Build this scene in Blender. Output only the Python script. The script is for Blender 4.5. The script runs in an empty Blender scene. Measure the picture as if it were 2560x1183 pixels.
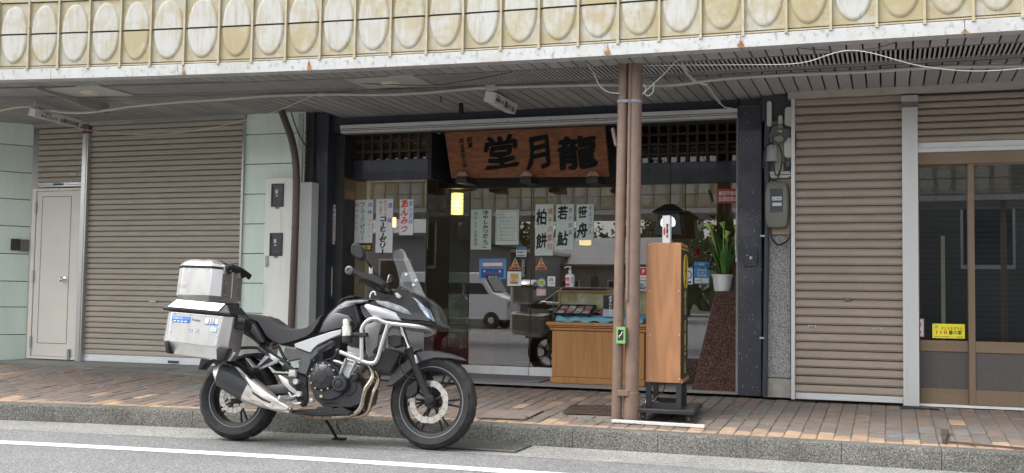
import bpy, bmesh, math, random
from mathutils import Vector, Matrix, noise as mnoise
rnd = random.Random(7)
R = math.radians
scene = bpy.context.scene
col = scene.collection

# ------------------------------------------------------------------ camera
F_PX, YAW, PITCH, ROLL, CAM_H = 2700.0, 0.33592, 0.05566, 0.01443, 1.0767
def _basis():
    cy, sy, cp, sp = math.cos(YAW), math.sin(YAW), math.cos(PITCH), math.sin(PITCH)
    f = Vector((-sy*cp, cy*cp, sp)); r = Vector((cy, sy, 0)); u = r.cross(f)
    cr, sr = math.cos(ROLL), math.sin(ROLL)
    return cr*r + sr*u, -sr*r + cr*u, f
CR, CU, CF = _basis()
CAM = Vector((0, 0, CAM_H))
cam_d = bpy.data.cameras.new('camera'); cam = bpy.data.objects.new('camera', cam_d); col.objects.link(cam)
cam_d.sensor_fit = 'HORIZONTAL'; cam_d.sensor_width = 36; cam_d.lens = F_PX/2560*36
cam_d.clip_start = .05; cam_d.clip_end = 2000
cam.matrix_world = Matrix(((CR.x, CU.x, -CF.x, 0), (CR.y, CU.y, -CF.y, 0), (CR.z, CU.z, -CF.z, CAM_H), (0, 0, 0, 1)))
scene.camera = cam

# ------------------------------------------------------------------ light
world = bpy.data.worlds.new('World'); scene.world = world; world.use_nodes = True
nt = world.node_tree; bgn = nt.nodes['Background']
sky = nt.nodes.new('ShaderNodeTexSky'); sky.sky_type = 'NISHITA'; sky.sun_disc = False
SUN_EL, SUN_AZ = R(58), R(-125)           # high, behind the camera and to its left, veiled by cloud
sky.sun_elevation = SUN_EL; sky.sun_rotation = R(235); sky.dust_density = 4; sky.air_density = 1.0; sky.ozone_density = 1
hs = nt.nodes.new('ShaderNodeHueSaturation'); hs.inputs['Saturation'].default_value = .22
nt.links.new(sky.outputs[0], hs.inputs['Color']); nt.links.new(hs.outputs[0], bgn.inputs[0])
bgn.inputs[1].default_value = .15
sd = bpy.data.lights.new('sun', 'SUN'); sd.energy = .8; sd.angle = R(60); sd.color = (1, .97, .93)
sun = bpy.data.objects.new('sun', sd); col.objects.link(sun)
sv = Vector((-math.sin(R(55))*math.cos(SUN_EL), -math.cos(R(55))*math.cos(SUN_EL), math.sin(SUN_EL)))
sun.rotation_euler = sv.to_track_quat('Z', 'Y').to_euler(); sun.location = (-6, -10, 20)
scene.view_settings.view_transform = 'Standard'; scene.view_settings.look = 'None'
scene.view_settings.exposure = 1.5; scene.view_settings.gamma = 1
scene.cycles.max_bounces = 8; scene.cycles.transparent_max_bounces = 16
scene.cycles.use_denoising = True
scene.cycles.sample_clamp_indirect = 4

# ------------------------------------------------------------------ pixel -> place
def ray(px, py): return CF + CR*((px-1280)/F_PX) - CU*((py-591.5)/F_PX)
def at(px, py, x=None, y=None, z=None):
    d = ray(px, py)
    t = y/d.y if y is not None else ((z-CAM_H)/d.z if z is not None else x/d.x)
    return CAM + d*t
def on_plane(px, py, p0, n):
    d = ray(px, py); return CAM + d*((p0-CAM).dot(n)/d.dot(n))
def bend(x): return -.01446*min(x+1.4, 0)**2           # the street bends towards us on the left
def KY(x): return 7.53 + bend(x)                       # kerb face
def at_b(px, py, y0):
    y = y0
    for _ in range(8):
        p = at(px, py, y=y); y = y0 + bend(p.x)
    return p
def pave_s(x): return .045 + .015*min(1, max(0, (-4-x)/3))
def pave_z(x, y): return .138 + pave_s(x)*max(0, y-KY(x)-.15)
def at_pave(px, py):
    d = ray(px, py); y = 7.0
    while y < 13:
        p = CAM + d*(y/d.y)
        if p.z <= pave_z(p.x, y): return p
        y += .005
    return p

# ------------------------------------------------------------------ materials
MATS = {}
def _n(t, typ, **kw):
    n = t.nodes.new(typ)
    for k, v in kw.items(): setattr(n, k, v)
    return n
def pm(name, base, rough=.5, metal=0, var=.12, vs=6, bump=0, bs=120, spec=.5, coat=0, stretch=(1, 1, 1),
       c2=None, c2s=4, c2lo=.5, c2hi=.65, c2st=(1, 1, 1), c3=None, c3s=60, c3lo=.6, c3hi=.65, c3st=(1, 1, 1), rv=.1, world_co=False, emit=None, es=0,
       attr=None, orand=0, bst=(1, 1, 1)):
    """Principled material: base colour, slow tonal noise, up to two overlaid stain colours with their own noise, fine bump."""
    if name in MATS: return MATS[name]
    m = bpy.data.materials.new(name); m.use_nodes = True; t = m.node_tree; b = t.nodes['Principled BSDF']; L = t.links
    if world_co:
        co = _n(t, 'ShaderNodeNewGeometry').outputs['Position']
    else:
        tc = _n(t, 'ShaderNodeTexCoord'); co = tc.outputs['Object']
        oi = _n(t, 'ShaderNodeObjectInfo'); va = _n(t, 'ShaderNodeVectorMath', operation='ADD')
        mu = _n(t, 'ShaderNodeMath', operation='MULTIPLY'); mu.inputs[1].default_value = 37
        L.new(oi.outputs['Random'], mu.inputs[0]); L.new(co, va.inputs[0]); L.new(mu.outputs[0], va.inputs[1]); co = va.outputs[0]
    def nz(scale, st, detail=5, rough_=.6):
        mp = _n(t, 'ShaderNodeMapping'); mp.inputs['Scale'].default_value = st; L.new(co, mp.inputs[0])
        n = _n(t, 'ShaderNodeTexNoise'); n.inputs['Scale'].default_value = scale; n.inputs['Detail'].default_value = detail
        n.inputs['Roughness'].default_value = rough_; L.new(mp.outputs[0], n.inputs['Vector']); return n.outputs['Fac']
    if attr:
        at_ = _n(t, 'ShaderNodeAttribute'); at_.attribute_name = attr; c = at_.outputs['Color']
    else:
        rgb = _n(t, 'ShaderNodeRGB'); rgb.outputs[0].default_value = (*base, 1); c = rgb.outputs[0]
    if var:
        mr = _n(t, 'ShaderNodeMapRange'); mr.inputs[1].default_value = .3; mr.inputs[2].default_value = .7
        mr.inputs[3].default_value = 1-var; mr.inputs[4].default_value = 1+var; L.new(nz(vs, stretch), mr.inputs[0])
        mm = _n(t, 'ShaderNodeVectorMath', operation='SCALE'); L.new(c, mm.inputs[0]); L.new(mr.outputs[0], mm.inputs['Scale']); c = mm.outputs[0]
    if orand:
        oi2 = _n(t, 'ShaderNodeObjectInfo'); mr = _n(t, 'ShaderNodeMapRange'); mr.inputs[3].default_value = 1-orand; mr.inputs[4].default_value = 1+orand
        L.new(oi2.outputs['Random'], mr.inputs[0]); mm = _n(t, 'ShaderNodeVectorMath', operation='SCALE')
        L.new(c, mm.inputs[0]); L.new(mr.outputs[0], mm.inputs['Scale']); c = mm.outputs[0]
    for cc, ss, lo, hi, st in ((c2, c2s, c2lo, c2hi, c2st), (c3, c3s, c3lo, c3hi, c3st)):
        if cc is None: continue
        mr = _n(t, 'ShaderNodeMapRange'); mr.inputs[1].default_value = lo; mr.inputs[2].default_value = hi
        L.new(nz(ss, st, 8, .65), mr.inputs[0])
        mx = _n(t, 'ShaderNodeMix', data_type='RGBA'); L.new(mr.outputs[0], mx.inputs[0]); L.new(c, mx.inputs[6]); mx.inputs[7].default_value = (*cc, 1); c = mx.outputs[2]
    L.new(c, b.inputs['Base Color'])
    if rv:
        mr = _n(t, 'ShaderNodeMapRange'); mr.inputs[1].default_value = .3; mr.inputs[2].default_value = .7
        mr.inputs[3].default_value = max(0, rough-rv); mr.inputs[4].default_value = min(1, rough+rv); L.new(nz(vs*2.3, stretch), mr.inputs[0]); L.new(mr.outputs[0], b.inputs['Roughness'])
    else: b.inputs['Roughness'].default_value = rough
    b.inputs['Metallic'].default_value = metal; b.inputs['Specular IOR Level'].default_value = spec; b.inputs['Coat Weight'].default_value = coat
    if emit: b.inputs['Emission Color'].default_value = (*emit, 1); b.inputs['Emission Strength'].default_value = es
    if bump:
        bp = _n(t, 'ShaderNodeBump'); bp.inputs['Strength'].default_value = bump; bp.inputs['Distance'].default_value = .004
        L.new(nz(bs, bst, 6), bp.inputs['Height']); L.new(bp.outputs[0], b.inputs['Normal'])
    MATS[name] = m; return m
def flat(name, c, rough=.5, metal=0, **k): return pm(name, c, rough, metal, var=.06, rv=.05, **k)
def speckle(name, cols, scale=300, rough=.8, bump=.6, world_co=True, pos=None, big=.15, bigs=1.3, dist=.004):
    """Stone made of grains: a Voronoi cell colour picked through a ramp, with slow mottling and grain relief."""
    if name in MATS: return MATS[name]
    m = bpy.data.materials.new(name); m.use_nodes = True; t = m.node_tree; b = t.nodes['Principled BSDF']; L = t.links
    co = _n(t, 'ShaderNodeNewGeometry').outputs['Position'] if world_co else _n(t, 'ShaderNodeTexCoord').outputs['Object']
    v = _n(t, 'ShaderNodeTexVoronoi'); v.inputs['Scale'].default_value = scale; L.new(co, v.inputs['Vector'])
    sp = _n(t, 'ShaderNodeSeparateColor'); L.new(v.outputs['Color'], sp.inputs[0])
    r = _n(t, 'ShaderNodeValToRGB'); L.new(sp.outputs[0], r.inputs[0]); e = r.color_ramp; e.interpolation = 'CONSTANT'
    pos = pos or [i/len(cols) for i in range(len(cols))]
    while len(e.elements) < len(cols): e.elements.new(.5)
    for i, c in enumerate(cols): e.elements[i].position = pos[i]; e.elements[i].color = (*c, 1)
    n = _n(t, 'ShaderNodeTexNoise'); n.inputs['Scale'].default_value = bigs; n.inputs['Detail'].default_value = 6; L.new(co, n.inputs['Vector'])
    mr = _n(t, 'ShaderNodeMapRange'); mr.inputs[1].default_value = .3; mr.inputs[2].default_value = .7; mr.inputs[3].default_value = 1-big; mr.inputs[4].default_value = 1+big; L.new(n.outputs[0], mr.inputs[0])
    mm = _n(t, 'ShaderNodeVectorMath', operation='SCALE'); L.new(r.outputs[0], mm.inputs[0]); L.new(mr.outputs[0], mm.inputs['Scale']); L.new(mm.outputs[0], b.inputs['Base Color'])
    b.inputs['Roughness'].default_value = rough
    bp = _n(t, 'ShaderNodeBump'); bp.inputs['Strength'].default_value = bump; bp.inputs['Distance'].default_value = dist
    L.new(v.outputs['Distance'], bp.inputs['Height']); L.new(bp.outputs[0], b.inputs['Normal'])
    MATS[name] = m; return m
def wood(name, c1, c2, scale=3, st=(1, 1, .06), rough=.45, coat=.1, dist=3):
    if name in MATS: return MATS[name]
    m = bpy.data.materials.new(name); m.use_nodes = True; t = m.node_tree; b = t.nodes['Principled BSDF']; L = t.links
    co = _n(t, 'ShaderNodeTexCoord').outputs['Object']; mp = _n(t, 'ShaderNodeMapping'); mp.inputs['Scale'].default_value = st; L.new(co, mp.inputs[0])
    n1 = _n(t, 'ShaderNodeTexNoise'); n1.inputs['Scale'].default_value = scale; n1.inputs['Detail'].default_value = 3; n1.inputs['Distortion'].default_value = .6; L.new(mp.outputs[0], n1.inputs['Vector'])
    mu = _n(t, 'ShaderNodeMath', operation='MULTIPLY'); mu.inputs[1].default_value = dist*6; L.new(n1.outputs[0], mu.inputs[0])
    pp = _n(t, 'ShaderNodeMath', operation='PINGPONG'); pp.inputs[1].default_value = 1; L.new(mu.outputs[0], pp.inputs[0])
    n2 = _n(t, 'ShaderNodeTexNoise'); n2.inputs['Scale'].default_value = scale*14; n2.inputs['Detail'].default_value = 6; L.new(mp.outputs[0], n2.inputs['Vector'])
    ad = _n(t, 'ShaderNodeMath', operation='MULTIPLY_ADD'); ad.inputs[1].default_value = .55; L.new(pp.outputs[0], ad.inputs[0])
    m3 = _n(t, 'ShaderNodeMath', operation='MULTIPLY'); m3.inputs[1].default_value = .6; L.new(n2.outputs[0], m3.inputs[0]); L.new(m3.outputs[0], ad.inputs[2])
    r = _n(t, 'ShaderNodeMix', data_type='RGBA'); L.new(ad.outputs[0], r.inputs[0]); r.inputs[6].default_value = (*c1, 1); r.inputs[7].default_value = (*c2, 1)
    L.new(r.outputs[2], b.inputs['Base Color']); b.inputs['Roughness'].default_value = rough; b.inputs['Coat Weight'].default_value = coat
    bp = _n(t, 'ShaderNodeBump'); bp.inputs['Strength'].default_value = .15; bp.inputs['Distance'].default_value = .002; L.new(n2.outputs[0], bp.inputs['Height']); L.new(bp.outputs[0], b.inputs['Normal'])
    MATS[name] = m; return m
def screen_plastic(name):
    """clear acrylic, its whitish sky reflection mixed in as colour"""
    m = bpy.data.materials.new(name); m.use_nodes = True; t = m.node_tree; L = t.links; b = t.nodes['Principled BSDF']; o = t.nodes['Material Output']
    b.inputs['Base Color'].default_value = (.8, .82, .84, 1); b.inputs['Roughness'].default_value = .08; b.inputs['Coat Weight'].default_value = .5  # pale body colour stands in for the sky's reflection
    tr = _n(t, 'ShaderNodeBsdfTransparent'); tr.inputs[0].default_value = (.93, .94, .94, 1); mx = _n(t, 'ShaderNodeMixShader')
    lw = _n(t, 'ShaderNodeLayerWeight'); lw.inputs[0].default_value = .35; mr = _n(t, 'ShaderNodeMapRange'); mr.inputs[3].default_value = .05; mr.inputs[4].default_value = .42; L.new(lw.outputs['Facing'], mr.inputs[0])
    L.new(mr.outputs[0], mx.inputs[0]); L.new(tr.outputs[0], mx.inputs[1]); L.new(b.outputs[0], mx.inputs[2]); L.new(mx.outputs[0], o.inputs[0]); return m
def glass(name, tint=(.9, .95, .92), ior=1.65, rough=0):
    """A single sheet: sees through with a tint, mirrors by Fresnel."""
    if name in MATS: return MATS[name]
    m = bpy.data.materials.new(name); m.use_nodes = True; t = m.node_tree; L = t.links
    t.nodes.remove(t.nodes['Principled BSDF']); o = t.nodes['Material Output']
    tr = _n(t, 'ShaderNodeBsdfTransparent'); tr.inputs[0].default_value = (*tint, 1)
    gl = _n(t, 'ShaderNodeBsdfGlossy'); gl.inputs['Roughness'].default_value = rough; gl.inputs[0].default_value = (1, 1, 1, 1)
    fr = _n(t, 'ShaderNodeFresnel'); fr.inputs[0].default_value = ior
    ge = _n(t, 'ShaderNodeNewGeometry'); iv = _n(t, 'ShaderNodeMath', operation='SUBTRACT'); iv.inputs[0].default_value = 1; L.new(ge.outputs['Backfacing'], iv.inputs[1])
    ml = _n(t, 'ShaderNodeMath', operation='MULTIPLY'); L.new(fr.outputs[0], ml.inputs[0]); L.new(iv.outputs[0], ml.inputs[1])   # mirror only on entering a sheet
    mx = _n(t, 'ShaderNodeMixShader'); L.new(ml.outputs[0], mx.inputs[0]); L.new(tr.outputs[0], mx.inputs[1]); L.new(gl.outputs[0], mx.inputs[2]); L.new(mx.outputs[0], o.inputs[0])
    MATS[name] = m; return m

# ------------------------------------------------------------------ mesh helpers
WM = {}                                                   # world matrix of every parent
def thing(name, label, cat, loc=(0, 0, 0), rot=None, group=None):
    o = bpy.data.objects.new(name, None); col.objects.link(o); o.location = loc; o.empty_display_size = .1
    if rot is not None: o.rotation_euler = rot
    o['label'] = label; o['category'] = cat
    if group: o['group'] = group
    WM[o.name] = Matrix.LocRotScale(Vector(loc), o.rotation_euler, None)
    return o
def tag(o, label, cat, group=None):
    o['label'] = label; o['category'] = cat
    if group: o['group'] = group
    return o
def kind(o, k): o['kind'] = k; return o
def tube_rings(pts, r, seg):
    pts = [Vector(p) for p in pts]; rings = []; n = len(pts)
    rs = r if isinstance(r, (list, tuple)) else [r]*n
    prev = None
    for i, p in enumerate(pts):
        d = (pts[min(i+1, n-1)] - pts[max(i-1, 0)]).normalized()
        if prev is None:
            a = Vector((0, 0, 1)) if abs(d.z) < .9 else Vector((1, 0, 0))
            u = d.cross(a).normalized()
        else:
            u = (prev - d*prev.dot(d)).normalized()
        prev = u; w = d.cross(u)
        rings.append([p + (u*math.cos(2*math.pi*k/seg) + w*math.sin(2*math.pi*k/seg))*rs[i] for k in range(seg)])
    return rings
def smooth_path(pts, n=6):
    """Catmull-Rom through the points."""
    P = [Vector(p) for p in pts]; P = [2*P[0]-P[1]] + P + [2*P[-1]-P[-2]]; out = []
    for i in range(1, len(P)-2):
        for k in range(n):
            t = k/n; a, b, c, d = P[i-1], P[i], P[i+1], P[i+2]
            out.append(.5*((2*b) + (c-a)*t + (2*a-5*b+4*c-d)*t*t + (3*b-a-3*c+d)*t**3))
    return out + [P[-2]]
class MB:
    def __init__(s): s.v = []; s.f = []; s.c = None
    def add(s, vs, fs):
        o = len(s.v); s.v += [Vector(v) for v in vs]; s.f += [tuple(i+o for i in f) for f in fs]; return s
    def box(s, c, d, m=None):
        c = Vector(c); hx, hy, hz = d[0]/2, d[1]/2, d[2]/2
        vs = [Vector((x, y, z)) for x in (-hx, hx) for y in (-hy, hy) for z in (-hz, hz)]
        vs = [(m @ v if m else v) + c for v in vs]
        return s.add(vs, [(0, 1, 3, 2), (4, 6, 7, 5), (0, 4, 5, 1), (2, 3, 7, 6), (0, 2, 6, 4), (1, 5, 7, 3)])
    def mm(s, a, b): return s.box([(a[i]+b[i])/2 for i in range(3)], [abs(b[i]-a[i]) for i in range(3)])
    def prism(s, poly, off):
        """poly: world points of one cap; off: vector to the other cap."""
        n = len(poly); poly = [Vector(p) for p in poly]; off = Vector(off)
        return s.add(poly + [p+off for p in poly], [tuple(range(n))[::-1], tuple(range(n, 2*n))] + [(i, (i+1) % n, n+(i+1) % n, n+i) for i in range(n)])
    def loft(s, rings, cap=True, closed=True):
        n = len(rings[0]); vs = [v for r in rings for v in r]; fs = []
        for i in range(len(rings)-1):
            for k in range(n if closed else n-1):
                a = i*n+k; b = i*n+(k+1) % n; fs.append((a, b, b+n, a+n))
        if cap: fs += [tuple(range(n))[::-1], tuple(range((len(rings)-1)*n, len(rings)*n))]
        return s.add(vs, fs)
    def tube(s, pts, r, seg=10, cap=True): return s.loft(tube_rings(pts, r, seg), cap)
    def ring(s, pts, r, seg=8):
        """closed tube loop"""
        pts = [Vector(p) for p in pts]; n = len(pts); cen = sum(pts, Vector())/n; rings = []
        for i, p in enumerate(pts):
            d = (pts[(i+1) % n]-pts[i-1]).normalized(); u = (p-cen); u = (u-d*u.dot(d)).normalized(); w = d.cross(u)
            rings.append([p+(u*math.cos(2*math.pi*k/seg)+w*math.sin(2*math.pi*k/seg))*r for k in range(seg)])
        return s.loft(rings+[rings[0]], cap=False)
    def lathe(s, prof, m=None, seg=24, close=False):
        """prof: (radius, height) along local z."""
        m = m or Matrix(); rings = [[m @ Vector((r*math.cos(2*math.pi*k/seg), r*math.sin(2*math.pi*k/seg), h)) for k in range(seg)] for r, h in prof]
        if close: rings.append(rings[0])
        return s.loft(rings, cap=not close)
    def sphere(s, c, r, seg=12, ri=8):
        c = Vector(c); r = r if hasattr(r, '__len__') else (r, r, r)
        rings = [[c+Vector((r[0]*math.sin(math.pi*i/ri)*math.cos(2*math.pi*k/seg), r[1]*math.sin(math.pi*i/ri)*math.sin(2*math.pi*k/seg), r[2]*math.cos(math.pi*i/ri))) for k in range(seg)] for i in range(ri, -1, -1)]
        return s.loft(rings, cap=False)
    def grid(s, fn, nu, nv):
        return s.add([fn(i/nu, j/nv) for j in range(nv+1) for i in range(nu+1)], [(j*(nu+1)+i, j*(nu+1)+i+1, (j+1)*(nu+1)+i+1, (j+1)*(nu+1)+i) for j in range(nv) for i in range(nu)])
    def mesh(s, name, mat, inv=None, ang=35, cols=None):
        me = bpy.data.meshes.new(name); me.from_pydata([inv @ v if inv else v for v in s.v], [], s.f)
        bm = bmesh.new(); bm.from_mesh(me); bmesh.ops.recalc_face_normals(bm, faces=bm.faces)
        if all(abs(f.normal.z) > .8 for f in bm.faces) and sum(f.normal.z for f in bm.faces) < 0: bmesh.ops.reverse_faces(bm, faces=bm.faces)
        bm.to_mesh(me); bm.free()
        if mat: me.materials.append(mat)
        if ang:
            me.polygons.foreach_set('use_smooth', [True]*len(me.polygons)); me.set_sharp_from_angle(angle=R(ang))
        me.update(); return me
    def build(s, name, mat, parent=None, bevel=0, ang=35, seg=2, solid=0, sub=0):
        inv = WM[parent.name].inverted() if parent else None
        o = bpy.data.objects.new(name, s.mesh(name, mat, inv, ang)); col.objects.link(o)
        if parent: o.parent = parent; WM[o.name] = WM[parent.name]
        else: WM[o.name] = Matrix()
        if solid: md = o.modifiers.new('s', 'SOLIDIFY'); md.thickness = solid; md.offset = 0
        if bevel:
            md = o.modifiers.new('b', 'BEVEL'); md.width = bevel; md.segments = seg; md.limit_method = 'ANGLE'; md.angle_limit = R(30)
        if sub: md = o.modifiers.new('u', 'SUBSURF'); md.levels = sub; md.render_levels = sub
        return o
def place(me, name, parent, m):
    """one more object on shared mesh data at world matrix m under parent"""
    o = bpy.data.objects.new(name, me); col.objects.link(o); o.parent = parent
    o.matrix_local = (WM[parent.name].inverted() @ m) if parent else m
    return o
# ------------------------------------------------------------------ lettering
_GL = {}
_TMP = bpy.data.scenes.new('glyphs')
def glyph(ch, bold):
    k = (ch, bold)
    if k not in _GL:
        cu = bpy.data.curves.new('g', 'FONT'); cu.body = ch; cu.size = 1; cu.resolution_u = 2; cu.offset = bold; cu.fill_mode = 'FRONT'
        o = bpy.data.objects.new('g', cu); _TMP.collection.objects.link(o); 
        with bpy.context.temp_override(scene=_TMP, view_layer=_TMP.view_layers[0]):
            dg = bpy.context.evaluated_depsgraph_get(); dg.update(); me = bpy.data.meshes.new_from_object(o.evaluated_get(dg))
        vs = [(v.co.x, v.co.y) for v in me.vertices]; fs = [tuple(p.vertices) for p in me.polygons]
        bpy.data.objects.remove(o); bpy.data.curves.remove(cu); bpy.data.meshes.remove(me); _GL[k] = (vs, fs)
    return _GL[k]
class Frame:
    """a flat patch: origin at its lower left, unit axes, outward normal"""
    def __init__(s, O, U, V): s.O = Vector(O); s.U = Vector(U).normalized(); s.V = Vector(V).normalized(); s.N = s.U.cross(s.V).normalized()
    def p(s, u, v, n=0): return s.O + s.U*u + s.V*v + s.N*n
def fat(b):
    """shifts that thicken a glyph by overprinting it"""
    return [(0, 0)] if b < .008 else [(0, 0), (b, b*.4), (-b, -b*.4), (b*.3, -b), (-b*.3, b)]
def rows(mb, fr, text, u, v, h, n=.002, bold=.01, w=None, jit=0, track=1.0, sx=1.0):
    """horizontal text, glyph cell h tall, starting at (u, v = cell bottom); w stretches it to a width"""
    adv = [(.62 if ord(c) < 0x2000 else 1.0)*track for c in text]
    if w: sx = w/(sum(adv)*h)
    x = u
    for c, a in zip(text, adv):
        if c != ' ':
            vs, fs = glyph(c, 0)
            for q, (dx, dy) in enumerate(fat(bold)): mb.add([fr.p(x + (px+dx)*h*sx, v + (py+dy+.12)*h, n+q*.00012) for px, py in vs], fs)
        x += a*h*sx
def column(mb, fr, text, u, v_top, h, n=.002, bold=.03, jit=.05, shear=.06, wide=1.0, track=1.0, brush=0):
    """vertical brush writing: cell h, centred on u, from v_top downwards; the long-vowel bar is turned"""
    y = v_top - h
    for c in text:
        if c == ' ': y -= h*.5*track; continue
        vs, fs = glyph(c, 0)
        rr = rnd.uniform(-jit, jit); s = 1+rnd.uniform(-jit, jit); cs, sn = math.cos(rr), math.sin(rr); pts = []
        for q, (dx, dy) in enumerate(fat(bold)):
          pts = []
          for px, py in vs:
            a, b = px-.5+dx, py-.36+dy
            if c in 'ー-〜': a, b = b, -a
            if brush: a += brush*math.sin(b*7+y*9); b += brush*math.sin(a*6+y*5)
            a, b = (a*cs-b*sn)*s, (a*sn+b*cs)*s
            a += shear*b; b += shear*.9*a
            pts.append(fr.p(u+a*h*wide, y+h*.5+b*h, n+q*.00012))
          mb.add(pts, fs)
        y -= h*track*(.72 if c in 'ー' else 1)
# ================================================================== ground
ASPH = speckle('asphalt', [(.1, .1, .105), (.16, .16, .162), (.22, .22, .22), (.33, .33, .32)], scale=150, rough=.9, bump=.5, pos=[0, .35, .65, .92], big=.14, bigs=.9)
g = MB()
g.add([(-80, -60, 0), (80, -60, 0), (80, 7.2, 0), (-80, 7.2, 0)], [(0, 1, 2, 3)])
kind(g.build('road', ASPH), 'structure')
GUT = speckle('gutter_concrete', [(.14, .14, .13), (.24, .24, .23), (.34, .34, .32), (.2, .2, .19)], scale=110, rough=.9, bump=.7, big=.2, bigs=1.5)
def strip(y0, y1, z, x0=-14, x1=8, n=40):
    m = MB(); m.grid(lambda u, v: Vector((x0+(x1-x0)*u, (y0+(y1-y0)*v)+bend(x0+(x1-x0)*u), z)), n, 1); return m
gu = strip(6.98, 7.54, .0018).build('gutter', GUT); kind(gu, 'structure')
LINE = pm('road_paint', (.82, .82, .8), .7, var=.06, vs=9, c2=(.3, .3, .3), c2s=45, c2lo=.64, c2hi=.72, world_co=True, bump=.3, bs=300)
kind(strip(6.29, 6.43, .0035).build('edge_line', LINE), 'structure')
kind(MB().add([(-80, 5, -.06), (80, 5, -.06), (80, 60, -.06), (-80, 60, -.06)], [(0, 1, 2, 3)]).build('ground', GUT), 'structure')

# kerb stones
KST = speckle('kerb_stone', [(.06, .06, .055), (.105, .105, .095), (.16, .157, .14), (.25, .245, .215)], scale=210, rough=.9, bump=1, pos=[0, .34, .58, .84], big=.25, bigs=3)
kerb = kind(bpy.data.objects.new('kerb', None), 'structure'); col.objects.link(kerb); WM['kerb'] = Matrix()
xs = [at_b(p, 1010+p*.05, 7.53).x for p in (140, 308, 470)]
joints = [-12.6+.615*i for i in range(25)]
for a, b in zip(joints, joints[1:]):
    m = MB(); rings = []
    for x in (a+.0018, (a+b)/2, b-.0018):
        y = KY(x); rings.append([Vector((x, y, -.05)), Vector((x, y+.004, .118)), Vector((x, y+.012, .132)), Vector((x, y+.026, .138)), Vector((x, y+.15, .1385)), Vector((x, y+.15, -.05))])
    m.loft(rings); m.build('kerb_stone', KST, kerb, ang=50)
# pavement bed and bricks
BED = pm('pavement_bed', (.2, .175, .145), .95, var=.2, vs=8, bump=.5, c2=(.1, .12, .05), c2s=3, world_co=True)
m = MB(); m.grid(lambda u, v: (lambda x: Vector((x, KY(x)+.15+v*(11.2-KY(x)-.15), pave_z(x, KY(x)+.15+v*(11.2-KY(x)-.15))-.012)))(-13+20*u), 60, 6)
pav = kind(m.build('pavement', BED), 'structure')
BRM = pm('paving_brick', (.3, .2, .15), .85, attr='Col', var=.16, vs=14, bump=.5, bs=90, world_co=True, c3=(.42, .4, .37), c3s=30, c3lo=.66, c3hi=.75)
tan = [(.32, .222, .15), (.35, .245, .162), (.29, .205, .14), (.37, .268, .18)]
brn = [(.165, .133, .112), (.178, .14, .116), (.15, .126, .11), (.19, .145, .117), (.145, .126, .113), (.172, .134, .11), (.168, .142, .124)]
blu = [(.155, .155, .153), (.17, .168, .164)]
def brick_poly(x0, x1, y0, y1, colr):
    h = .003 + rnd.uniform(-.003, .003); j = .002; jy = .0055; tl = rnd.uniform(-.002, .002)
    P = []
    for x, y in ((x0+j, y0+jy), (x1-j, y0+jy), (x1-j, y1-jy), (x0+j, y1-jy)):
        P.append((x, y, pave_z(x, y)-.012+h+.006+(tl if x > (x0+x1)/2 else -tl)))
    lo = [(x, y, z-.014) for x, y, z in P]; k = .006
    cx, cy = (x0+x1)/2, (y0+y1)/2
    top = [(x+(k if x < cx else -k), y+(k if y < cy else -k), z) for x, y, z in P]; mid = [(x, y, z-.005) for x, y, z in P]
    return lo, mid, top
bricks = []
W_, L_ = .112, .225
PATCH = []                                                # places where something else is let into the pavement
x = -11.0; ci = 0
manh = [at_pave(1405, 1035), at_pave(1530, 1035), at_pave(1528, 1015), at_pave(1428, 1015)]
mx0, mx1 = min(p.x for p in manh)-.02, max(p.x for p in manh)+.03; my0, my1 = min(p.y for p in manh)-.03, max(p.y for p in manh)+.03
while x < 3.2:
    ky = KY(x+W_/2)+.152; y = ky; first = True; k = 0
    yend = 9.62 if x > -1.2 else (9.75 if x > -6.0 else 9.22)
    while y < yend-.03:
        ln = (.105 if k < 1 else L_) if ci % 2 == 0 else (.105 if k < 1 else (.112 if k == 1 else L_))
        y1 = min(y+ln, yend)
        t = mnoise.noise(Vector((x*.9, y*1.3, 3))); t2 = rnd.random()
        if k == 0 or (k == 1 and rnd.random() < (.6 if x > -1.6 else .3)): c = rnd.choice(tan)
        elif t > .36 and t2 < .4: c = rnd.choice(blu)
        elif t2 < .02: c = rnd.choice(tan)
        else: c = rnd.choice(brn)
        cx_, cy_ = x+W_/2, (y+y1)/2
        if not (mx0 < cx_ < mx1 and my0 < cy_ < my1): bricks.append((x, x+W_, y, y1, c))
        y = y1; k += 1
    x += W_; ci += 1
def vis(b):
    p = Vector(((b[0]+b[1])/2, (b[2]+b[3])/2, .17))-CAM; d = p.dot(CF); u = 1280+F_PX*p.dot(CR)/d; v = 591.5-F_PX*p.dot(CU)/d
    bx = abs(u-850) < 350 and v > 1040
    return -1/d if (0 < u < 2560 and v < 1183 and not bx) else 0
order = sorted(range(len(bricks)), key=lambda i: vis(bricks[i])*(bricks[i][3]-bricks[i][2]))
single = set(order[:300])
def colour(me, cols):
    a = me.color_attributes.new('Col', 'FLOAT_COLOR', 'CORNER'); i = 0; dat = []
    for p, c in zip(me.polygons, cols): dat += list((*c, 1))*p.loop_total
    a.data.foreach_set('color', dat)
rest = MB(); rc = []
for i, b in enumerate(bricks):
    mb = MB() if i in single else rest
    lo, mid, top = brick_poly(*b); n0 = len(mb.f); mb.loft([lo, mid, top])
    mb.f = [f for j, f in enumerate(mb.f) if j != n0+8]     # no underside
    if i in single:
        o = mb.build('brick', BRM, pav, ang=0); colour(o.data, [b[4]]*len(mb.f))
    else: rc += [b[4]]*(len(mb.f)-n0)
o = rest.build('brick_field', BRM, pav, ang=0); colour(o.data, rc); kind(o, 'stuff')
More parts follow.
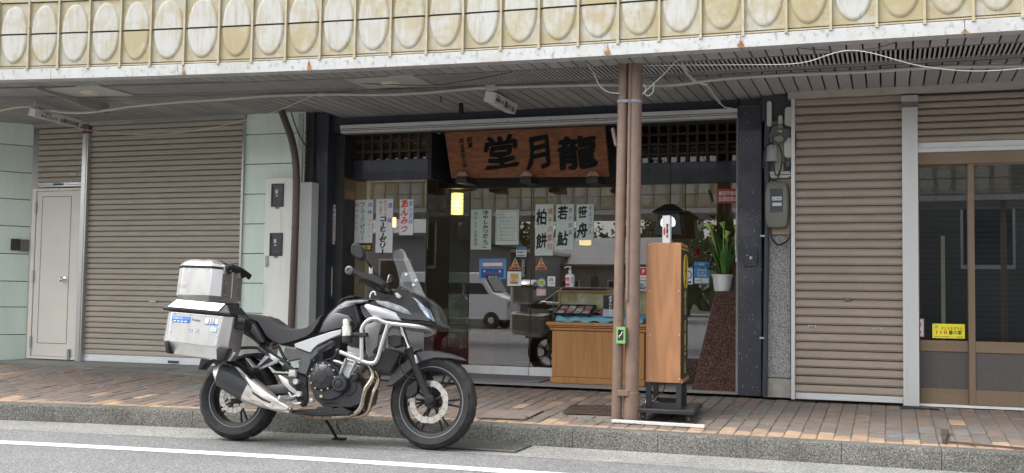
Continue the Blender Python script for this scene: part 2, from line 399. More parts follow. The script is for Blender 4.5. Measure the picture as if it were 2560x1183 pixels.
# ================================================================== canopy
CAN = thing('street_canopy', 'long street canopy with yellowed oval-pattern fascia tiles and grey boarded underside', 'canopy', (-3, 8.5, 2.87))
def tile_mat():
    m = bpy.data.materials.new('fascia_tile'); m.use_nodes = True; t = m.node_tree; b = t.nodes['Principled BSDF']; L = t.links
    tc = _n(t, 'ShaderNodeTexCoord'); oi = _n(t, 'ShaderNodeObjectInfo'); mu = _n(t, 'ShaderNodeMath', operation='MULTIPLY'); mu.inputs[1].default_value = 91; L.new(oi.outputs['Random'], mu.inputs[0])
    va = _n(t, 'ShaderNodeVectorMath', operation='ADD'); L.new(tc.outputs['Object'], va.inputs[0]); L.new(mu.outputs[0], va.inputs[1])
    def nz(sc, st, det=8, ro=.6):
        mp = _n(t, 'ShaderNodeMapping'); mp.inputs['Scale'].default_value = st; L.new(va.outputs[0], mp.inputs[0])
        n = _n(t, 'ShaderNodeTexNoise'); n.inputs['Scale'].default_value = sc; n.inputs['Detail'].default_value = det; n.inputs['Roughness'].default_value = ro; L.new(mp.outputs[0], n.inputs['Vector']); return n.outputs[0]
    def rng(src, lo, hi, a=0, c=1):
        mr = _n(t, 'ShaderNodeMapRange'); mr.inputs[1].default_value = lo; mr.inputs[2].default_value = hi; mr.inputs[3].default_value = a; mr.inputs[4].default_value = c; L.new(src, mr.inputs[0]); return mr.outputs[0]
    def mth(op, a, c):
        n = _n(t, 'ShaderNodeMath', operation=op); n.use_clamp = True
        for i, s in enumerate((a, c)):
            if isinstance(s, (int, float)): n.inputs[i].default_value = s
            else: L.new(s, n.inputs[i])
        return n.outputs[0]
    def mix(f, a, c):
        n = _n(t, 'ShaderNodeMix', data_type='RGBA'); L.new(f, n.inputs[0])
        for i, s in ((6, a), (7, c)):
            if isinstance(s, tuple): n.inputs[i].default_value = (*s, 1)
            else: L.new(s, n.inputs[i])
        return n.outputs[2]
    sx = _n(t, 'ShaderNodeSeparateXYZ'); L.new(tc.outputs['Object'], sx.inputs[0])
    up = rng(sx.outputs['Y'], -.003, -.011)                               # how far the embossed oval stands proud
    chalk = mth('ADD', rng(nz(7, (1, 1, 1)), .4, .62, 0, .75), mth('MULTIPLY', up, rng(oi.outputs['Random'], .1, .8, .05, .75)))
    chalk = mth('SUBTRACT', chalk, rng(oi.outputs['Random'], .0, .22, .75, 0))
    chalk = mth('MULTIPLY', chalk, rng(nz(26, (1, 1, .18)), .3, .5, .45, 1))
    c = mix(chalk, (.35, .295, .165), (.45, .45, .425))
    c = mix(mth('MULTIPLY', rng(nz(18, (1.6, 1, .12)), .5, .66), .4), c, (.3, .25, .15))   # run-off streaks
    c = mix(mth('MULTIPLY', rng(nz(30, (1.5, 1, .3)), .62, .72), .75), c, (.2, .19, .17))
    L.new(c, b.inputs['Base Color']); b.inputs['Roughness'].default_value = .6
    bp = _n(t, 'ShaderNodeBump'); bp.inputs['Strength'].default_value = .25; bp.inputs['Distance'].default_value = .003; L.new(nz(90, (1, 1, .5)), bp.inputs['Height']); L.new(bp.outputs[0], b.inputs['Normal'])
    return m
TILE = tile_mat()
FR_Y = pm('fascia_frame', (.4, .35, .225), .6, var=.12, vs=9, c2=(.45, .42, .33), c2s=8, c3=(.3, .15, .06), c3s=18, c3lo=.62, c3hi=.7)
BAND = pm('fascia_band', (.48, .485, .48), .55, var=.06, vs=4, c2=(.27, .27, .27), c2s=26, c2lo=.54, c2hi=.66, c2st=(1, 1, .8), c3=(.4, .39, .36), c3s=3, c3lo=.5, c3hi=.7, bump=.2)
def tile_mesh(w, h, upper, ex, ey):
    """square sheet with half of an embossed oval; local x width, z height, -y out"""
    N = 14; rings = []; s = 1 if upper else -1
    base = -h/2*s                                                           # edge where the oval is cut
    def arc(k, dep, off):
        return [Vector(((ex-off)*math.cos(math.pi*i/N), dep, base+s*(ey-off)*math.sin(math.pi*i/N))) for i in range(N+1)]
    a0, a1, a2 = arc(0, 0, 0), arc(0, -.009, .014), arc(0, -.012, .026)
    mb = MB()
    for A, B in ((a0, a1), (a1, a2)):
        mb.add(A+B, [(i, i+1, N+2+i, N+1+i) for i in range(N)])
    mb.add(a2, [tuple(range(N+1))])
    out = []
    for i in range(N+1):                                                    # flat sheet round the oval
        t = math.pi*i/N; cx, sz = math.cos(t), math.sin(t)
        kx = (w/2)/max(abs(cx), 1e-6); kz = h/max(sz, 1e-6); k = min(kx, kz)
        out.append(Vector((cx*k, 0, base+s*sz*k)))
    mb.add(a0+out, [(i, i+1, N+2+i, N+1+i) for i in range(N)])
    for sg in (1, -1):                                                      # corners
        i0 = min(range(N), key=lambda i: abs(out[i].x-sg*w/2)+abs(out[i].z-(base+s*h)) if True else 0)
    j = [i for i in range(N) if (abs(abs(out[i].x)-w/2) < 1e-6) != (abs(abs(out[i+1].x)-w/2) < 1e-6)]
    for i in j:
        sg = 1 if out[i].x > 0 else -1; mb.add([out[i], out[i+1], Vector((sg*w/2, 0, base+s*h))], [(0, 1, 2)])
    fr = [Vector((-w/2, 0, -h/2)), Vector((w/2, 0, -h/2)), Vector((w/2, 0, h/2)), Vector((-w/2, 0, h/2))]
    bk = [v+Vector((0, .02, 0)) for v in fr]
    mb.add(fr+bk, [(i, (i+1) % 4, 4+(i+1) % 4, 4+i) for i in range(4)])
    return mb.mesh('tile', TILE, None, 40)
MU = [69, 144, 221, 299.5, 375, 459, 546, 629, 713, 799.8, 886.5, 976, 1065.5, 1157, 1251.7, 1347, 1445, 1545, 1648, 1751.7, 1857.7, 1965.6, 2076.7, 2192, 2311.8, 2433.5, 2556.5]
mux = [at_b(p, 165-.043*p if p < 1280 else 110-(p-1280)*.0555, 7.71).x for p in MU]
mux = [mux[0]-.285*i for i in range(9, 0, -1)] + mux + [mux[-1]+.303*i for i in range(1, 8)]
FZ = 2.872; Z0, TH = 2.985, .278
tmu, tml = tile_mesh(.27, TH-.014, True, .127, .247), tile_mesh(.27, TH-.014, False, .127, .247)
def FYb(x): return 7.71 + bend(x)
def facing(x0, x1):
    return math.atan2(FYb(x1)-FYb(x0), x1-x0)
for x0, x1 in zip(mux, mux[1:]):
    xm = (x0+x1)/2; an = facing(x0, x1); w = math.hypot(x1-x0, FYb(x1)-FYb(x0)); sc = (w-.012)/.27
    for me, z in ((tml, Z0+TH/2), (tmu, Z0+TH*1.5)):
        place(me, 'fascia_tile', CAN, Matrix.Translation((xm, (FYb(x0)+FYb(x1))/2+.012, z)) @ Matrix.Rotation(an, 4, 'Z') @ Matrix.Diagonal((sc, 1, 1, 1)))
mul = MB(); mul.box((0, 0, 0), (.016, .026, 2*TH+.03)); mul.box((0, -.004, -TH-.02), (.022, .026, .026)); mul = mul.mesh('mullion', FR_Y)
for x in mux:
    place(mul, 'mullion', CAN, Matrix.Translation((x, FYb(x)+.003, Z0+TH)) @ Matrix.Rotation(facing(x-.1, x+.1), 4, 'Z'))
BACKM = flat('canopy_back', (.2, .19, .17), .9)
bandj = [mux[0]-.1] + [at_b(p, y, 7.71).x for p, y in ((128, 180), (459, 170), (773, 155), (1519, 120), (1852, 103), (2412, 70))] + [mux[-1]+.2]
for a, b in zip(bandj, bandj[1:]):
    m = MB(); n = max(2, int((b-a)/.3)); rings = []
    for i in range(n+1):
        x = a+.002+(b-a-.004)*i/n; y = FYb(x)-.004
        rings.append([Vector((x, y, FZ)), Vector((x, y, FZ+.088)), Vector((x, y+.02, FZ+.098)), Vector((x, y+.12, FZ+.098)), Vector((x, y+.12, FZ))])
    m.loft(rings); m.build('fascia_band', BAND, CAN, ang=30)
RUST = pm('rust_stain', (.24, .12, .05), .8, var=.4, vs=30, c2=(.4, .3, .2), c2s=14)
for px, py, h in ((459, 172, .075), (773, 158, .08), (1519, 122, .085), (1852, 104, .06), (2412, 72, .03)):
    q = at_b(px, py, 7.71); y = FYb(q.x)-.0055; m = MB(); n = 7
    top = [Vector((q.x+.012*math.sin(k*2.1)*k/n-.028*k/n, y, FZ+.003+h*(1-k/n))) for k in range(n+1)]; bt = [Vector((q.x+.03*k/n+.006*math.sin(k*3), y, FZ+.003+h*(1-k/n))) for k in range(n+1)]
    m.add(top+bt, [(k, k+1, n+2+k, n+1+k) for k in range(n)]); m.build('rust_stain', RUST, CAN, ang=0)
def sweep(prof, name, mat, a=mux[0]-.1, b=mux[-1]+.2, n=44, k=None):
    m = MB(); m.loft([[Vector((a+(b-a)*i/n, FYb(a+(b-a)*i/n)+py, pz)) for py, pz in prof] for i in range(n+1)]); o = m.build(name, mat, CAN, ang=30); return o
sweep([(.03, FZ+.1), (.034, Z0+2*TH), (.1, Z0+2*TH), (.1, FZ+.1)], 'fascia_backing', BACKM)
sweep([(.004, FZ+.099), (.004, Z0-.003), (.03, Z0-.003), (.03, FZ+.099)], 'lower_rail', FR_Y)
sweep([(.0, Z0+2*TH+.002), (.0, Z0+2*TH+.1), (.1, Z0+2*TH+.1), (.1, Z0+2*TH+.002)], 'upper_rail', FR_Y)
sweep([(-.03, Z0+2*TH+.102), (-.03, Z0+2*TH+.2), (3.2, Z0+2*TH+.26), (3.2, Z0+2*TH+.102)], 'canopy_roof', flat('canopy_roof', (.5, .52, .52), .6))
# boarded underside
SOF = pm('soffit_board', (.31, .31, .3), .8, var=.1, vs=5, orand=.12, bump=.4, bs=260, c2=(.25, .24, .23), c2s=3, c2lo=.55, c2hi=.75)
SOFR = pm('soffit_board_rough', (.36, .35, .355), .9, var=.12, vs=40, orand=.1, bump=.9, bs=220)
def fac_y(x): return 9.52 if x > -1.0 else (9.78 if x > -5.35 else 9.64)
def sof_z(y, x):
    e = 2.93 if x < -5.35 else (2.872 if x > -1 else 2.88)
    return FZ + (e-FZ)*max(0, min(1, (y-FYb(x))/(fac_y(x)-FYb(x))))
BW = .111; x = -9.6; xs_ = []
while x < 3: xs_.append(x); x += BW
lightp = [(-7.1, -6.52), (-4.28, -3.66)]
def quadboard(x0, x1, ya, yb, mat, name='soffit_board', dz=0):
    m = MB(); P = [(x, y+bend(x), sof_z(y+bend(x), x)+dz) for x, y in ((x0, ya(x0)), (x1, ya(x1)), (x1, yb(x1)), (x0, yb(x0)))]
    m.prism(P, (0, 0, .012)); return m.build(name, mat, CAN, ang=0)
for x in xs_:
    mt = SOFR if x > -1.35 else SOF
    quadboard(x+.0065, x+BW-.0065, lambda a: 7.83, lambda a: 8.05, mt)
    quadboard(x+.0065, x+BW-.0065, lambda a: 8.66, lambda a: fac_y(a)+.05-bend(a), mt)
sweep([(.12, 3.0), (3.1, 3.0), (3.1, 3.02), (.12, 3.02)], 'soffit_backing', flat('soffit_joint_dark', (.03, .03, .03), .9))
# slatted vents, lamp panels, rails
SLAT = pm('vent_slat', (.42, .42, .42), .6, var=.1, vs=4)
def vent(x0, x1):
    m = MB(); x = x0
    while x < x1:
        y0, y1 = 8.06+bend(x), 8.5+bend(x); m.box((x, (y0+y1)/2, FZ+.012), (.015, y1-y0, .008)); x += .0335
    o = m.build('vent_slats', SLAT, CAN, ang=0); kind(o, 'stuff')
vent(-9.4, lightp[0][0]-.02); vent(lightp[0][1]+.03, lightp[1][0]-.02); vent(lightp[1][1]+.03, 2.6)
sweep([(.343, FZ-.004), (.343, FZ+.03), (.353, FZ+.03), (.353, FZ-.004)], 'vent_edge', BACKM)
RAIL = pm('vent_rail', (.22, .22, .225), .6, var=.12, vs=5)
sweep([(.79, FZ-.006), (.79, FZ+.02), (.83, FZ+.02), (.83, FZ-.006)], 'vent_rail', RAIL)
sweep([(.83, FZ+.012), (.83, FZ+.03), (.95, FZ+.03), (.95, FZ+.012)], 'vent_rail', flat('vent_gap', (.1, .1, .1), .8))
PANEL = pm('lamp_panel', (.42, .41, .39), .7, var=.08, vs=4)
LENS = pm('lamp_lens', (.62, .58, .44), .4, var=.15, vs=30)
for (a, b), cx in zip(lightp, (.5, .5)):
    m = MB(); ya, yb = 8.06+bend((a+b)/2), 8.53+bend((a+b)/2); m.mm((a, ya, FZ-.006), (b, yb, FZ+.02)); o = m.build('lamp_panel', PANEL, CAN)
    c = ((a+b)/2, (ya+yb)/2, FZ-.006); m = MB(); m.lathe([(.085, 0), (.085, -.006), (.075, -.012)], Matrix.Translation(c)); m.build('downlight', LENS, o)
a = lightp[0][0]; m = MB(); m.prism([(a-.02, 8.0+bend(a), FZ+.01), (a-.02, 8.0+bend(a), FZ-.02), (a-.02, 8.95+bend(a), FZ-.1), (a-.02, 8.95+bend(a), FZ+.01)], (.018, 0, 0))
m.build('side_plate', pm('side_plate', (.3, .29, .27), .7), CAN)
# canopy props: two brown pipes bundled with a conduit
BRN = pm('brown_pipe_paint', (.19, .128, .097), .5, var=.12, vs=5, c2=(.23, .165, .13), c2s=9, c2lo=.5, c2hi=.7, c3=(.16, .07, .03), c3s=14, c3lo=.68, c3hi=.74, bump=.25, bs=60, world_co=True)
def pipe_at(pt, pb, y, r, name, label, zb, zt=2.95):
    a = at(*pb, y=y); b = at(*pt, y=y); d = (b-a)
    bot = a + d*((zb-a.z)/d.z); top = a + d*((zt-a.z)/d.z)
    t = thing(name, label, 'post', bot); return t, bot, top
zb = pave_z(-1.9, 8.06)-.01
tk, b0, t0 = pipe_at((1588, 200), (1578, 1050), 8.07, .053, 'support_post', 'thick brown painted steel post holding up the canopy edge', zb)
m = MB(); m.tube([b0, b0+(t0-b0)*.08, b0+(t0-b0)*.081, t0], [.061, .061, .054, .054], 20); m.build('shaft', BRN, tk)
band = lambda f, r: [b0+(t0-b0)*f, b0+(t0-b0)*(f+.006)]
TAPE = flat('blue_grey_tape', (.28, .31, .36), .5)
tn, b1, t1 = pipe_at((1558, 200), (1541, 1050), 8.05, .04, 'drain_pipe', 'slim brown pipe strapped beside the thick canopy post', zb)
m = MB(); m.tube([b1, t1], .0395, 18); m.build('shaft', BRN, tn)
for f in (.27, .37, .6):
    m = MB(); m.tube([b1+(t1-b1)*f, b1+(t1-b1)*(f+.004)], .0412, 18); m.build('clip', pm('pipe_clip', (.22, .12, .07), .6), tn)
m = MB(); c = (b0*.0 + b1 + (t1-b1)*.078); m.box((c.x+.055, c.y-.035, c.z), (.09, .02, .045)); m.build('bracket', BRN, tn, bevel=.003)
m = MB(); m.tube([at(1532, 322, y=8.2), at(1541, 365, y=8.15)], .016, 12); m.build('pipe_stub', BRN, tn)
tc_, b2, t2 = pipe_at((1575, 200), (1567, 800), 8.02, .012, 'conduit_pipe', 'thin brown conduit between the two canopy posts, ending at a green switch box', 1.06)
m = MB(); m.tube([b2, t2], .0135, 12); m.build('shaft', BRN, tc_)
for f in (.72, .15):
    m = MB(); q = b2+(t2-b2)*f; m.tube([q, q+Vector((0, 0, .012))], .0165, 12); m.build('coupling', BRN, tc_)
tp = thing('tape_wrap', 'grey tape wound round the tops of the bundled canopy posts', 'tape', (b0+(t0-b0)*.865))
m = MB(); c0, c1 = b0+(t0-b0)*.865, b1+(t1-b1)*.865; R1 = .0565; pts = []
for k in range(10): a = math.pi*(-.5+k/9); pts.append(Vector((c0.x+R1*math.cos(a), c0.y+R1*math.sin(a), c0.z)))
for k in range(10): a = math.pi*(.5+k/9); pts.append(Vector((c1.x+.0425*math.cos(a), c1.y+.0425*math.sin(a), c1.z)))
m.add(pts+[p+Vector((0, 0, .025)) for p in pts], [(i, (i+1) % 20, 20+(i+1) % 20, 20+i) for i in range(20)]); m.build('wrap', TAPE, tp, solid=.002)
# green outlet box
gb = at(1553, 838, y=8.0); t = thing('switch_box', 'open lime green wall switch box with wire ends on the canopy post', 'switch box', gb)
GRN = pm('lime_plastic', (.2, .38, .15), .5, var=.08)
m = MB(); w, h = .034, .062
for a, b in (((-w, -h), (-w+.012, h)), ((w-.012, -h), (w, h)), ((-w+.012, -h), (w-.012, -h+.022)), ((-w+.012, h-.022), (w-.012, h))):
    m.mm((gb.x+a[0], gb.y-.02, gb.z+a[1]), (gb.x+b[0], gb.y+.022, gb.z+b[1]))
m.mm((gb.x-w, gb.y+.022, gb.z-h), (gb.x+w, gb.y+.026, gb.z+h)); m.build('housing', GRN, t)
m = MB(); m.mm((gb.x-w+.012, gb.y+.016, gb.z-h+.022), (gb.x+w-.012, gb.y+.021, gb.z+h-.022)); m.build('cavity', flat('box_cavity', (.12, .11, .1), .8), t)
m = MB(); m.tube(smooth_path([(gb.x+.012, gb.y-.012, gb.z+.03), (gb.x, gb.y-.018, gb.z), (gb.x-.015, gb.y-.015, gb.z-.008), (gb.x-.008, gb.y-.01, gb.z-.02)]), .003, 6); m.build('wire', flat('white_wire', (.75, .75, .72), .5), t)

# ================================================================== right-hand building: two shutters and a brown door
RY = 9.52
def X(px, py=600, y=RY): return at(px, py, y=y).x
def Z(px, py, y=RY): return at(px, py, y=y).z
def bx(mb, p0, p1, y0, y1, yref=None):
    """box whose front face spans two photo points on the plane y0"""
    a, b = at(*p0, y=yref or y0), at(*p1, y=yref or y0); b = Vector((at(p1[0], p0[1], y=yref or y0).x, b.y, b.z)); mb.mm((a.x, y0, a.z), (b.x, y1, b.z)); return mb
SHUT = pm('shutter_slat_paint', (.32, .268, .217), .55, var=.08, vs=3, orand=.06, c2=(.3, .2, .14), c2s=2.5, c2lo=.62, c2hi=.8, c3=(.3, .26, .22), c3s=30, c3lo=.66, c3hi=.72, c3st=(.15, 1, 2))
ALU = pm('aluminium_trim', (.62, .63, .62), .45, .35, var=.06, vs=3, stretch=(1, 1, .05))
WALLR = speckle('grey_granite', [(.1, .105, .1), (.25, .26, .25), (.42, .43, .41), (.3, .31, .3)], scale=190, rough=.6, bump=.15)
def slat_mesh(w, h, mat, style=0):
    m = MB()
    if style == 0: prof = [(0, .0), (-.009, .004), (-.017, h*.25), (-.016, h*.7), (-.006, h*.86), (.001, h*.9), (.006, h-.001), (.012, h-.001), (.012, 0)]
    else: prof = [(0, 0), (-.008, .003), (-.011, h*.3), (-.0095, h*.42), (-.0095, h*.5), (-.011, h*.62), (-.009, h*.8), (.0, h*.88), (.006, h-.001), (.012, h-.001), (.012, 0)]
    m.loft([[Vector((s*w/2, y, z)) for y, z in prof] for s in (-1, 1)]); return m.mesh('slat', mat, None, 20)
def shutter(name, label, x0, x1, z0, z1, y, n, mat, style=0, bar=None, barmat=None):
    t = thing(name, label, 'shutter', ((x0+x1)/2, y, z0)); h = (z1-z0-(bar or 0))/n; me = slat_mesh(x1-x0, h-.004, mat, style); m = MB(); m.mm((x0, y+.0125, z0+(bar or 0)), (x1, y+.02, z1)); m.build('backing', flat('shutter_gap', (.03, .028, .026), .9), t)
    for i in range(n): place(me, 'slat', t, Matrix.Translation(((x0+x1)/2, y, z0+(bar or 0)+i*h)))
    if bar:
        m = MB(); m.mm((x0, y-.015, z0), (x1, y+.012, z0+bar*.42)); m.mm((x0, y-.006, z0+bar*.42), (x1, y+.012, z0+bar-.002)); m.build('bottom_bar', barmat or ALU, t, bevel=.003)
    return t
zr = .24
xa, xb = X(1988, 620), X(2256, 620)
rs = shutter('roller_shutter', 'closed brown roller shutter with two grip slots beside the electric meter', xa, xb, zr+.004, Z(2120, 238), RY+.03, 35, SHUT, 0, .055)
for px, py in ((2030, 816), (2194, 823)):
    c = at(px, py, y=RY+.012); m = MB(); m.mm((c.x-.034, c.y-.004, c.z-.009), (c.x+.034, c.y+.006, c.z+.009)); o = m.build('grip', ALU, rs, bevel=.003)
    m = MB(); m.mm((c.x-.026, c.y-.006, c.z-.004), (c.x+.026, c.y, c.z+.005)); m.build('slot', flat('slot_blue_grey', (.1, .12, .18), .5), o)
c = at(2119, 749, y=RY+.012); m = MB(); m.lathe([(.001, .012), (.028, .01), (.032, 0)], Matrix.Translation(c) @ Matrix.Rotation(R(90), 4, 'X') @ Matrix.Diagonal((1, .5, 1, 1)), 16); m.build('keyhole', pm('old_brass', (.16, .15, .09), .5, .6), rs)
c = at(2112, 996, y=RY+.01)
# upper shutter over the brown door
xc, xd = X(2294, 300), 2.0
zu = Z(2294, 360)
us = shutter('roller_shutter', 'half-raised brown roller shutter above the brown sliding door', xc, xd, zu-.07, Z(2300, 236), RY+.03, 7, SHUT, 0, .085)
# frames
fr = thing('guide_rail', 'silver rail at the left edge of the brown roller shutter', 'rail', (xa, RY, zr)); m = MB(); m.mm((xa-.034, RY-.01, zr), (xa-.001, RY+.06, Z(1980, 246))); m.build('rail', ALU, fr, bevel=.003)
for py in (775, 897, 949):
    q = at(1971, py, y=RY-.012); m = MB(); m.box(q, (.012, .01, .012)); m.build('bolt', flat('rusty_bolt', (.2, .11, .07), .8), fr)
fr = thing('guide_rail', 'grooved silver mullion between the brown shutter and brown door', 'rail', (xb+.05, RY, zr)); w0, w1 = xb+.001, xc-.001; m = MB(); zt = Z(2275, 270)
n = 5; st = (w1-w0)/n
for i in range(n): m.mm((w0+i*st+.0012, RY-.03, zr-.01), (w0+(i+1)*st-.0012, RY+.06, zt))
m.mm((w0, RY-.024, zr-.01), (w1, RY+.055, zt)); m.build('rail', ALU, fr)
m = MB(); m.mm((w0-.004, RY-.034, zt), (w1+.004, RY+.06, zt+.045)); m.build('bracket', pm('mullion_bracket', (.16, .14, .13), .6), fr); m = MB(); m.mm((w0-.004, RY-.032, zt+.046), (w1+.004, RY+.06, Z(2275, 240))); m.build('cap', pm('beige_trim', (.46, .41, .36), .6), fr)
# beam above
t = thing('shutter_housing', 'beige steel beam above the two brown shutters', 'beam', (.3, RY, 2.8)); m = MB(); zz0, zz1 = Z(2200, 238), Z(2200, 222)
m.mm((xa-.06, RY-.02, zz0), (2.1, RY+.1, zz1+.012)); m.mm((xa-.06, RY-.026, zz1-.004), (2.1, RY-.02, zz1+.012)); m.build('beam', pm('beige_beam', (.4, .36, .315), .6, var=.1, vs=2, c2=(.28, .25, .22), c2s=5, c2lo=.6, c2hi=.75), t, bevel=.004)
# brown aluminium sliding doors
BRZ = pm('bronze_frame', (.2, .143, .092), .42, .15, var=.08, vs=2.5, stretch=(1, 1, .15), c3=(.23, .17, .115), c3s=14, c3lo=.6, c3hi=.7, c3st=(.1, 1, 1))
GL = glass('door_glass', (.8, .83, .82), 2.2)
DY = RY+.06
xd0, xd1, xd2 = xc, X(2420, 600, DY), 2.0
t = thing('sliding_door', 'brown framed sliding glass door with dark lower panels and yellow notice', 'door', ((xd0+xd2)/2, DY, zr))
m = MB(); zl = Z(2350, 378, DY); zh = Z(2350, 400, DY)
bx(m, (2294, 376), (2700, 402), DY-.02, DY+.08); m.build('lintel', BRZ, t, bevel=.003)
m = MB(); m.mm((xd0, DY-.01, Z(2400, 1013, DY)-.02), (xd2, DY+.08, Z(2400, 1013, DY))); m.build('sill', flat('white_sill', (.7, .7, .7), .4), t)
def leaf(x0, x1, dy, nm):
    zs = [Z(2400, v, DY) for v in (408, 414, 853, 881, 975, 1012)]
    o = None
    m = MB(); y0, y1 = DY+dy, DY+dy+.035
    sw = .05; m.mm((x0, y0, zs[5]), (x0+sw, y1, zh)); m.mm((x1-sw, y0, zs[5]), (x1, y1, zh))
    for za, zb_ in ((zh, zs[1]), (zs[2], zs[3]), (zs[4], zs[5])): m.mm((x0+sw, y0+.002, zb_), (x1-sw, y1-.002, za))
    o = m.build('leaf_frame', BRZ, t, bevel=.003)
    m = MB(); m.mm((x0+sw, y0+.014, zs[2]), (x1-sw, y0+.019, zs[1])); m.build('pane', GL, o)
    m = MB(); m.mm((x0+sw, y0+.012, zs[4]), (x1-sw, y0+.02, zs[3])); m.build('lower_panel', pm('dark_mesh_panel', (.085, .075, .07), .5, var=.1, vs=40, bump=.5, bs=160), o)
    return zs
zs = leaf(xd0-.04, xd1+.048, .04, 0); leaf(xd1, xd1+.98, 0, 1)
# inside: dark blinds
t = thing('window_blind', 'dark slatted blind behind the brown sliding door glass', 'blind', (.9, 10.0, zr)); me = MB(); me.box((0, 0, 0), (1.9, .004, .042), Matrix.Rotation(R(20), 3, 'X')); me = me.mesh('slat', pm('blind_slat', (.045, .045, .05), .5, var=.1))
for i in range(38): place(me, 'slat', t, Matrix.Translation((1.0, 10.0, zs[2]+.04+i*.045)))
m = MB(); bx(m, (2352, 590), (2362, 856), 9.72, 9.75); t2_ = m.build('inner_post', pm('pale_post', (.42, .37, .27), .6)); tag(t2_, 'pale upright post just inside the brown door glass', 'post')

def room(name, label, x0, x1, y0, y1, z0, z1, wallc, floorc=(.1, .08, .07)):
    """the dim space behind a shop front: walls, floor and ceiling as one thing"""
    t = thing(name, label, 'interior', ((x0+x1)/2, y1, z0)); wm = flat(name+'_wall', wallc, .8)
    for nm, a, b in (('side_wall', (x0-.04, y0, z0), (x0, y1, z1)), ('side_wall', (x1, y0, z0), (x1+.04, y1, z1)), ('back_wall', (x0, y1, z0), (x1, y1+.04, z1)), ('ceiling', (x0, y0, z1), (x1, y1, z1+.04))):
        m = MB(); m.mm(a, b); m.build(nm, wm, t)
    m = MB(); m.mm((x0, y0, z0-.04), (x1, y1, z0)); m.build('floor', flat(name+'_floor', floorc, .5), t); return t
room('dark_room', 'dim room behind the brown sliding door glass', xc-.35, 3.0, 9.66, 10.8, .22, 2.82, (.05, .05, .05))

def backing(name, label, x0, x1, y0, y1, z0, z1, mat):
    m = MB(); m.mm((x0, y0, z0), (x1, y1, z1)); return tag(m.build(name, mat), label, 'wall')
BWL = flat('plain_render', (.3, .29, .27), .9)
backing('building_wall', 'plain wall of the left-hand building behind its shutters', -11.0, -5.55, 9.74, 9.84, .1, 4.4, BWL)
backing('building_wall', 'plain wall of the right-hand building above and behind the brown shutter', -1.3, xc-.38, 9.86, 9.96, .1, 4.4, BWL)
backing('building_wall', 'plain upper wall of the sweet shop above its lintel', -5.5, -1.31, 9.95, 10.0, 2.74, 4.4, BWL)
backing('building_wall', 'plain upper wall above the brown sliding door', xc-.37, 3.2, 9.7, 9.8, 2.83, 4.4, BWL)
# ================================================================== left-hand building: pale green panels, door, grey shutters
LY = 9.6
GREEN = pm('green_panel', (.68, .8, .72), .35, var=.05, vs=2, orand=.03, stretch=(3, 3, .3), c2=(.62, .72, .65), c2s=3, c2st=(4, 4, .2), c2lo=.55, c2hi=.75, coat=.2)
SHL = pm('grey_shutter_slat', (.41, .365, .305), .55, var=.06, vs=3, orand=.05, c2=(.38, .33, .28), c2s=3, c2lo=.6, c2hi=.8)
STEEL = pm('brushed_steel', (.5, .5, .49), .32, .7, var=.08, vs=3, stretch=(1, 1, .1))
def lx(px, py): return at(px, py, y=LY).x
def lz(px, py): return at(px, py, y=LY).z
zl0 = lz(300, 906)
# side return wall
C = at(74, 600, y=LY); B = at(0, 303, z=2.93); D_ = (Vector((B.x, B.y, 0))-Vector((C.x, C.y, 0))); D_.normalize()
GW = thing('panel_wall', 'pale green panelled side wall at the far left with an entry lock', 'wall', (C.x, C.y, .3))
nrm = Vector((-D_.y, D_.x, 0)); nrm = nrm if nrm.y < 0 else -nrm
zj = [lz(78, v) for v in (930, 841, 771, 703, 636, 574, 507, 441, 372, 300)]
zj = [zl0-.03] + [Vector(at(0, v, y=B.y)).z for v in (838, 768, 702.5, 633, 563, 495, 427, 359)] + [2.95]
for a, b in zip(zj, zj[1:]):
    m = MB(); q = Vector((C.x, C.y, 0)); e = q + D_*2.2
    m.prism([(q.x, q.y, a+.004), (e.x, e.y, a+.004), (e.x, e.y, b-.004), (q.x, q.y, b-.004)], -nrm*.03); m.build('panel', GREEN, GW, bevel=.003)
m = MB(); q = Vector((C.x, C.y, 0))-nrm*.02; e = q+D_*2.2; m.prism([(q.x, q.y, zj[0]), (e.x, e.y, zj[0]), (e.x, e.y, 2.95), (q.x, q.y, 2.95)], -nrm*.1); m.build('backing', flat('panel_joint', (.12, .14, .13), .8), GW)
t = thing('intercom', 'black entry lock and grey keypad on the green side wall', 'intercom', at(48, 613, y=9.5))
pc = Vector((C.x, C.y, 0)); 
def gwp(px, py):  # on the return wall
    return on_plane(px, py, Vector((C.x, C.y, 0))+nrm*.001, nrm)
for (a, b, d, mt, nm) in (((27, 597), (49, 627), .03, flat('black_plastic', (.02, .02, .022), .4), 'lock'), ((50, 599), (71, 629), .05, pm('grey_plastic', (.12, .12, .12), .45), 'keypad')):
    p, q = gwp(*a), gwp(*b); m = MB(); m.prism([(p.x, p.y, p.z), (q.x, q.y, p.z), (q.x, q.y, q.z), (p.x, p.y, q.z)], nrm*d); m.build(nm, mt, t, bevel=.004)
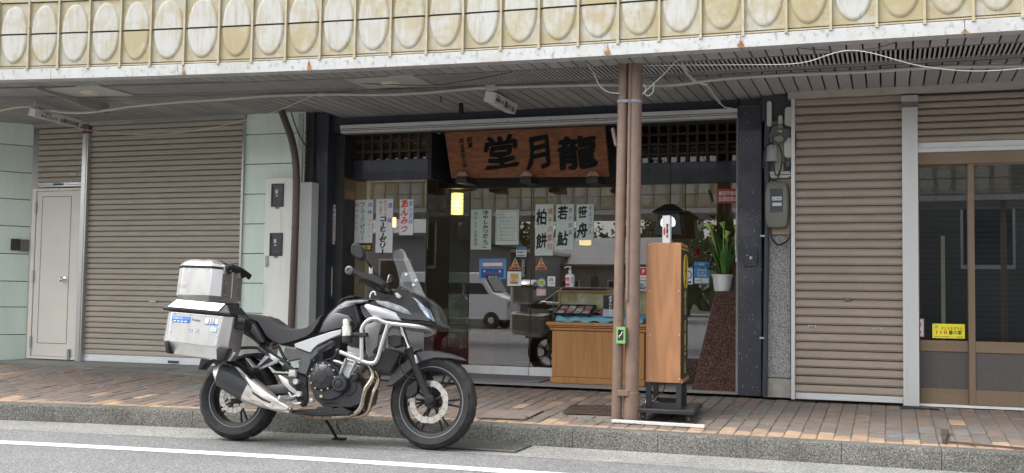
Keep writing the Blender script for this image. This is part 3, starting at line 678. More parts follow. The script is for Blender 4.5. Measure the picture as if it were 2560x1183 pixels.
# shutters and door
x1, x2, x3, x4 = lx(84, 600), lx(201, 600), lx(211, 600), lx(601, 600)
zt = lz(150, 318); zm = lz(150, 455)
zs0 = lz(150, 467)
t = shutter('roller_shutter', 'short grey roller shutter above the pale steel door', x1, x2, zs0, zt, LY+.03, 10, SHL, 1, lz(150, 455)-zs0, STEEL)
for px in (112, 183):
    c = at(px, 436, y=LY+.012); m = MB(); m.mm((c.x-.045, c.y-.003, c.z-.01), (c.x+.045, c.y+.006, c.z+.01)); m.build('grip', pm('cream_plastic', (.55, .5, .4), .5), t, bevel=.004)
c = at(144, 461, y=LY+.012); m = MB(); m.box(c, (.12, .012, .022)); pl = m.build('maker_plate', flat('navy_plate', (.03, .05, .1), .4), t)
big = shutter('roller_shutter', 'wide closed grey roller shutter behind the silver luggage boxes', x3+.03, x4, zl0, lz(400, 305), LY+.03, 43, SHL, 1, .075, flat('white_bar', (.72, .74, .76), .4))
c = at(381, 754, y=LY+.012); m = MB(); m.mm((c.x-.045, c.y-.003, c.z-.012), (c.x+.045, c.y+.006, c.z+.012)); m.build('grip', MATS['cream_plastic'], big, bevel=.004)
c = at(433, 905, y=LY+.01); m = MB(); m.box(c, (.13, .012, .024)); m.build('maker_plate', MATS['navy_plate'], big)
t = thing('steel_post', 'silver double upright between the pale door and the wide grey shutter', 'post', (x3, LY, zl0)); ztop = lz(212, 335)
m = MB(); m.mm((x2+.003, LY-.03, zl0-.02), (x3+.008, LY+.06, ztop)); m.mm((x3+.012, LY-.03, zl0-.02), (x3+.03, LY+.06, ztop)); m.build('rail', STEEL, t, bevel=.003)
m = MB(); m.mm((x2+.003, LY-.032, ztop), (x3+.03, LY+.06, lz(212, 312))); m.build('cap', pm('rusty_cap', (.16, .08, .05), .8, var=.3, vs=20), t)
DOORM = pm('pale_door', (.72, .69, .63), .45, var=.05, vs=1.5, c2=(.65, .62, .56), c2s=5, c2lo=.6, c2hi=.8)
t = thing('steel_door', 'pale beige steel door with round knob beside the green side wall', 'door', ((x1+x2)/2, LY, zl0))
z0, z1 = lz(130, 898), lz(140, 471); m = MB()
m.mm((x1-.02, LY-.02, z0), (x1+.03, LY+.05, z1)); m.mm((x2-.02, LY-.02, z0), (x2, LY+.05, z1)); m.mm((x1+.03, LY-.02, z1-.03), (x2-.02, LY+.05, z1)); m.mm((x1+.03, LY-.02, z0), (x2-.02, LY+.05, z0+.03)); m.build('frame', DOORM, t, bevel=.003)
m = MB(); m.mm((x1+.035, LY-.008, z0+.034), (x2-.025, LY+.03, z1-.034)); lf = m.build('leaf', DOORM, t, bevel=.002)
lm = MB(); a, b, c_, d_ = x1+.11, x2-.13, z0+.17, z1-.09
for p, q in (((a, c_), (a+.006, d_)), ((b-.006, c_), (b, d_)), ((a, c_), (b, c_+.006)), ((a, d_-.006), (b, d_))): lm.mm((p[0], LY-.0095, p[1]), (q[0], LY-.006, q[1]))
lm.build('groove', flat('groove_dark', (.1, .1, .1), .8), lf)
k = at(157, 699, y=LY-.03); m = MB(); m.lathe([(.03, 0), (.034, -.006), (.012, -.012), (.012, -.035), (.024, -.045), (.026, -.06), (.015, -.072), (.001, -.073)], Matrix.Translation((k.x, LY-.008, k.z)) @ Matrix.Rotation(R(-90), 4, 'X'), 16); m.build('knob', pm('chrome', (.7, .7, .7), .12, 1, var=.02), lf)
for py in (520, 690, 855):
    q = at(87, py, y=LY-.02); m = MB(); m.box((x1+.032, LY-.024, q.z), (.02, .016, .13)); m.build('hinge', STEEL, t)
q = at(172, 887, y=LY-.02); m = MB(); m.box((q.x, LY-.024, q.z), (.03, .02, .12)); m.build('door_stop', pm('old_steel', (.3, .3, .28), .5, .5), t)
m = MB(); m.mm((x1-.03, LY-.025, zt), (x4+.03, LY+.1, lz(400, 288))); o = tag(m.build('lintel', pm('grey_steel_beam', (.34, .335, .32), .6, var=.08, vs=2), bevel=.004), 'grey steel lintel running above the left shutters', 'beam')
m = MB(); m.mm((x4+.002, LY-.02, zl0), (x4+.024, LY+.05, lz(605, 295))); o = tag(m.build('guide_rail', STEEL), 'thin silver guide rail at the right edge of the wide grey shutter', 'rail')
# tiled step
TL = pm('grey_step_tile', (.15, .165, .15), .6, var=.12, vs=5, orand=.12, bump=.2, bs=60)
st = kind(bpy.data.objects.new('tiled_step', None), 'structure'); col.objects.link(st); WM['tiled_step'] = Matrix()
xe = lx(500, 900)
tx = [-10.2+.3*i for i in range(15)]
for a, b in zip(tx, tx[1:]):
    for j in range(2):
        P = []
        for x, v in ((a+.003, j), (b-.003, j), (b-.003, j+1), (a+.003, j+1)):
            ys = 9.2+.02*(x+8); y = ys + (LY+.05-ys)*v/2 + (.002 if v == j else -.002); za = pave_z(x, ys)+.012; z = za + (zl0-za)*v/2; P.append((x, y, z))
        m = MB(); m.prism(P, (0, 0, -.02)); m.build('tile', TL, st, ang=0)
m = MB(); P = [(-10.2, 9.19, .2), (-6.0, 9.23, .2), (-6.0, LY+.05, .2), (-10.2, LY+.05, .2)]; T2 = [(x, y, (pave_z(x, y)+.003 if y < 9.5 else zl0-.004)) for x, y, z in P]
m.loft([P, T2]); m.build('step_bed', flat('step_grout', (.2, .2, .18), .9), st)
# green panels between the shutter and the sweet shop
gx0, gx1 = lx(608, 500), lx(757, 500)
GW2 = thing('panel_wall', 'pale green panelled wall strip behind the brown downpipe', 'wall', ((gx0+gx1)/2, LY, .3))
zj = [zl0-.05, lz(615, 857)] + [lz(615, v) for v in (783, 708, 634, 560, 485.5, 411, 337)] + [2.95]
for a, b in zip(zj, zj[1:]):
    m = MB(); m.mm((gx0, LY+.01, a+.004), (gx1, LY+.04, b-.004)); m.build('panel', GREEN, GW2, bevel=.003)
m = MB(); m.mm((gx0, LY+.025, zj[0]), (gx1, LY+.1, 2.95)); m.build('backing', MATS['panel_joint'], GW2)
# white meter cabinet
CABM = pm('cabinet_paint', (.82, .84, .79), .5, var=.04, vs=2, c2=(.5, .3, .12), c2s=3.2, c2lo=.57, c2hi=.8, c2st=(2.5, 2.5, .25), c3=(.25, .1, .04), c3s=9, c3lo=.74, c3hi=.8)
CY = LY-.1
def cx(px, py): return at(px, py, y=CY).x
def cz(px, py): return at(px, py, y=CY).z
t = thing('meter_cabinet', 'rust-streaked white meter cabinet with two small windows', 'cabinet', at(692, 800, y=CY))
m = MB(); m.mm((cx(660, 600), CY, cz(692, 852)), (cx(731, 600), LY+.005, cz(692, 445))); body = m.build('body', CABM, t, bevel=.006)
for (p, q) in (((680, 460), (709, 517)), ((676, 583), (706, 640))):
    a, b = at(*p, y=CY), at(*q, y=CY); m = MB(); fw = .014
    for u, v in (((a.x, a.z), (b.x, a.z-fw)), ((a.x, b.z+fw), (b.x, b.z)), ((a.x, a.z-fw), (a.x+fw, b.z+fw)), ((b.x-fw, a.z-fw), (b.x, b.z+fw))): m.mm((u[0], CY-.012, u[1]), (v[0], CY+.001, v[1]))
    o = m.build('window', MATS['black_plastic'], t)
    m = MB(); m.mm((a.x+fw, CY-.005, b.z+fw), (b.x-fw, CY-.002, a.z-fw)); m.build('pane', pm('dark_meter_pane', (.08, .085, .09), .15, var=.3, vs=20), o)
    m = MB(); m.mm((a.x+.045, CY-.0065, a.z-.1), (a.x+.075, CY-.005, a.z-.06)); m.mm((a.x+.05, CY-.0065, a.z-.13), (a.x+.075, CY-.005, a.z-.115)); m.build('dial', flat('meter_face', (.5, .52, .52), .4), o)
    m = MB(); m.mm(((a.x+b.x)/2-.022, CY-.008, b.z-.02), ((a.x+b.x)/2+.022, CY+.002, b.z-.003)); m.build('latch', flat('brass_plate', (.25, .2, .12), .5), t)
a, b = at(665, 640, y=CY), at(671, 667, y=CY); m = MB(); m.mm((a.x, CY-.014, a.z), (b.x, CY+.001, b.z)); m.build('handle', pm('handle_grey', (.35, .37, .37), .4, .3), t, bevel=.004)
# brown downpipe
DPM = pm('downpipe_brown', (.1, .07, .058), .4, var=.1, vs=5, coat=.1)
pts = [at(*p, y=9.42) for p in ((703, 275), (712, 300), (728, 345), (738, 395), (741, 450), (739, 550), (734, 680), (728, 815), (724, 900))]
t = thing('downpipe', 'dark brown downpipe curving from the canopy underside down past the white cabinet', 'pipe', pts[-1])
m = MB(); m.tube(smooth_path(pts, 5), .036, 16); m.build('pipe', DPM, t)
for py, px in ((448, 741), (573, 738), (757, 731)):
    q = at(px, py, y=9.42); m = MB(); m.tube([q, q+Vector((.001, 0, .02))], .0385, 16); m.build('collar', DPM, t)
# grey corner post, dark recess and white box left of the shop pillar
m = MB(); bx(m, (746, 285), (757, 860), LY-.02, LY+.05); tag(m.build('corner_post', pm('pale_grey_trim', (.5, .52, .51), .5), bevel=.003), 'pale grey corner trim between the green panels and the shop pillar', 'trim')
m = MB(); bx(m, (757, 285), (786, 454), LY+.06, LY+.2); tag(m.build('dark_recess', flat('recess_black', (.035, .035, .038), .6)), 'dark panel above the white corner box by the shop pillar', 'panel')
m = MB(); bx(m, (750, 456), (780, 905), LY-.04, LY+.2); tag(m.build('corner_box', pm('white_box', (.62, .66, .64), .5, var=.05), bevel=.004), 'tall pale corner boxing left of the dark blue shop pillar', 'box')
t = thing('loose_cable', 'black cable hanging down beside the curved brown downpipe', 'cable', at(745, 380, y=9.55))
m = MB(); m.tube(smooth_path([at(*p, y=9.5) for p in ((728, 282), (737, 310), (752, 345), (778, 385))]), .006, 6); m.build('cable', flat('black_cable', (.015, .015, .015), .5), t)
# ================================================================== the sweet shop
NAVY = pm('navy_timber', (.033, .038, .052), .5, var=.15, vs=5, stretch=(3, 3, .3), coat=.15, c2=(.06, .065, .08), c2s=5, c2lo=.55, c2hi=.75, c2st=(3, 3, .4), c3=(.3, .3, .31), c3s=50, c3lo=.69, c3hi=.73, c3st=(1, 1, .5), bump=.2, bs=50, world_co=True)
NAVYW = pm('worn_navy_timber', (.033, .038, .052), .5, var=.15, vs=5, coat=.15, c2=(.06, .065, .08), c2s=5, c3=(.36, .36, .35), c3s=60, c3lo=.61, c3hi=.66, c3st=(1, 1, .45), bump=.3, bs=50, world_co=True)
DRK = pm('dark_timber', (.02, .02, .022), .55, var=.2, vs=4)
MY, SY, GY, WY = 9.7, 10.1, 10.7, 10.6
FLZ = .25
kind(MB().add([(-5.3, 9.6, FLZ+.002), (-1.25, 9.6, FLZ+.002), (-1.25, 10.75, FLZ+.003), (-5.3, 10.75, FLZ+.003)], [(0, 1, 2, 3)]).build('shop_threshold', pm('threshold_concrete', (.3, .29, .27), .8, var=.1, vs=6, bump=.3)), 'structure')
def shop_box(name, label, cat, p0, p1, y0, y1, mat, bevel=.006):
    m = MB(); bx(m, p0, p1, y0, y1); return tag(m.build(name, mat, bevel=bevel), label, cat)
shop_box('timber_pillar', 'dark blue timber pillar left of the show window', 'pillar', (783, 284), (822, 930), MY, MY+.3, NAVY)
shop_box('timber_pillar', 'narrow black jamb with small direction signs left of the show window', 'pillar', (822, 290), (864, 930), MY+.14, MY+.42, DRK)
shop_box('timber_pillar', 'scuffed dark blue timber pillar right of the granite plinth', 'pillar', (1846, 262), (1905, 992), MY-.05, MY+.35, NAVYW)
m = MB(); bx(m, (822, 276), (1846, 293), MY+.08, MY+.3); tag(m.build('lintel_beam', NAVY, bevel=.005), 'dark beam behind the silver shutter rail of the shop', 'beam')
t = thing('shutter_rail', 'long silver ribbed shutter housing above the shop front', 'rail', at(1340, 300, y=MY))
for k, (za, zb_) in enumerate(((293, 303), (304.5, 308), (309.5, 315))):
    a, b = at(852+k*1.5, za+14, y=MY-.0), at(1845, za-11, y=MY); m = MB()
    h = (zb_-za)/2700*10.2; z = at(1340, za, y=MY).z
    m.mm((a.x, MY-.02-.012*(k == 2), z-h), (b.x, MY+.07, z)); m.build('rib', ALU, t, bevel=.003)
for px in (958, 1060, 1165, 1270, 1378, 1490, 1722):
    q = at(px, 300-(px-1340)*.0235, y=MY-.021); m = MB(); m.box((q.x, q.y, q.z), (.008, .004, .008)); m.build('screw', MATS['black_plastic'], t)
# lattices
LAT = pm('lattice_timber', (.045, .032, .028), .55, var=.2, vs=6)
def lattice(name, label, p0, p1, y, nx, nz_, bw=.022):
    a, b = at(*p0, y=y), at(*p1, y=y); t = thing(name, label, 'lattice', ((a.x+b.x)/2, y, b.z)); W = b.x-a.x; Hh = a.z-b.z
    vb = MB(); vb.box((0, 0, 0), (bw, .03, Hh)); vb = vb.mesh('bar', LAT); hb = MB(); hb.box((0, 0, 0), (W, .02, bw)); hb = hb.mesh('bar', LAT)
    for i in range(nx+1): place(vb, 'bar', t, Matrix.Translation((a.x+W*i/nx, y, (a.z+b.z)/2)))
    for j in range(nz_+1): place(hb, 'bar', t, Matrix.Translation(((a.x+b.x)/2, y+.002, b.z+Hh*j/nz_)))
    m = MB(); m.mm((a.x, y+.03, b.z), (b.x, y+.034, a.z)); m.build('pane', glass('transom_glass', (.28, .3, .3), 1.6), t); return t
lattice('transom_lattice', 'dark wooden lattice above the left show window', (866, 305), (1070, 402), SY-.02, 9, 4, .026)
lattice('transom_lattice', 'dark wooden lattice above the right shop window', (1600, 290), (1843, 405), WY-.02, 10, 5, .022)
shop_box('transom_beam', 'flat dark blue beam under the left lattice', 'beam', (864, 402), (1071, 447), SY-.05, SY+.1, NAVY)
shop_box('transom_beam', 'flat dark blue beam under the right lattice', 'beam', (1596, 408), (1846, 455), WY-.05, WY+.1, NAVY)
a = at(1071, 400, y=SY); m = MB(); m.mm((a.x+.002, SY-.04, at(1071, 447, y=SY).z), (a.x+.05, GY, 2.75)); m.build('side_board', DRK); tag(bpy.data.objects['side_board'], 'black boarded return between the left lattice and the name board', 'board')
m = MB(); bx(m, (1100, 300), (1600, 461), GY-.06, GY+.06); tag(m.build('door_header', DRK, bevel=.005), 'black header above the glass shop doors', 'beam')
# glass
SG = glass('shop_glass', (.84, .88, .85), 2.75)
DG = glass('shop_door_glass', (.66, .7, .66), 2.75)
zsh = at(960, 447, y=SY).z
t = thing('show_window', 'left show window of the sweet shop with three brush-written posters', 'window', at(960, 900, y=SY))
a, b = at(864, 600, y=SY), at(1066, 600, y=SY); m = MB(); m.mm((a.x, SY, .5), (b.x, SY+.008, zsh)); m.build('pane', SG, t)
m = MB(); m.mm((a.x, SY-.03, FLZ), (b.x, SY+.06, .5)); m.build('base', DRK, t)
m = MB(); m.mm((b.x-.004, SY+.009, .5), (b.x+.004, GY, at(1120, 461, y=GY).z)); m.build('return_pane', DG, t)
m = MB(); m.mm((b.x-.03, SY+.07, FLZ), (b.x+.03, GY, .499)); m.build('return_base', DRK, t)
m = MB(); m.tube([(b.x, SY, .5), (b.x, SY, zsh)], .006, 6); m.build('edge_seal', MATS['black_plastic'], t)
zdh = at(1330, 461, y=GY).z; zdb = at(1250, 913, y=GY).z
PULL = pm('door_pull', (.18, .18, .18), .3, .6)
def gdoor(px0, px1, label, sill, y=GY):
    a, b = at(px0, 700, y=y), at(px1, 700, y=y); t = thing('glass_door', label, 'door', ((a.x+b.x)/2, y, FLZ))
    m = MB(); m.mm((a.x+.003, y, FLZ+.1), (b.x-.003, y+.01, zdh)); m.build('pane', DG, t)
    m = MB(); m.mm((a.x+.003, y-.02, FLZ+.006), (b.x-.003, y+.03, FLZ+.1)); m.build('bottom_rail', pm('white_aluminium', (.82, .83, .83), .45, .0), t, bevel=.003)
    m = MB(); m.mm((a.x+.0, y-.001, FLZ+.1), (a.x+.006, y+.012, zdh)); m.build('edge_seal', MATS['black_plastic'], t)
    return t
d1 = gdoor(1121, 1326, 'left glass sliding door of the shop with notices and a pull bar', 0)
d2 = gdoor(1326, 1545, 'right glass sliding door behind the wooden counter', 0)
a, b = at(1305, 648, y=GY-.01), at(1313, 694, y=GY-.01); m = MB(); m.mm((a.x, GY-.03, b.z), (b.x, GY-.001, a.z)); m.build('pull_bar', PULL, d1, bevel=.004)
t = thing('shop_window', 'right shop window behind the wooden sign stand beside the granite wedge', 'window', at(1720, 900, y=WY))
a, b = at(1545, 700, y=WY), at(1846, 700, y=WY); zw = at(1720, 455, y=WY).z
m = MB(); m.mm((a.x, WY, .5), (b.x, WY+.008, zw)); m.build('pane', SG, t)
GRA = speckle('red_granite', [(.05, .024, .018), (.095, .047, .037), (.14, .08, .063), (.03, .019, .016)], scale=140, rough=.22, bump=.05, big=.1)
m = MB(); m.mm((a.x, WY-.06, FLZ-.03), (b.x, WY+.1, .498)); m.build('plinth', GRA, t)
# interior
t = room('shop_interior', 'dim interior of the sweet shop seen through its glass', -6.3, -1.3, SY+.02, 14.2, FLZ, 2.86, (.4, .35, .27), (.17, .145, .12))
shop_box('inner_wall', 'beige wall end inside the left edge of the show window', 'wall', (862, 440), (892, 930), SY+.05, SY+.35, flat('beige_wall', (.55, .5, .4), .8), 0)
LAMP = pm('lamp_paper', (.8, .65, .35), .6, var=.05, emit=(1, .7, .28), es=1.3)
def lamp(px, py, y, r, h, label, mat=LAMP):
    c = at(px, py, y=y); t = thing('wall_lamp', label, 'lamp', c); m = MB(); m.lathe([(r*.98, -h), (r, -h*.9), (r, h*.9), (r*.98, h)], Matrix.Translation(c), 20); m.build('shade', mat, t)
    for k in range(5):
        m = MB(); z = -h+2*h*(k+.5)/5; m.ring([c+Vector((r*1.01*math.cos(2*math.pi*i/20), r*1.01*math.sin(2*math.pi*i/20), z)) for i in range(20)], .003, 5); m.build('hoop', flat('lamp_hoop', (.3, .2, .08), .6), t)
    return t
gl_ = bpy.data.lights.new('lamp_glow', 'POINT'); gl_.energy = 4; gl_.color = (1, .62, .25); gl_.shadow_soft_size = .06; go_ = bpy.data.objects.new('lamp_glow', gl_); col.objects.link(go_); go_.location = at(1143, 510, y=11.62)
lamp(1143, 510, 11.8, .072, .125, 'glowing paper wall lamp inside the left glass door')
lamp(983, 556, 10.9, .03, .05, 'small orange glowing lamp behind the second show window poster', pm('small_lamp', (.8, .5, .2), .6, emit=(1, .45, .1), es=6))
lamp(1463, 606, 12.2, .07, .03, 'small glowing lamp deep inside the right glass door')
# goods: red cloth table with boxes
m = MB(); bx(m, (1062, 832), (1235, 915), 11.1, 11.8); tag(m.build('red_cloth_table', pm('red_cloth', (.32, .04, .05), .8, var=.1), bevel=.01), 'low display table under a red cloth inside the door', 'table')
zc = at(1130, 832, y=11.1).z
for i, (u, w, h, l) in enumerate(((1072, 48, 3, 'white confectionery box stack by the window edge'), (1123, 50, 2, 'pale confectionery boxes stacked mid table'), (1176, 30, 2, 'tan confectionery boxes at the right end of the red table'))):
    a, b = at(u, 800, y=11.15), at(u+w, 800, y=11.15)
    for k in range(h):
        m = MB(); m.mm((a.x, 11.15, zc+.004+k*.085), (b.x, 11.5, zc+.084+k*.085)); tag(m.build('sweet_box', flat('box_%d' % i, ((.6, .58, .5), (.5, .48, .4), (.45, .36, .24))[i], .7), bevel=.004), l+(', lowest', ', second', ', top')[k], 'box', 'boxes on the red table')
# cabinets deep inside
m = MB(); bx(m, (1235, 800), (1330, 905), 11.6, 12.2); tag(m.build('low_cabinet', pm('dark_cabinet', (.09, .06, .045), .5), bevel=.01), 'dark low cabinet inside the left glass door', 'cabinet')
m = MB(); bx(m, (1400, 640), (1545, 915), 13.2, 14.0); tag(m.build('display_case', pm('brown_case', (.16, .1, .06), .5), bevel=.01), 'brown display case at the back of the shop', 'cabinet')
# ================================================================== across the street (seen mirrored in the glass)
OC = thing('street_canopy', 'canopy of the opposite pavement with oval fascia tiles, mirrored in the shop glass', 'canopy', (-6, -1.2, 2.87))
oy = -1.15
for i in range(50):
    xm = -13+.303*i
    for me, z in ((tml, Z0+TH/2), (tmu, Z0+TH*1.5)): place(me, 'fascia_tile', OC, Matrix.Translation((xm, oy, z)) @ Matrix.Rotation(math.pi, 4, 'Z'))
    place(mul, 'mullion', OC, Matrix.Translation((xm+.15, oy+.01, Z0+TH)) @ Matrix.Rotation(math.pi, 4, 'Z'))
for nm, a, b, mt in (('fascia_band', (-14, oy-.1, FZ), (4, oy+.02, FZ+.098), BAND), ('fascia_backing', (-14, oy-.1, FZ+.1), (4, oy-.021, Z0+2*TH), BACKM), ('upper_rail', (-14, oy-.1, Z0+2*TH+.002), (4, oy+.03, Z0+2*TH+.16), BAND), ('canopy_roof', (-14, oy-2.2, Z0+2*TH+.17), (4, oy+.04, Z0+2*TH+.23), MATS['canopy_roof']), ('soffit', (-14, oy-2.2, FZ+.02), (4, oy-.11, FZ+.05), SOF)):
    m = MB(); m.mm(a, b); m.build(nm, mt, OC)
for i, x in enumerate((-12.0, -7.5, -3.1, 1.9)):
    m = MB(); m.tube([(x, oy-.3, 0), (x, oy-.3, FZ+.02)], .05, 14); m.build('post', BRN, OC)
def mir(px, py, yv, plane=GY): p = at(px, py, y=yv); return Vector((p.x, 2*plane-yv, p.z))
# white van
WP = pm('white_car_paint', (.85, .86, .87), .25, var=.02, coat=.6); CG = pm('car_window', (.03, .035, .04), .08, var=.1); TYR = pm('tyre_rubber', (.03, .03, .032), .75, var=.15, bump=.3)
vx, vy = mir(1165, 790, 34.5).x, -13.2
VAN = thing('white_van', 'small white van parked across the street, mirrored in the glass door', 'van', (vx, vy, 0))
def vp(x, y, z): return Vector((vx+x, vy+y, z))
prof = [(-1.7, .3), (-1.7, 1.55), (-1.6, 1.85), (.75, 1.88), (1.2, 1.2), (1.68, 1.0), (1.72, .3)]
m = MB(); m.loft([[vp(x*.99, y, z*(.985 if z > 1 else 1)) for x, z in prof] for y in (-.72,)] + [[vp(x, y, z) for x, z in prof] for y in (-.66, .66)] + [[vp(x*.99, .72, z*(.985 if z > 1 else 1)) for x, z in prof]]); m.build('body', WP, VAN, bevel=.03)
for a, b in (((-1.55, 1.15), (-.75, 1.7)), ((-.68, 1.15), (.1, 1.7)), ((.17, 1.15), (1.05, 1.7))):
    m = MB(); m.prism([vp(a[0], .722, a[1]), vp(b[0], .722, a[1]), vp(b[0]-(.38 if b[0] > 1 else 0), .71, b[1]), vp(a[0], .71, b[1])], (0, .006, 0)); m.build('window', CG, VAN)
m = MB(); m.prism([vp(.86, -.6, 1.78), vp(.86, .6, 1.78), vp(1.2, .62, 1.24), vp(1.2, -.62, 1.24)], (.02, 0, .02)); m.build('windscreen', CG, VAN)
for x in (-1.1, 1.15):
    for y in (-.66, .66):
        m = MB(); M_ = Matrix.Translation(vp(x, y, .28)) @ Matrix.Rotation(R(90), 4, 'X'); m.lathe([(.16, -.09), (.27, -.09), (.285, -.05), (.285, .05), (.27, .09), (.16, .09)], M_, 20); w_ = m.build('wheel', TYR, VAN); m = MB(); m.lathe([(.001, -.095), (.05, -.1), (.16, -.08), (.16, .08), (.05, .1), (.001, .095)], M_, 20); m.build('rim', ALU, w_)
for y in (-.55, .55):
    m = MB(); m.box(vp(1.7, y, .85), (.06, .2, .16)); m.build('headlight', pm('lamp_glass', (.6, .62, .65), .1, .3), VAN, bevel=.01)
# dark car beside it
cx0 = mir(1480, 800, 34).x; DC = thing('dark_car', 'dark parked car across the street, mirrored beside the counter', 'car', (cx0, -13, 0))
pr = [(-2, .35), (-2, .85), (-1.5, 1.0), (-.9, 1.42), (.5, 1.42), (1.1, .98), (1.9, .8), (1.95, .35)]
m = MB(); m.loft([[Vector((cx0+x, -13+y, z)) for x, z in pr] for y in (-.75, .75)]); m.build('body', pm('dark_car_paint', (.03, .03, .035), .2, coat=.6), DC, bevel=.05)
for x in (-1.3, 1.25):
    for y in (-.7, .7):
        m = MB(); m.lathe([(.15, -.09), (.3, -.09), (.31, .05), (.3, .1), (.15, .1)], Matrix.Translation((cx0+x, -13+y, .31)) @ Matrix.Rotation(R(90), 4, 'X'), 18); m.build('wheel', TYR, DC)
# buildings
def house(name, label, x0, x1, y0, y1, h, wall, roof=None, rh=1.3):
    t = thing(name, label, 'building', ((x0+x1)/2, y0, 0)); m = MB(); m.mm((x0, y0, 0), (x1, y1, h)); m.build('wall', wall, t)
    yc = (y0+y1)/2
    if roof:
        m = MB(); m.loft([[Vector((x, y0+.4, h-.05)), Vector((x, yc, h+rh)), Vector((x, y1-.4, h-.05)), Vector((x, y1-.4, h-.15)), Vector((x, y0+.4, h-.15))] for x in (x0-.4, x1+.4)]); m.build('roof', roof, t)
    else:
        m = MB(); m.mm((x0-.15, y0+.2, h), (x1+.15, y1-.15, h+.14)); m.build('parapet', ALU, t)
    n = max(1, int((x1-x0)/2.2))
    for i in range(n):
        xx = x0+(x1-x0)*(i+.5)/n; m = MB(); m.mm((xx-.6, y0, h*.38), (xx+.6, y0+.05, h*.72)); f = m.build('window', MATS['aluminium_trim'], t); m = MB(); m.mm((xx-.54, y0+.05, h*.4), (xx+.54, y0+.06, h*.7)); m.build('pane', CG, f)
    return t
GWALL = pm('grey_siding', (.22, .23, .235), .7, var=.1, vs=2); CRW = pm('cream_siding', (.26, .245, .21), .7, var=.1, vs=2); KAW = pm('grey_roof_tile', (.13, .135, .14), .5, var=.2, vs=9, bump=1, bs=6)
g0, g1 = mir(1040, 700, 42).x, mir(1330, 700, 42).x
house('garage', 'low grey garage across the street, mirrored in the left glass door', g0, g1, -21, -26, 2.9, GWALL)
h0, h1 = mir(1345, 700, 46).x, mir(1560, 700, 46).x
house('tiled_house', 'house with grey tiled roof across the street, mirrored in the right glass door', h0, h1+1, -25, -31, 2.6, CRW, KAW)
house('siding_house', 'pale house across the street, mirrored in the show window', -22, -14.5, -13, -20, 3.2, GWALL, KAW, 1.6)
house('shop_block', 'pale two-storey block across the street to the right', -1.5, 6, -9, -14, 5.0, pm('dark_siding', (.1, .1, .1), .7, var=.1, vs=2))
# trees
LEAF = pm('leaf', (.06, .1, .035), .6, var=.4, vs=3, world_co=True); BARK = pm('bark', (.09, .07, .055), .9, var=.2)
def tree(x, y, h, r, label, n=2600):
    t = thing('broadleaf_tree', label, 'tree', (x, y, 0), group='trees across the street'); m = MB(); m.tube(smooth_path([(x, y, 0), (x+.1, y, h*.3), (x-.1, y, h*.6), (x, y, h*.85)]), [.2*(1-i/20) for i in range(19)], 8); tr = m.build('trunk', BARK, t)
    m = MB(); cl = [(Vector((rnd.gauss(0, r*.5), rnd.gauss(0, r*.5), h*.62+rnd.gauss(0, r*.42))), rnd.uniform(.35, .7)*r*.6) for _ in range(26)]
    for i in range(n):
        c, rr = rnd.choice(cl); d = Vector((rnd.gauss(0, 1), rnd.gauss(0, 1), rnd.gauss(0, 1))).normalized()*rr*rnd.uniform(.6, 1.0)
        p = Vector((x, y, 0))+c+d; u = Vector((rnd.gauss(0, 1), rnd.gauss(0, 1), rnd.gauss(0, .6))).normalized(); v = u.orthogonal().normalized(); s = rnd.uniform(.08, .17)
        m.add([p-u*s, p+v*s*.5, p+u*s, p-v*s*.5], [(0, 1, 2, 3)])
    m.build('crown', LEAF, t, ang=0)
for i, (px, yv, h, r, l) in enumerate(((1200, 50, 7.5, 2.6, 'leafy tree behind the mirrored garage in the left glass door'), (1300, 52, 7, 2.4, 'leafy tree mirrored above the seam of the glass doors'), (1030, 46, 6, 2.2, 'leafy tree mirrored at the right side of the show window'), (1650, 55, 6.5, 2.2, 'leafy tree mirrored in the right shop window'))):
    p = mir(px, 700, yv); tree(p.x, p.y, h, r, l)

# far treeline added to block the bright horizon sky in the reflections
m = MB(); N_ = 90
for row in range(3):
    for i in range(N_):
        for k in range(26):
            x = -75+110*(i+rnd.random())/N_; y = -46-3*row+rnd.uniform(-1, 1); top = 5.2+1.6*mnoise.noise(Vector((x*.12, row, 0)))+.9*mnoise.noise(Vector((x*.5, row, 3)))
            p = Vector((x, y, rnd.uniform(.1, 1)*top)); u = Vector((rnd.gauss(0, 1), rnd.gauss(0, .4), rnd.gauss(0, 1))).normalized(); v = u.orthogonal().normalized(); s_ = rnd.uniform(.35, .75)
            m.add([p-u*s_, p+v*s_*.7, p+u*s_, p-v*s_*.7], [(0, 1, 2, 3)])
o = kind(m.build('sky_block_trees', LEAF, ang=0), 'stuff'); o['label'] = 'dark row of distant trees added to block the bright horizon sky'; o['category'] = 'trees'
# ================================================================== the motorcycle
BPr, BPf, BLEAN = Vector((-4.5, 6.85, .004)), Vector((-3.02, 7.0, .004)), R(6)
BX = (BPf-BPr).normalized(); BEL = Vector((-BX.y, BX.x, 0)); BUP = Vector((0, 0, 1))*math.cos(BLEAN)+BEL*math.sin(BLEAN); BLAT = BEL*math.cos(BLEAN)-Vector((0, 0, 1))*math.sin(BLEAN)
WB = (BPf-BPr).length
def bp(x, l, u): return BPr + BX*x + BLAT*l + BUP*u
def bk(px, py, l):
    P = on_plane(px, py, BPr+BLAT*l, BLAT)-BPr; return P.dot(BX), P.dot(BUP)
ZM = dict(A=(380, 580, .4651), B=(780, 580, .4732), C=(560, 760, .2537), D=(760, 800, .2198), E=(860, 600, .2199), F=(400, 630, .2451))
def zp(k, pts): ox, oy, s = ZM[k]; return [(ox+s*x, oy+s*y) for x, y in pts]
BIKE = thing('motorcycle', 'black adventure motorcycle with silver luggage boxes leaning on its stand at the kerb', 'motorcycle', BPr)
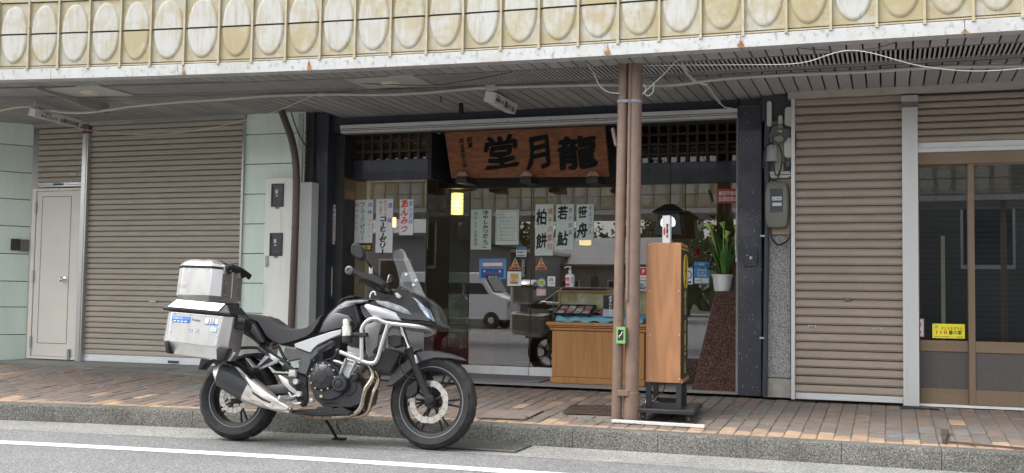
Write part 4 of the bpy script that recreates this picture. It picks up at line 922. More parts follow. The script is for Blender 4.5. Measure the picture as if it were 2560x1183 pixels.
BLK = pm('bike_black', (.018, .019, .021), .35, var=.1, vs=6, coat=.5); SAT = pm('bike_satin_black', (.02, .0205, .022), .5, var=.1, vs=8, spec=.3); GRY = pm('bike_dark_grey', (.075, .078, .082), .42, .2, var=.08, vs=5, coat=.2)
SIL = pm('bike_silver', (.5, .51, .52), .32, .55, var=.05, vs=4, coat=.3); ALB = pm('box_aluminium', (.6, .595, .58), .36, .85, var=.05, vs=6, stretch=(1, 1, .2), bump=.05, bs=30)
BARM = pm('crash_bar_silver', (.5, .51, .52), .38, .8, var=.04); ENG = pm('engine_black', (.03, .031, .033), .38, .3, var=.15, vs=10); CAST = pm('cast_silver', (.42, .43, .44), .42, .7, var=.1, vs=14)
TIT = pm('muffler_steel', (.7, .67, .62), .36, .85, var=.08, vs=7); HDR = pm('header_steel', (.42, .37, .31), .27, .95, var=.25, vs=12, c2=(.45, .33, .2), c2s=9); VIN = pm('seat_vinyl', (.028, .029, .031), .6, var=.08, bump=.3, bs=400)
BTY = pm('bike_tyre', (.017, .017, .018), .8, var=.15, vs=20, c2=(.035, .033, .03), c2s=6, bump=.2); DISC = pm('brake_disc', (.55, .53, .48), .35, .85, var=.08)
def offset_poly(P, d):
    n = len(P); ar = sum(P[i][0]*P[(i+1) % n][1]-P[(i+1) % n][0]*P[i][1] for i in range(n)); sg = 1 if ar > 0 else -1; out = []
    for i in range(n):
        a, b, c = Vector(P[i-1]), Vector(P[i]), Vector(P[(i+1) % n]); e1 = (b-a).normalized(); e2 = (c-b).normalized()
        n1 = Vector((-e1.y, e1.x))*sg; n2 = Vector((-e2.y, e2.x))*sg; k = 1+n1.dot(n2); q = (n1+n2)/max(k, .5); out.append(b+q*d)
    return out
def xu(pts, l): return [bk(px, py, l) for px, py in pts]
def slab(name, mat, pts, l0, l1, inset=.01, bev=.012, parent=None, ins2=None, ang=40, raw=None, sub=0):
    """solid between the planes l0 (near) and l1 (far): outline traced on the near plane, both faces drawn in"""
    P = [Vector(p) for p in (raw or xu(pts, l0))]; Q = offset_poly(P, inset); s = 1 if l1 > l0 else -1
    Q2 = offset_poly(P, inset*.3)
    rings = [[bp(x, l0, u) for x, u in Q], [bp(x, l0+s*bev*.35, u) for x, u in Q2], [bp(x, l0+s*bev, u) for x, u in P], [bp(x, l1-s*bev, u) for x, u in P], [bp(x, l1-s*bev*.35, u) for x, u in Q2], [bp(x, l1, u) for x, u in Q]]
    m = MB(); m.loft(rings); return m.build(name, mat, parent or BIKE, ang=ang)
def bpath(pts, l): return [bp(*(lambda q: (q[0], (l[i] if isinstance(l, (list, tuple)) else l), q[1]))(bk(px, py, l[i] if isinstance(l, (list, tuple)) else l))) for i, (px, py) in enumerate(pts)]
def btube(name, mat, pts, l, r, seg=10, parent=None, sm=5):
    P = bpath(pts, l); m = MB(); m.tube(smooth_path(P, sm) if sm else P, r, seg); return m.build(name, mat, parent or BIKE)
def blathe(name, mat, px, py, l, prof, seg=28, parent=None, tilt=None):
    """turned part on the lateral axis: prof (radius, outward offset)"""
    x, u = bk(px, py, l); return blathe_at(name, mat, x, l, u, prof, seg, parent)
def axis_m(x, l, u, steer=0):
    c = bp(x, l, u); z = -BLAT; xx = BX; yy = z.cross(xx); M = Matrix(((xx.x, yy.x, z.x, c.x), (xx.y, yy.y, z.y, c.y), (xx.z, yy.z, z.z, c.z), (0, 0, 0, 1)))
    return M
def blathe_at(name, mat, x, l, u, prof, seg=28, parent=None, M=None):
    m = MB(); m.lathe(prof, M or axis_m(x, l, u), seg); return m.build(name, mat, parent or BIKE)
# ---- wheels
def wheel(name, x, r, w, rim_r, ns, M, dl):
    t = bpy.data.objects.new(name, None); col.objects.link(t); t.parent = BIKE; WM[t.name] = WM[BIKE.name]
    m = MB(); rings = []; N = 96; prof = [(rim_r-.004, .36), (rim_r+.012, .44), (rim_r+(r-rim_r)*.55, .5), (r-.03, .46), (r-.012, .36), (r-.003, .2), (r, 0)]
    prof = [(a, -b*w) for a, b in prof] + [(a, b*w) for a, b in prof[-2::-1]]
    for k in range(N):
        a = 2*math.pi*k/N; ring = []
        for rr, h in prof:
            g = 0
            if rr > r-.035:
                ph = (k + (2 if h > 0 else 0) + int(abs(h)/w*6)) % 6
                g = .01 if ph in (0,) else 0
            ring.append(M @ Vector(((rr-g)*math.cos(a), (rr-g)*math.sin(a), h)))
        rings.append(ring)
    m.loft(rings+[rings[0]], cap=False, closed=False); m.build('tyre', BTY, t, ang=25)
    m = MB(); q = rim_r; m.lathe([(q-.03, -w*.28), (q-.012, -w*.36), (q+.004, -w*.37), (q-.004, -w*.3), (q-.02, -w*.1), (q-.02, w*.1), (q-.004, w*.3), (q+.004, w*.37), (q-.012, w*.36), (q-.03, w*.28), (q-.034, 0)], M, 64, close=True); m.build('rim', SAT, t)
    m = MB(); m.lathe([(q+.0045, w*.372), (q+.0045, w*.378), (q-.006, w*.378), (q-.006, w*.372)], M, 64, close=True); m.build('rim_edge', pm('rim_edge', (.25, .25, .26), .35, .6), t)
    sp = MB(); sp.box((0, 0, 0), (1, 1, 1))
    for k in range(ns):
        a = 2*math.pi*(k//2)/(ns/2) + (.13 if k % 2 else -.13); a0 = 2*math.pi*(k//2)/(ns/2)
        p0 = M @ Vector((.035*math.cos(a0), .035*math.sin(a0), .0)); p1 = M @ Vector(((q-.028)*math.cos(a), (q-.028)*math.sin(a), .0))
        m = MB(); m.tube([p0, p0.lerp(p1, .5), p1], [.012, .0075, .0085], 8); m.build('spoke', SAT, t)
    m = MB(); m.lathe([(.02, -.06), (.045, -.055), (.045, .055), (.02, .06)], M, 24); m.build('hub', SAT, t)
    return t
def disc(t, M, r, h, n):
    m = MB(); N = 90; out = []; inn = []
    for k in range(N):
        a = 2*math.pi*k/N; rr = r*(1-.035*(.5+.5*math.cos(a*n))**3); out.append((rr, a)); inn.append((r*.72, a))
    f = lambda rr, a, z: M @ Vector((rr*math.cos(a), rr*math.sin(a), z))
    rings = [[f(*p, h) for p in inn], [f(*p, h+.005) for p in inn], [f(*p, h+.005) for p in out], [f(*p, h) for p in out]]
    m.loft(rings+[rings[0]], cap=False); d = m.build('brake_disc', DISC, t)
    m = MB()
    for k in range(n*2):
        for q, da in ((.79, 0), (.88, .045), (.93, -.04)):
            a = 2*math.pi*k/(n*2)+da; c = f(r*q, a, h+.0056); e = f(r*q, a+.01, h+.0056)-c
            u = (f(r*q+.0035, a, h+.0056)-c); v = (f(r*q, a+.0035/(r*q), h+.0056)-c); m.add([c+u*math.cos(2*math.pi*i/8)+v*math.sin(2*math.pi*i/8) for i in range(8)], [tuple(range(8))])
    kind(m.build('vent_holes', MATS['black_plastic'], t), 'stuff')
    for k in range(6):
        a = 2*math.pi*k/6+.3; m = MB(); m.tube([f(.05, a, h), f(r*.74, a+.12, h)], .008, 6); m.build('carrier_arm', SAT, t)
        m = MB(); m.lathe([(.01, -.003), (.01, .008), (.005, .009), (.001, .009)], Matrix.Translation(f(r*.74, a+.12, h)) @ M.to_3x3().to_4x4(), 12); m.build('rivet', CAST, t)
Mr = axis_m(0, 0, .306); rw = wheel('wheel', 0, .306, .155, .215, 10, Mr, 1); disc(rw, Mr, .112, .085, 8)
Mf = axis_m(WB, 0, .328) @ Matrix.Rotation(R(-8), 4, 'Y'); fw = wheel('wheel', WB, .328, .112, .248, 12, Mf, 1); disc(fw, Mf, .15, .068, 8)
# ---- chassis
slab('swingarm', GRY, zp('C', [(90, 850), (380, 808), (600, 786), (640, 830), (640, 880), (450, 892), (120, 930)]), -.13, -.09, .004, .006)
slab('swingarm', GRY, None, .09, .13, .004, .006, raw=xu(zp('C', [(90, 850), (380, 808), (600, 786), (640, 830), (640, 880), (450, 892), (120, 930)]), -.13))
slab('axle_block', ALB, zp('C', [(45, 870), (110, 865), (115, 930), (40, 935)]), -.15, -.13, .003, .004)
blathe('axle_nut', CAST, 576, 988, -.15, [(.016, 0), (.016, .014), (.01, .018), (.001, .018)], 6)
# subframe tubes, hugger, tail
for l in (-.1, .1):
    btube('subframe_tube', SAT, zp('C', [(360, 405), (480, 500), (650, 600)]), l, .014, 8, sm=0); btube('subframe_tube', SAT, zp('C', [(480, 430), (540, 420), (610, 560)]), l, .012, 8, sm=0)
slab('hugger', SAT, zp('C', [(60, 560), (200, 490), (330, 480), (440, 560), (520, 640), (500, 660), (380, 560), (260, 520), (120, 560), (80, 590)]), -.09, .09, .006, .01)
slab('tail_unit', BLK, zp('C', [(190, 130), (310, 180), (345, 250), (410, 370), (340, 410), (250, 340), (150, 280), (150, 190)]), -.13, .13, .012, .03)
slab('tail_panel', GRY, zp('C', [(215, 200), (270, 190), (300, 215), (390, 380), (340, 370), (250, 260)]), -.14, -.128, .004, .004)
btube('pannier_rack', SAT, zp('C', [(130, 435), (310, 432), (360, 460), (430, 500)]), -.2, .011, 8); btube('pannier_rack', SAT, zp('C', [(30, 580), (90, 565), (150, 590), (230, 640), (290, 640)]), -.2, .012, 8)
slab('mudflap', SAT, zp('A', [(245, 738), (262, 680), (325, 688), (318, 700), (290, 705), (258, 740)]), -.05, .05, .003, .006)
slab('rear_fender', SAT, zp('F', [(520, 1080), (760, 1080), (780, 1140), (560, 1160)]), -.06, .06, .006, .01)
# ---- engine
slab('crankcase', ENG, zp('D', [(60, 600), (110, 480), (250, 440), (380, 520), (470, 640), (640, 700), (680, 800), (650, 960), (520, 1010), (220, 1000), (110, 900), (60, 760)]), -.16, .16, .012, .03)
slab('crankcase_cover', ENG, zp('D', [(100, 770), (200, 800), (330, 760), (460, 820), (400, 870), (300, 910), (170, 900), (120, 840)]), -.185, -.15, .005, .01)
blathe('clutch_cover', ENG, *zp('D', [(207, 645)])[0], -.2, [(.096, -.05), (.096, -.012), (.088, .0), (.07, .012), (.043, .017), (.042, .02), (.036, .021), (.001, .021)], 40)
cl = zp('D', [(207, 645)])[0]; x, u = bk(*cl, -.2)
for k in range(7):
    a = 2*math.pi*k/7+.2; m = MB(); m.tube([bp(x+.045*math.cos(a), -.219, u+.045*math.sin(a)), bp(x+.084*math.cos(a), -.206, u+.084*math.sin(a))], .003, 6); m.build('cover_rib', ENG, BIKE)
for k in range(12):
    a = 2*math.pi*k/12; m = MB(); m.lathe([(.006, 0), (.006, .012), (.001, .013)], axis_m(x+.094*math.cos(a), -.19, u+.094*math.sin(a)), 8); m.build('cover_bolt', CAST, BIKE)
blathe('pulse_cover', ENG, *zp('D', [(403, 725)])[0], -.2, [(.06, -.04), (.06, .0), (.052, .012), (.036, .014), (.034, .009), (.026, .009), (.022, .016), (.012, .018), (.001, .018)], 32)
slab('cylinder_block', CAST, zp('D', [(405, 625), (480, 430), (500, 400), (640, 460), (600, 560), (520, 660), (450, 650)]), -.15, .15, .006, .015)
for k in range(4):
    a = zp('D', [(455+k*12, 480-k*38), (630+k*12, 530-k*38)]); btube('cooling_fin', CAST, a, -.155, .0045, 6, sm=0)
slab('cylinder_head', CAST, zp('D', [(478, 300), (520, 275), (640, 300), (700, 400), (660, 480), (500, 410)]), -.13, .13, .008, .02)
btube('coolant_pipe', CAST, zp('D', [(480, 440), (430, 560), (410, 620)]), -.165, .009, 8, sm=0); btube('coolant_pipe', CAST, zp('D', [(590, 470), (530, 590), (505, 660)]), -.165, .009, 8, sm=0)
blathe('sensor_plug', ENG, *zp('D', [(560, 648)])[0], -.17, [(.03, -.04), (.03, 0), (.018, .004), (.016, -.004), (.001, -.004)], 20)
slab('oil_filter', ENG, zp('D', [(215, 930), (420, 930), (420, 975), (215, 970)]), -.16, -.08, .004, .01); slab('lower_engine', ENG, zp('D', [(420, 820), (680, 780), (660, 990), (540, 1030), (420, 980)]), -.12, .12, .01, .02)
for i, pp in enumerate(([(380, 360), (330, 430), (250, 455)], [(600, 700), (590, 790), (540, 850), (480, 860)], [(340, 465), (400, 480), (440, 500)], [(700, 520), (650, 590)])):
    btube('hose', (SAT, SAT, CAST, SAT)[i], zp('D', pp), -.16, (.006, .006, .01, .022)[i], 8)
blathe('clutch_lever_bolt', CAST, *zp('D', [(95, 915)])[0], -.17, [(.014, 0), (.014, .02), (.007, .022), (.001, .022)], 14); blathe('oil_plug', pm('brass_plug', (.5, .46, .25), .35, .7), *zp('D', [(197, 870)])[0], -.188, [(.011, 0), (.011, .006), (.001, .007)], 12)
slab('belly_pan', SAT, zp('D', [(-160, 1020), (130, 1010), (150, 985), (310, 985), (330, 1010), (420, 985), (540, 1045), (500, 1090), (300, 1080), (-140, 1060)]), -.17, .12, .006, .012)
slab('skid_plate', pm('skid_brown', (.2, .15, .11), .45, .7, var=.2, vs=12), zp('D', [(-150, 1068), (60, 1080), (320, 1088), (500, 1095), (480, 1130), (320, 1140), (70, 1135), (-60, 1090)]), -.13, .1, .005, .012)
for q in ((95, 1103), (212, 1103)): blathe('skid_hole', MATS['black_plastic'], *zp('D', [q])[0], -.131, [(.009, 0), (.001, .001)], 12)
# ---- exhaust
btube('header_pipe', HDR, zp('D', [(730, 530), (780, 610), (765, 690), (705, 780), (672, 880), (650, 990), (590, 1060), (500, 1090), (330, 1105)]), [-.12, -.12, -.13, -.14, -.14, -.14, -.13, -.12, -.12], .0185, 14)
btube('header_pipe', HDR, zp('D', [(805, 590), (845, 650), (830, 740), (780, 840), (748, 950), (720, 1040), (650, 1090), (560, 1100), (420, 1108)]), [-.02, -.02, -.03, -.05, -.06, -.07, -.08, -.08, -.08], .0185, 14)
def muffler():
    st = [((352, 775), 44, .07), ((372, 768), 58, .085), ((440, 800), 66, .088), ((520, 850), 62, .08), ((600, 895), 46, .062), ((680, 938), 26, .036), ((745, 962), 15, .022)]
    L = -.2; cs = []; 
    for (q, r, w) in st:
        x, u = bk(*zp('A', [q])[0], L); cs.append((x, u, r*.4651/2700*8.35*1.02, w))
    def rings(i0, i1, grow=1.0):
        out = []
        for i in range(i0, i1+1):
            x, u, r, w = cs[i]; a = cs[max(i-1, 0)]; b = cs[min(i+1, len(cs)-1)]; d = Vector((b[0]-a[0], b[1]-a[1])).normalized(); n = Vector((-d.y, d.x)); ring = []
            for k in range(20):
                t = 2*math.pi*k/20; c, s = math.cos(t), math.sin(t); c = math.copysign(abs(c)**.7, c); s = math.copysign(abs(s)**.7, s)
                ring.append(bp(x+n.x*r*c*grow, L+w*.2-w*s*grow, u+n.y*r*c*grow))
            out.append(ring)
        return out
    m = MB(); m.loft(rings(0, 1)); m.build('muffler_cap', TIT, BIKE, ang=50)
    m = MB(); m.loft(rings(1, 3)); m.build('muffler_sleeve', pm('muffler_black', (.05, .052, .056), .4, .3), BIKE, ang=50)
    m = MB(); m.loft(rings(3, 6, 1.02)); m.build('muffler_body', TIT, BIKE, ang=50)
    slab('heat_shield', TIT, zp('A', [(440, 722), (462, 728), (520, 788), (610, 858), (738, 942), (722, 962), (640, 958), (560, 915), (520, 905), (530, 850), (498, 800), (490, 775)]), -.3, -.26, .012, .02)
    slab('shield_slot', MATS['black_plastic'], zp('A', [(535, 855), (600, 895), (640, 915), (635, 922), (590, 905), (540, 870)]), -.303, -.299, .001, .001)
    blathe('shield_bolt', CAST, *zp('A', [(643, 931)])[0], -.3, [(.014, 0), (.014, .008), (.006, .009), (.001, .005)], 14)
muffler()
# ---- foot controls
slab('pivot_plate', SAT, zp('C', [(600, 560), (640, 600), (720, 660), (815, 720), (825, 950), (800, 1010), (760, 1015), (700, 930), (705, 790), (690, 700), (560, 640)]), -.15, -.12, .006, .01)
for q in ((785, 790), (770, 978)): blathe('pivot_bolt', SAT, *zp('C', [q])[0], -.15, [(.022, 0), (.02, .008), (.01, .009), (.009, .004), (.001, .004)], 16)
slab('rear_peg_hanger', SIL, zp('C', [(420, 485), (445, 485), (545, 550), (525, 580), (320, 660), (285, 640), (330, 600)]), -.175, -.155, .004, .005)
slab('hanger_opening', SAT, zp('C', [(440, 525), (490, 560), (350, 625), (345, 615)]), -.1765, -.1745, .001, .001)
for q in ((437, 499), (517, 556)): blathe('hanger_bolt', CAST, *zp('C', [q])[0], -.176, [(.012, 0), (.012, .006), (.004, .006), (.001, .003)], 12)
slab('rear_footpeg', SAT, zp('C', [(205, 545), (215, 535), (300, 635), (285, 675), (240, 650), (215, 600)]), -.26, -.18, .004, .008); slab('peg_pad', SIL, zp('C', [(205, 535), (215, 532), (290, 620), (285, 632)]), -.262, -.2, .002, .004)
slab('heel_guard', SIL, zp('C', [(530, 705), (545, 700), (630, 745), (640, 790), (740, 880), (735, 900), (715, 905), (640, 850), (570, 780)]), -.19, -.18, .003, .004)
blathe('heel_guard_boss', SIL, *zp('C', [(740, 888)])[0], -.18, [(.02, -.03), (.02, .012), (.008, .013), (.001, .01)], 16); blathe('heel_guard_boss', SIL, *zp('C', [(710, 765)])[0], -.18, [(.02, -.03), (.02, .012), (.008, .013), (.001, .01)], 16)
btube('peg_bracket', SIL, zp('C', [(740, 890), (670, 920), (640, 870)]), -.175, .008, 8, sm=0); btube('front_footpeg', CAST, zp('C', [(690, 930), (620, 940), (540, 920)]), [-.17, -.24, -.3], .014, 10, sm=0); btube('brake_pedal', CAST, zp('C', [(660, 960), (700, 985), (760, 975)]), -.2, .008, 8)
slab('fluid_reservoir', pm('reservoir', (.45, .47, .44), .3, var=.05), zp('C', [(635, 640), (705, 640), (700, 720), (630, 715)]), -.19, -.15, .006, .01); slab('reservoir_cap', SAT, zp('C', [(628, 628), (712, 628), (712, 645), (628, 645)]), -.195, -.145, .003, .005)
btube('side_stand', SAT, [(815, 1050), (830, 1075), (843, 1098)], [.16, .22, .26], .011, 8, sm=0); m = MB(); q = bk(848, 1099, .26); c = bp(q[0], .26, q[1]); m.box((c.x, c.y, .012), (.09, .06, .012)); m.build('stand_foot', SAT, BIKE)
btube('stand_spring', SAT, [(840, 1060), (853, 1082)], [.15, .2], .004, 6, sm=0)
# ---- bodywork
slab('seat', VIN, zp('C', [(175, 90), (320, 100), (420, 122), (470, 155), (520, 195), (580, 222), (650, 237), (740, 240), (800, 225), (870, 172), (940, 112), (975, 105), (940, 190), (880, 285), (820, 330), (700, 375), (590, 405), (540, 405), (470, 375), (410, 330), (350, 230), (320, 185), (205, 140)]), -.13, .1, .012, .05, ang=60)
slab('seat_strap', pm('brown_leather', (.14, .08, .05), .6, var=.3, vs=40), zp('C', [(425, 125), (450, 120), (545, 172), (540, 195), (515, 190)]), .1, .14, .002, .01)
slab('tank', BLK, zp('B', [(15, 548), (45, 470), (75, 425), (130, 375), (170, 352), (260, 345), (335, 350), (330, 380), (240, 388), (258, 430), (272, 475), (252, 500), (215, 532), (155, 519)]), -.17, .17, .03, .07, ang=60)
slab('tank_panel', GRY, zp('B', [(40, 520), (80, 450), (125, 425), (190, 440), (215, 470), (170, 500), (150, 505), (60, 530)]), -.178, -.165, .008, .008)
slab('tank_cap', SAT, zp('B', [(130, 382), (150, 352), (200, 335), (230, 338), (225, 345), (170, 355), (140, 380)]), -.08, .08, .003, .01)
slab('upper_fairing', BLK, zp('B', [(240, 388), (330, 352), (395, 338), (430, 325), (465, 287), (520, 310), (575, 345), (600, 372), (618, 410), (635, 465), (650, 490), (590, 482), (540, 478), (465, 472), (330, 457), (275, 472), (250, 430)]), -.215, .215, .02, .08, ang=60)
slab('cowl_edge', SAT, zp('B', [(440, 330), (466, 288), (520, 312), (560, 335), (600, 375), (620, 420), (600, 410), (570, 370), (500, 335)]), -.12, .12, .01, .04)
slab('fairing_decal', pm('decal_grey', (.3, .31, .33), .35, .3, var=.5, vs=26), zp('B', [(335, 362), (400, 368), (470, 392), (505, 412), (525, 438), (480, 428), (400, 402), (345, 378)]), -.219, -.214, .002, .002)
slab('tank_decal', pm('decal_dark', (.1, .1, .11), .35, .2, var=.6, vs=30), zp('B', [(130, 410), (180, 372), (240, 365), (290, 360), (300, 366), (235, 380), (180, 400)]), -.172, -.166, .002, .002)
slab('side_panel', SIL, zp('B', [(272, 392), (288, 380), (390, 405), (440, 425), (472, 471), (340, 453), (318, 450), (300, 425)]), -.228, -.2, .005, .008)
slab('side_strip', SIL, [(735, 860), (778, 845), (827, 829), (854, 823), (852, 836), (825, 847), (794, 862), (783, 872), (776, 882), (738, 869)], -.185, -.15, .004, .007)
slab('frame_cover', GRY, zp('C', [(600, 415), (700, 432), (850, 484), (885, 440), (1000, 385)]) + [(827, 850), (838, 858), (826, 872), (793, 886), (778, 901), (776, 910), (766, 938), (743, 932), (750, 898), (720, 905), (708, 880)], -.175, -.14, .007, .012)
slab('air_duct', SAT, zp('B', [(25, 625), (100, 572), (125, 580), (60, 625), (30, 640)]), -.182, -.17, .004, .005)
slab('fairing_inner', SAT, zp('B', [(160, 480), (260, 480), (275, 560), (270, 620), (200, 610), (150, 560)]), -.14, .14, .01, .03)
slab('radiator_shroud', pm('shroud_grey', (.2, .195, .185), .5, .15, var=.05), zp('B', [(275, 492), (330, 470), (385, 478), (395, 490), (352, 545), (345, 600), (335, 645), (300, 668), (284, 640), (278, 560)]), -.2, -.17, .006, .01)
slab('shroud_trim', SAT, zp('B', [(365, 490), (395, 482), (402, 500), (360, 545), (350, 540)]), -.208, -.19, .003, .005); slab('shroud_trim', SAT, zp('B', [(325, 620), (345, 605), (340, 645), (318, 640)]), -.208, -.19, .003, .005)
slab('radiator', pm('radiator_black', (.02, .02, .021), .5, var=.2, vs=60, bump=.8, bs=90), zp('B', [(385, 612), (466, 640), (412, 745), (335, 728)]), -.15, .15, .004, .01)
rq = zp('B', [(392, 620), (345, 722)]); re = zp('B', [(460, 645), (408, 738)])
for k in range(9):
    f = (k+.5)/9; a = (rq[0][0]+(rq[1][0]-rq[0][0])*f, rq[0][1]+(rq[1][1]-rq[0][1])*f); b = (re[0][0]+(re[1][0]-re[0][0])*f, re[0][1]+(re[1][1]-re[0][1])*f); btube('radiator_fin', SAT, [a, b], -.152, .003, 6, sm=0)
slab('nose', SAT, zp('E', [(640, 920), (870, 920), (1030, 965), (900, 985), (700, 960)]), -.1, .1, .008, .03)
HL = pm('headlight_glass', (.45, .52, .62), .08, .5, var=.5, vs=30, coat=1)
slab('headlight', HL, zp('E', [(762, 642), (830, 668), (900, 735), (955, 790), (1000, 920), (935, 890), (860, 790), (810, 705)]), -.222, -.1, .01, .03)
slab('indicator', pm('amber_clear', (.5, .48, .44), .2, var=.1), zp('E', [(572, 605), (600, 598), (645, 640), (625, 668), (590, 650)]), -.24, -.2, .004, .01)
# windscreen: a curved clear sheet
nearE = zp('E', [(655, 520), (625, 440), (600, 330), (553, 190), (562, 130), (585, 112)]); farE = zp('E', [(962, 692), (900, 560), (840, 420), (765, 262), (700, 130), (672, 108)])
def screen(s, t):
    k = t*5; i = min(4, int(k)); f = k-i
    a = [nearE[i][j]+(nearE[i+1][j]-nearE[i][j])*f for j in (0, 1)]; b = [farE[i][j]+(farE[i+1][j]-farE[i][j])*f for j in (0, 1)]
    w = .15*(1-.25*t); xa, ua = bk(*a, -w); xb, ub = bk(*b, .03)
    ax = (xb, .0, ub)
    if s <= .5: q = s*2; e = q**1.4; x = xa+(xb-xa)*e; u = ua+(ub-ua)*q; l = -w+(w)*q
    else: q = (1-s)*2; e = q**1.4; x = xa+(xb-xa)*e; u = ua+(ub-ua)*q; l = w-(w)*q
    return bp(x, l, u)
m = MB(); m.grid(screen, 16, 20); WS = screen_plastic('windscreen_clear'); o = m.build('windscreen', WS, BIKE, ang=80)
for q in ((795, 520), (825, 468), (712, 402)): blathe('screen_bolt', CAST, *zp('E', [q])[0], -.1, [(.012, 0), (.012, .01), (.005, .012), (.001, .012)], 14)
# ---- front end
for l in (-.11, .11):
    btube('fork_tube', pm('fork_chrome', (.7, .7, .7), .15, 1, var=.02), [(1000, 812), (1024, 880)], l, .0215, 14, sm=0)
    P = bpath([(1021, 872), (1027, 890), (1072, 1000)], -.11) if l < 0 else None
    a, b, c = [bk(*q, -.11) for q in ((1021, 872), (1029, 892), (1074, 1004))]
    m = MB(); m.tube([bp(a[0], l, a[1]), bp(b[0], l, b[1]), bp(c[0], l, c[1])], [.031, .027, .026], 14); m.build('fork_leg', SAT, BIKE)
blathe('front_axle', SAT, 1073, 999, -.125, [(.034, -.03), (.034, 0), (.028, .01), (.016, .012), (.014, .004), (.001, .004)], 20); blathe('front_axle_nut', CAST, 1073, 998, -.118, [(.013, 0), (.013, .012), (.001, .013)], 6)
slab('front_caliper', SAT, zp('B', [(500, 820), (545, 780), (560, 800), (555, 850), (520, 878), (494, 870)]), -.125, -.07, .006, .012); btube('brake_hose', SAT, zp('B', [(545, 775), (500, 760), (465, 710), (470, 660), (500, 640)]), -.13, .005, 7)
slab('front_fender', GRY, zp('B', [(385, 818), (432, 722), (490, 682), (520, 652), (560, 630), (620, 622), (700, 636), (770, 660), (792, 676), (740, 672), (650, 668), (585, 685), (540, 712), (485, 765), (425, 812)]), -.075, .085, .008, .03)
slab('fender_bracket', SIL, zp('B', [(538, 650), (548, 650), (562, 690), (548, 698)]), -.13, -.115, .002, .003)
# crash bars (near and far) and front hoop
cb = lambda pts, l: btube('crash_bar', BARM, pts, l, .0148, 12)
cb(zp('B', [(262, 680), (262, 560), (266, 505), (300, 466), (345, 460), (400, 482), (540, 498), (600, 508), (636, 522), (632, 536), (600, 545)]), [-.25, -.25, -.25, -.25, -.25, -.25, -.24, -.2, -.1, .02, .16])
cb(zp('B', [(402, 488), (370, 590), (345, 672), (320, 694), (280, 688), (220, 662), (140, 631)]), -.25)
far = [bk(*q, -.25) for q in zp('B', [(262, 680), (262, 560), (266, 505), (300, 466), (345, 460), (400, 482), (540, 498)])]; m = MB(); m.tube(smooth_path([bp(x, .25, u) for x, u in far]), .0165, 10); m.build('crash_bar', BARM, BIKE)
m = MB(); x, u = bk(*zp('B', [(138, 631)])[0], -.25); m.sphere(bp(x, -.25, u), .022); m.build('bar_end', SAT, BIKE)
slab('bar_clamp', SAT, zp('B', [(248, 532), (285, 532), (290, 552), (250, 558)]), -.275, -.225, .003, .006)
slab('fog_light', SAT, zp('B', [(400, 548), (430, 542), (470, 550), (474, 600), (430, 612), (400, 590)]), -.23, -.15, .006, .015); x, u = bk(*zp('B', [(462, 581)])[0], -.19)
m = MB(); m.lathe([(.001, .012), (.02, .008), (.026, 0), (.026, -.02)], Matrix.Translation(bp(x, -.19, u)) @ Matrix.Rotation(R(90), 4, 'Y') @ Matrix.Rotation(R(20), 4, 'X'), 20); m.build('fog_lens', HL, BIKE)
# bottle on the bar
x, u = bk(*zp('B', [(187, 590)])[0], -.25); x2, u2 = bk(*zp('B', [(181, 462)])[0], -.25)
def bot(t): return bp(x+(x2-x)*t, -.25, u+(u2-u)*t)
BOT = pm('bottle_steel', (.62, .6, .54), .3, .7, var=.05); m = MB(); m.tube([bot(.3), bot(.31), bot(.68), bot(.72), bot(.73), bot(.95), bot(1)], [.03, .034, .034, .03, .026, .026, .02], 18); m.build('fuel_bottle', BOT, BIKE)
m = MB(); m.tube([bot(.02), bot(.05), bot(.3)], [.03, .036, .036], 18); m.build('bottle_holder', SAT, BIKE); slab('bottle_clamp', SAT, zp('B', [(205, 530), (285, 535), (285, 552), (205, 555)]), -.25, -.22, .003, .005)
# ---- bars, mirrors, guards
slab('hand_guard', SAT, zp('E', [(55, 318), (100, 316), (150, 348), (220, 373), (300, 383), (370, 408), (418, 452), (466, 490), (440, 526), (395, 514), (300, 470), (200, 440), (110, 388), (55, 378)]), -.44, -.36, .008, .02)
blathe('bar_end_weight', GRY, *zp('E', [(58, 345)])[0], -.44, [(.03, -.02), (.03, .004), (.024, .008), (.014, .008), (.012, .002), (.001, .002)], 22)
slab('hand_guard', SAT, None, .36, .42, .008, .02, raw=[(x+.06, u-.01) for x, u in xu(zp('E', [(150, 348), (300, 383), (418, 452), (440, 526), (300, 470), (150, 410)]), -.44)])
btube('handlebar', SAT, zp('E', [(60, 345), (250, 430), (430, 560), (470, 600)]), [-.42, -.3, -.12, .0], .0125, 10); btube('handlebar', SAT, zp('E', [(470, 600), (500, 590), (520, 570)]), [0, .15, .35], .0125, 10)
slab('switch_cluster', SAT, zp('E', [(160, 450), (210, 440), (320, 500), (350, 560), (300, 545), (200, 490), (165, 480)]), -.36, -.3, .005, .012)
for pp in ([(330, 540), (420, 590), (520, 610)], [(380, 530), (440, 580), (545, 615)], [(465, 510), (520, 550), (552, 615)]): btube('cable', SAT, zp('E', pp), [-.3, -.2, -.1], .006, 6)
btube('clutch_cable', pm('pale_cable', (.6, .6, .6), .4), zp('E', [(295, 655), (310, 605), (345, 590), (362, 630)]), -.05, .006, 6)
slab('meter_binnacle', SAT, zp('E', [(560, 620), (580, 560), (620, 520), (680, 560), (640, 640)]), -.1, .1, .01, .02)
slab('mirror_housing', SAT, zp('E', [(75, 45), (100, 24), (135, 26), (190, 60), (222, 115), (236, 185), (215, 215), (180, 230), (120, 210), (62, 150), (66, 85)]), -.45, -.39, .016, .03)
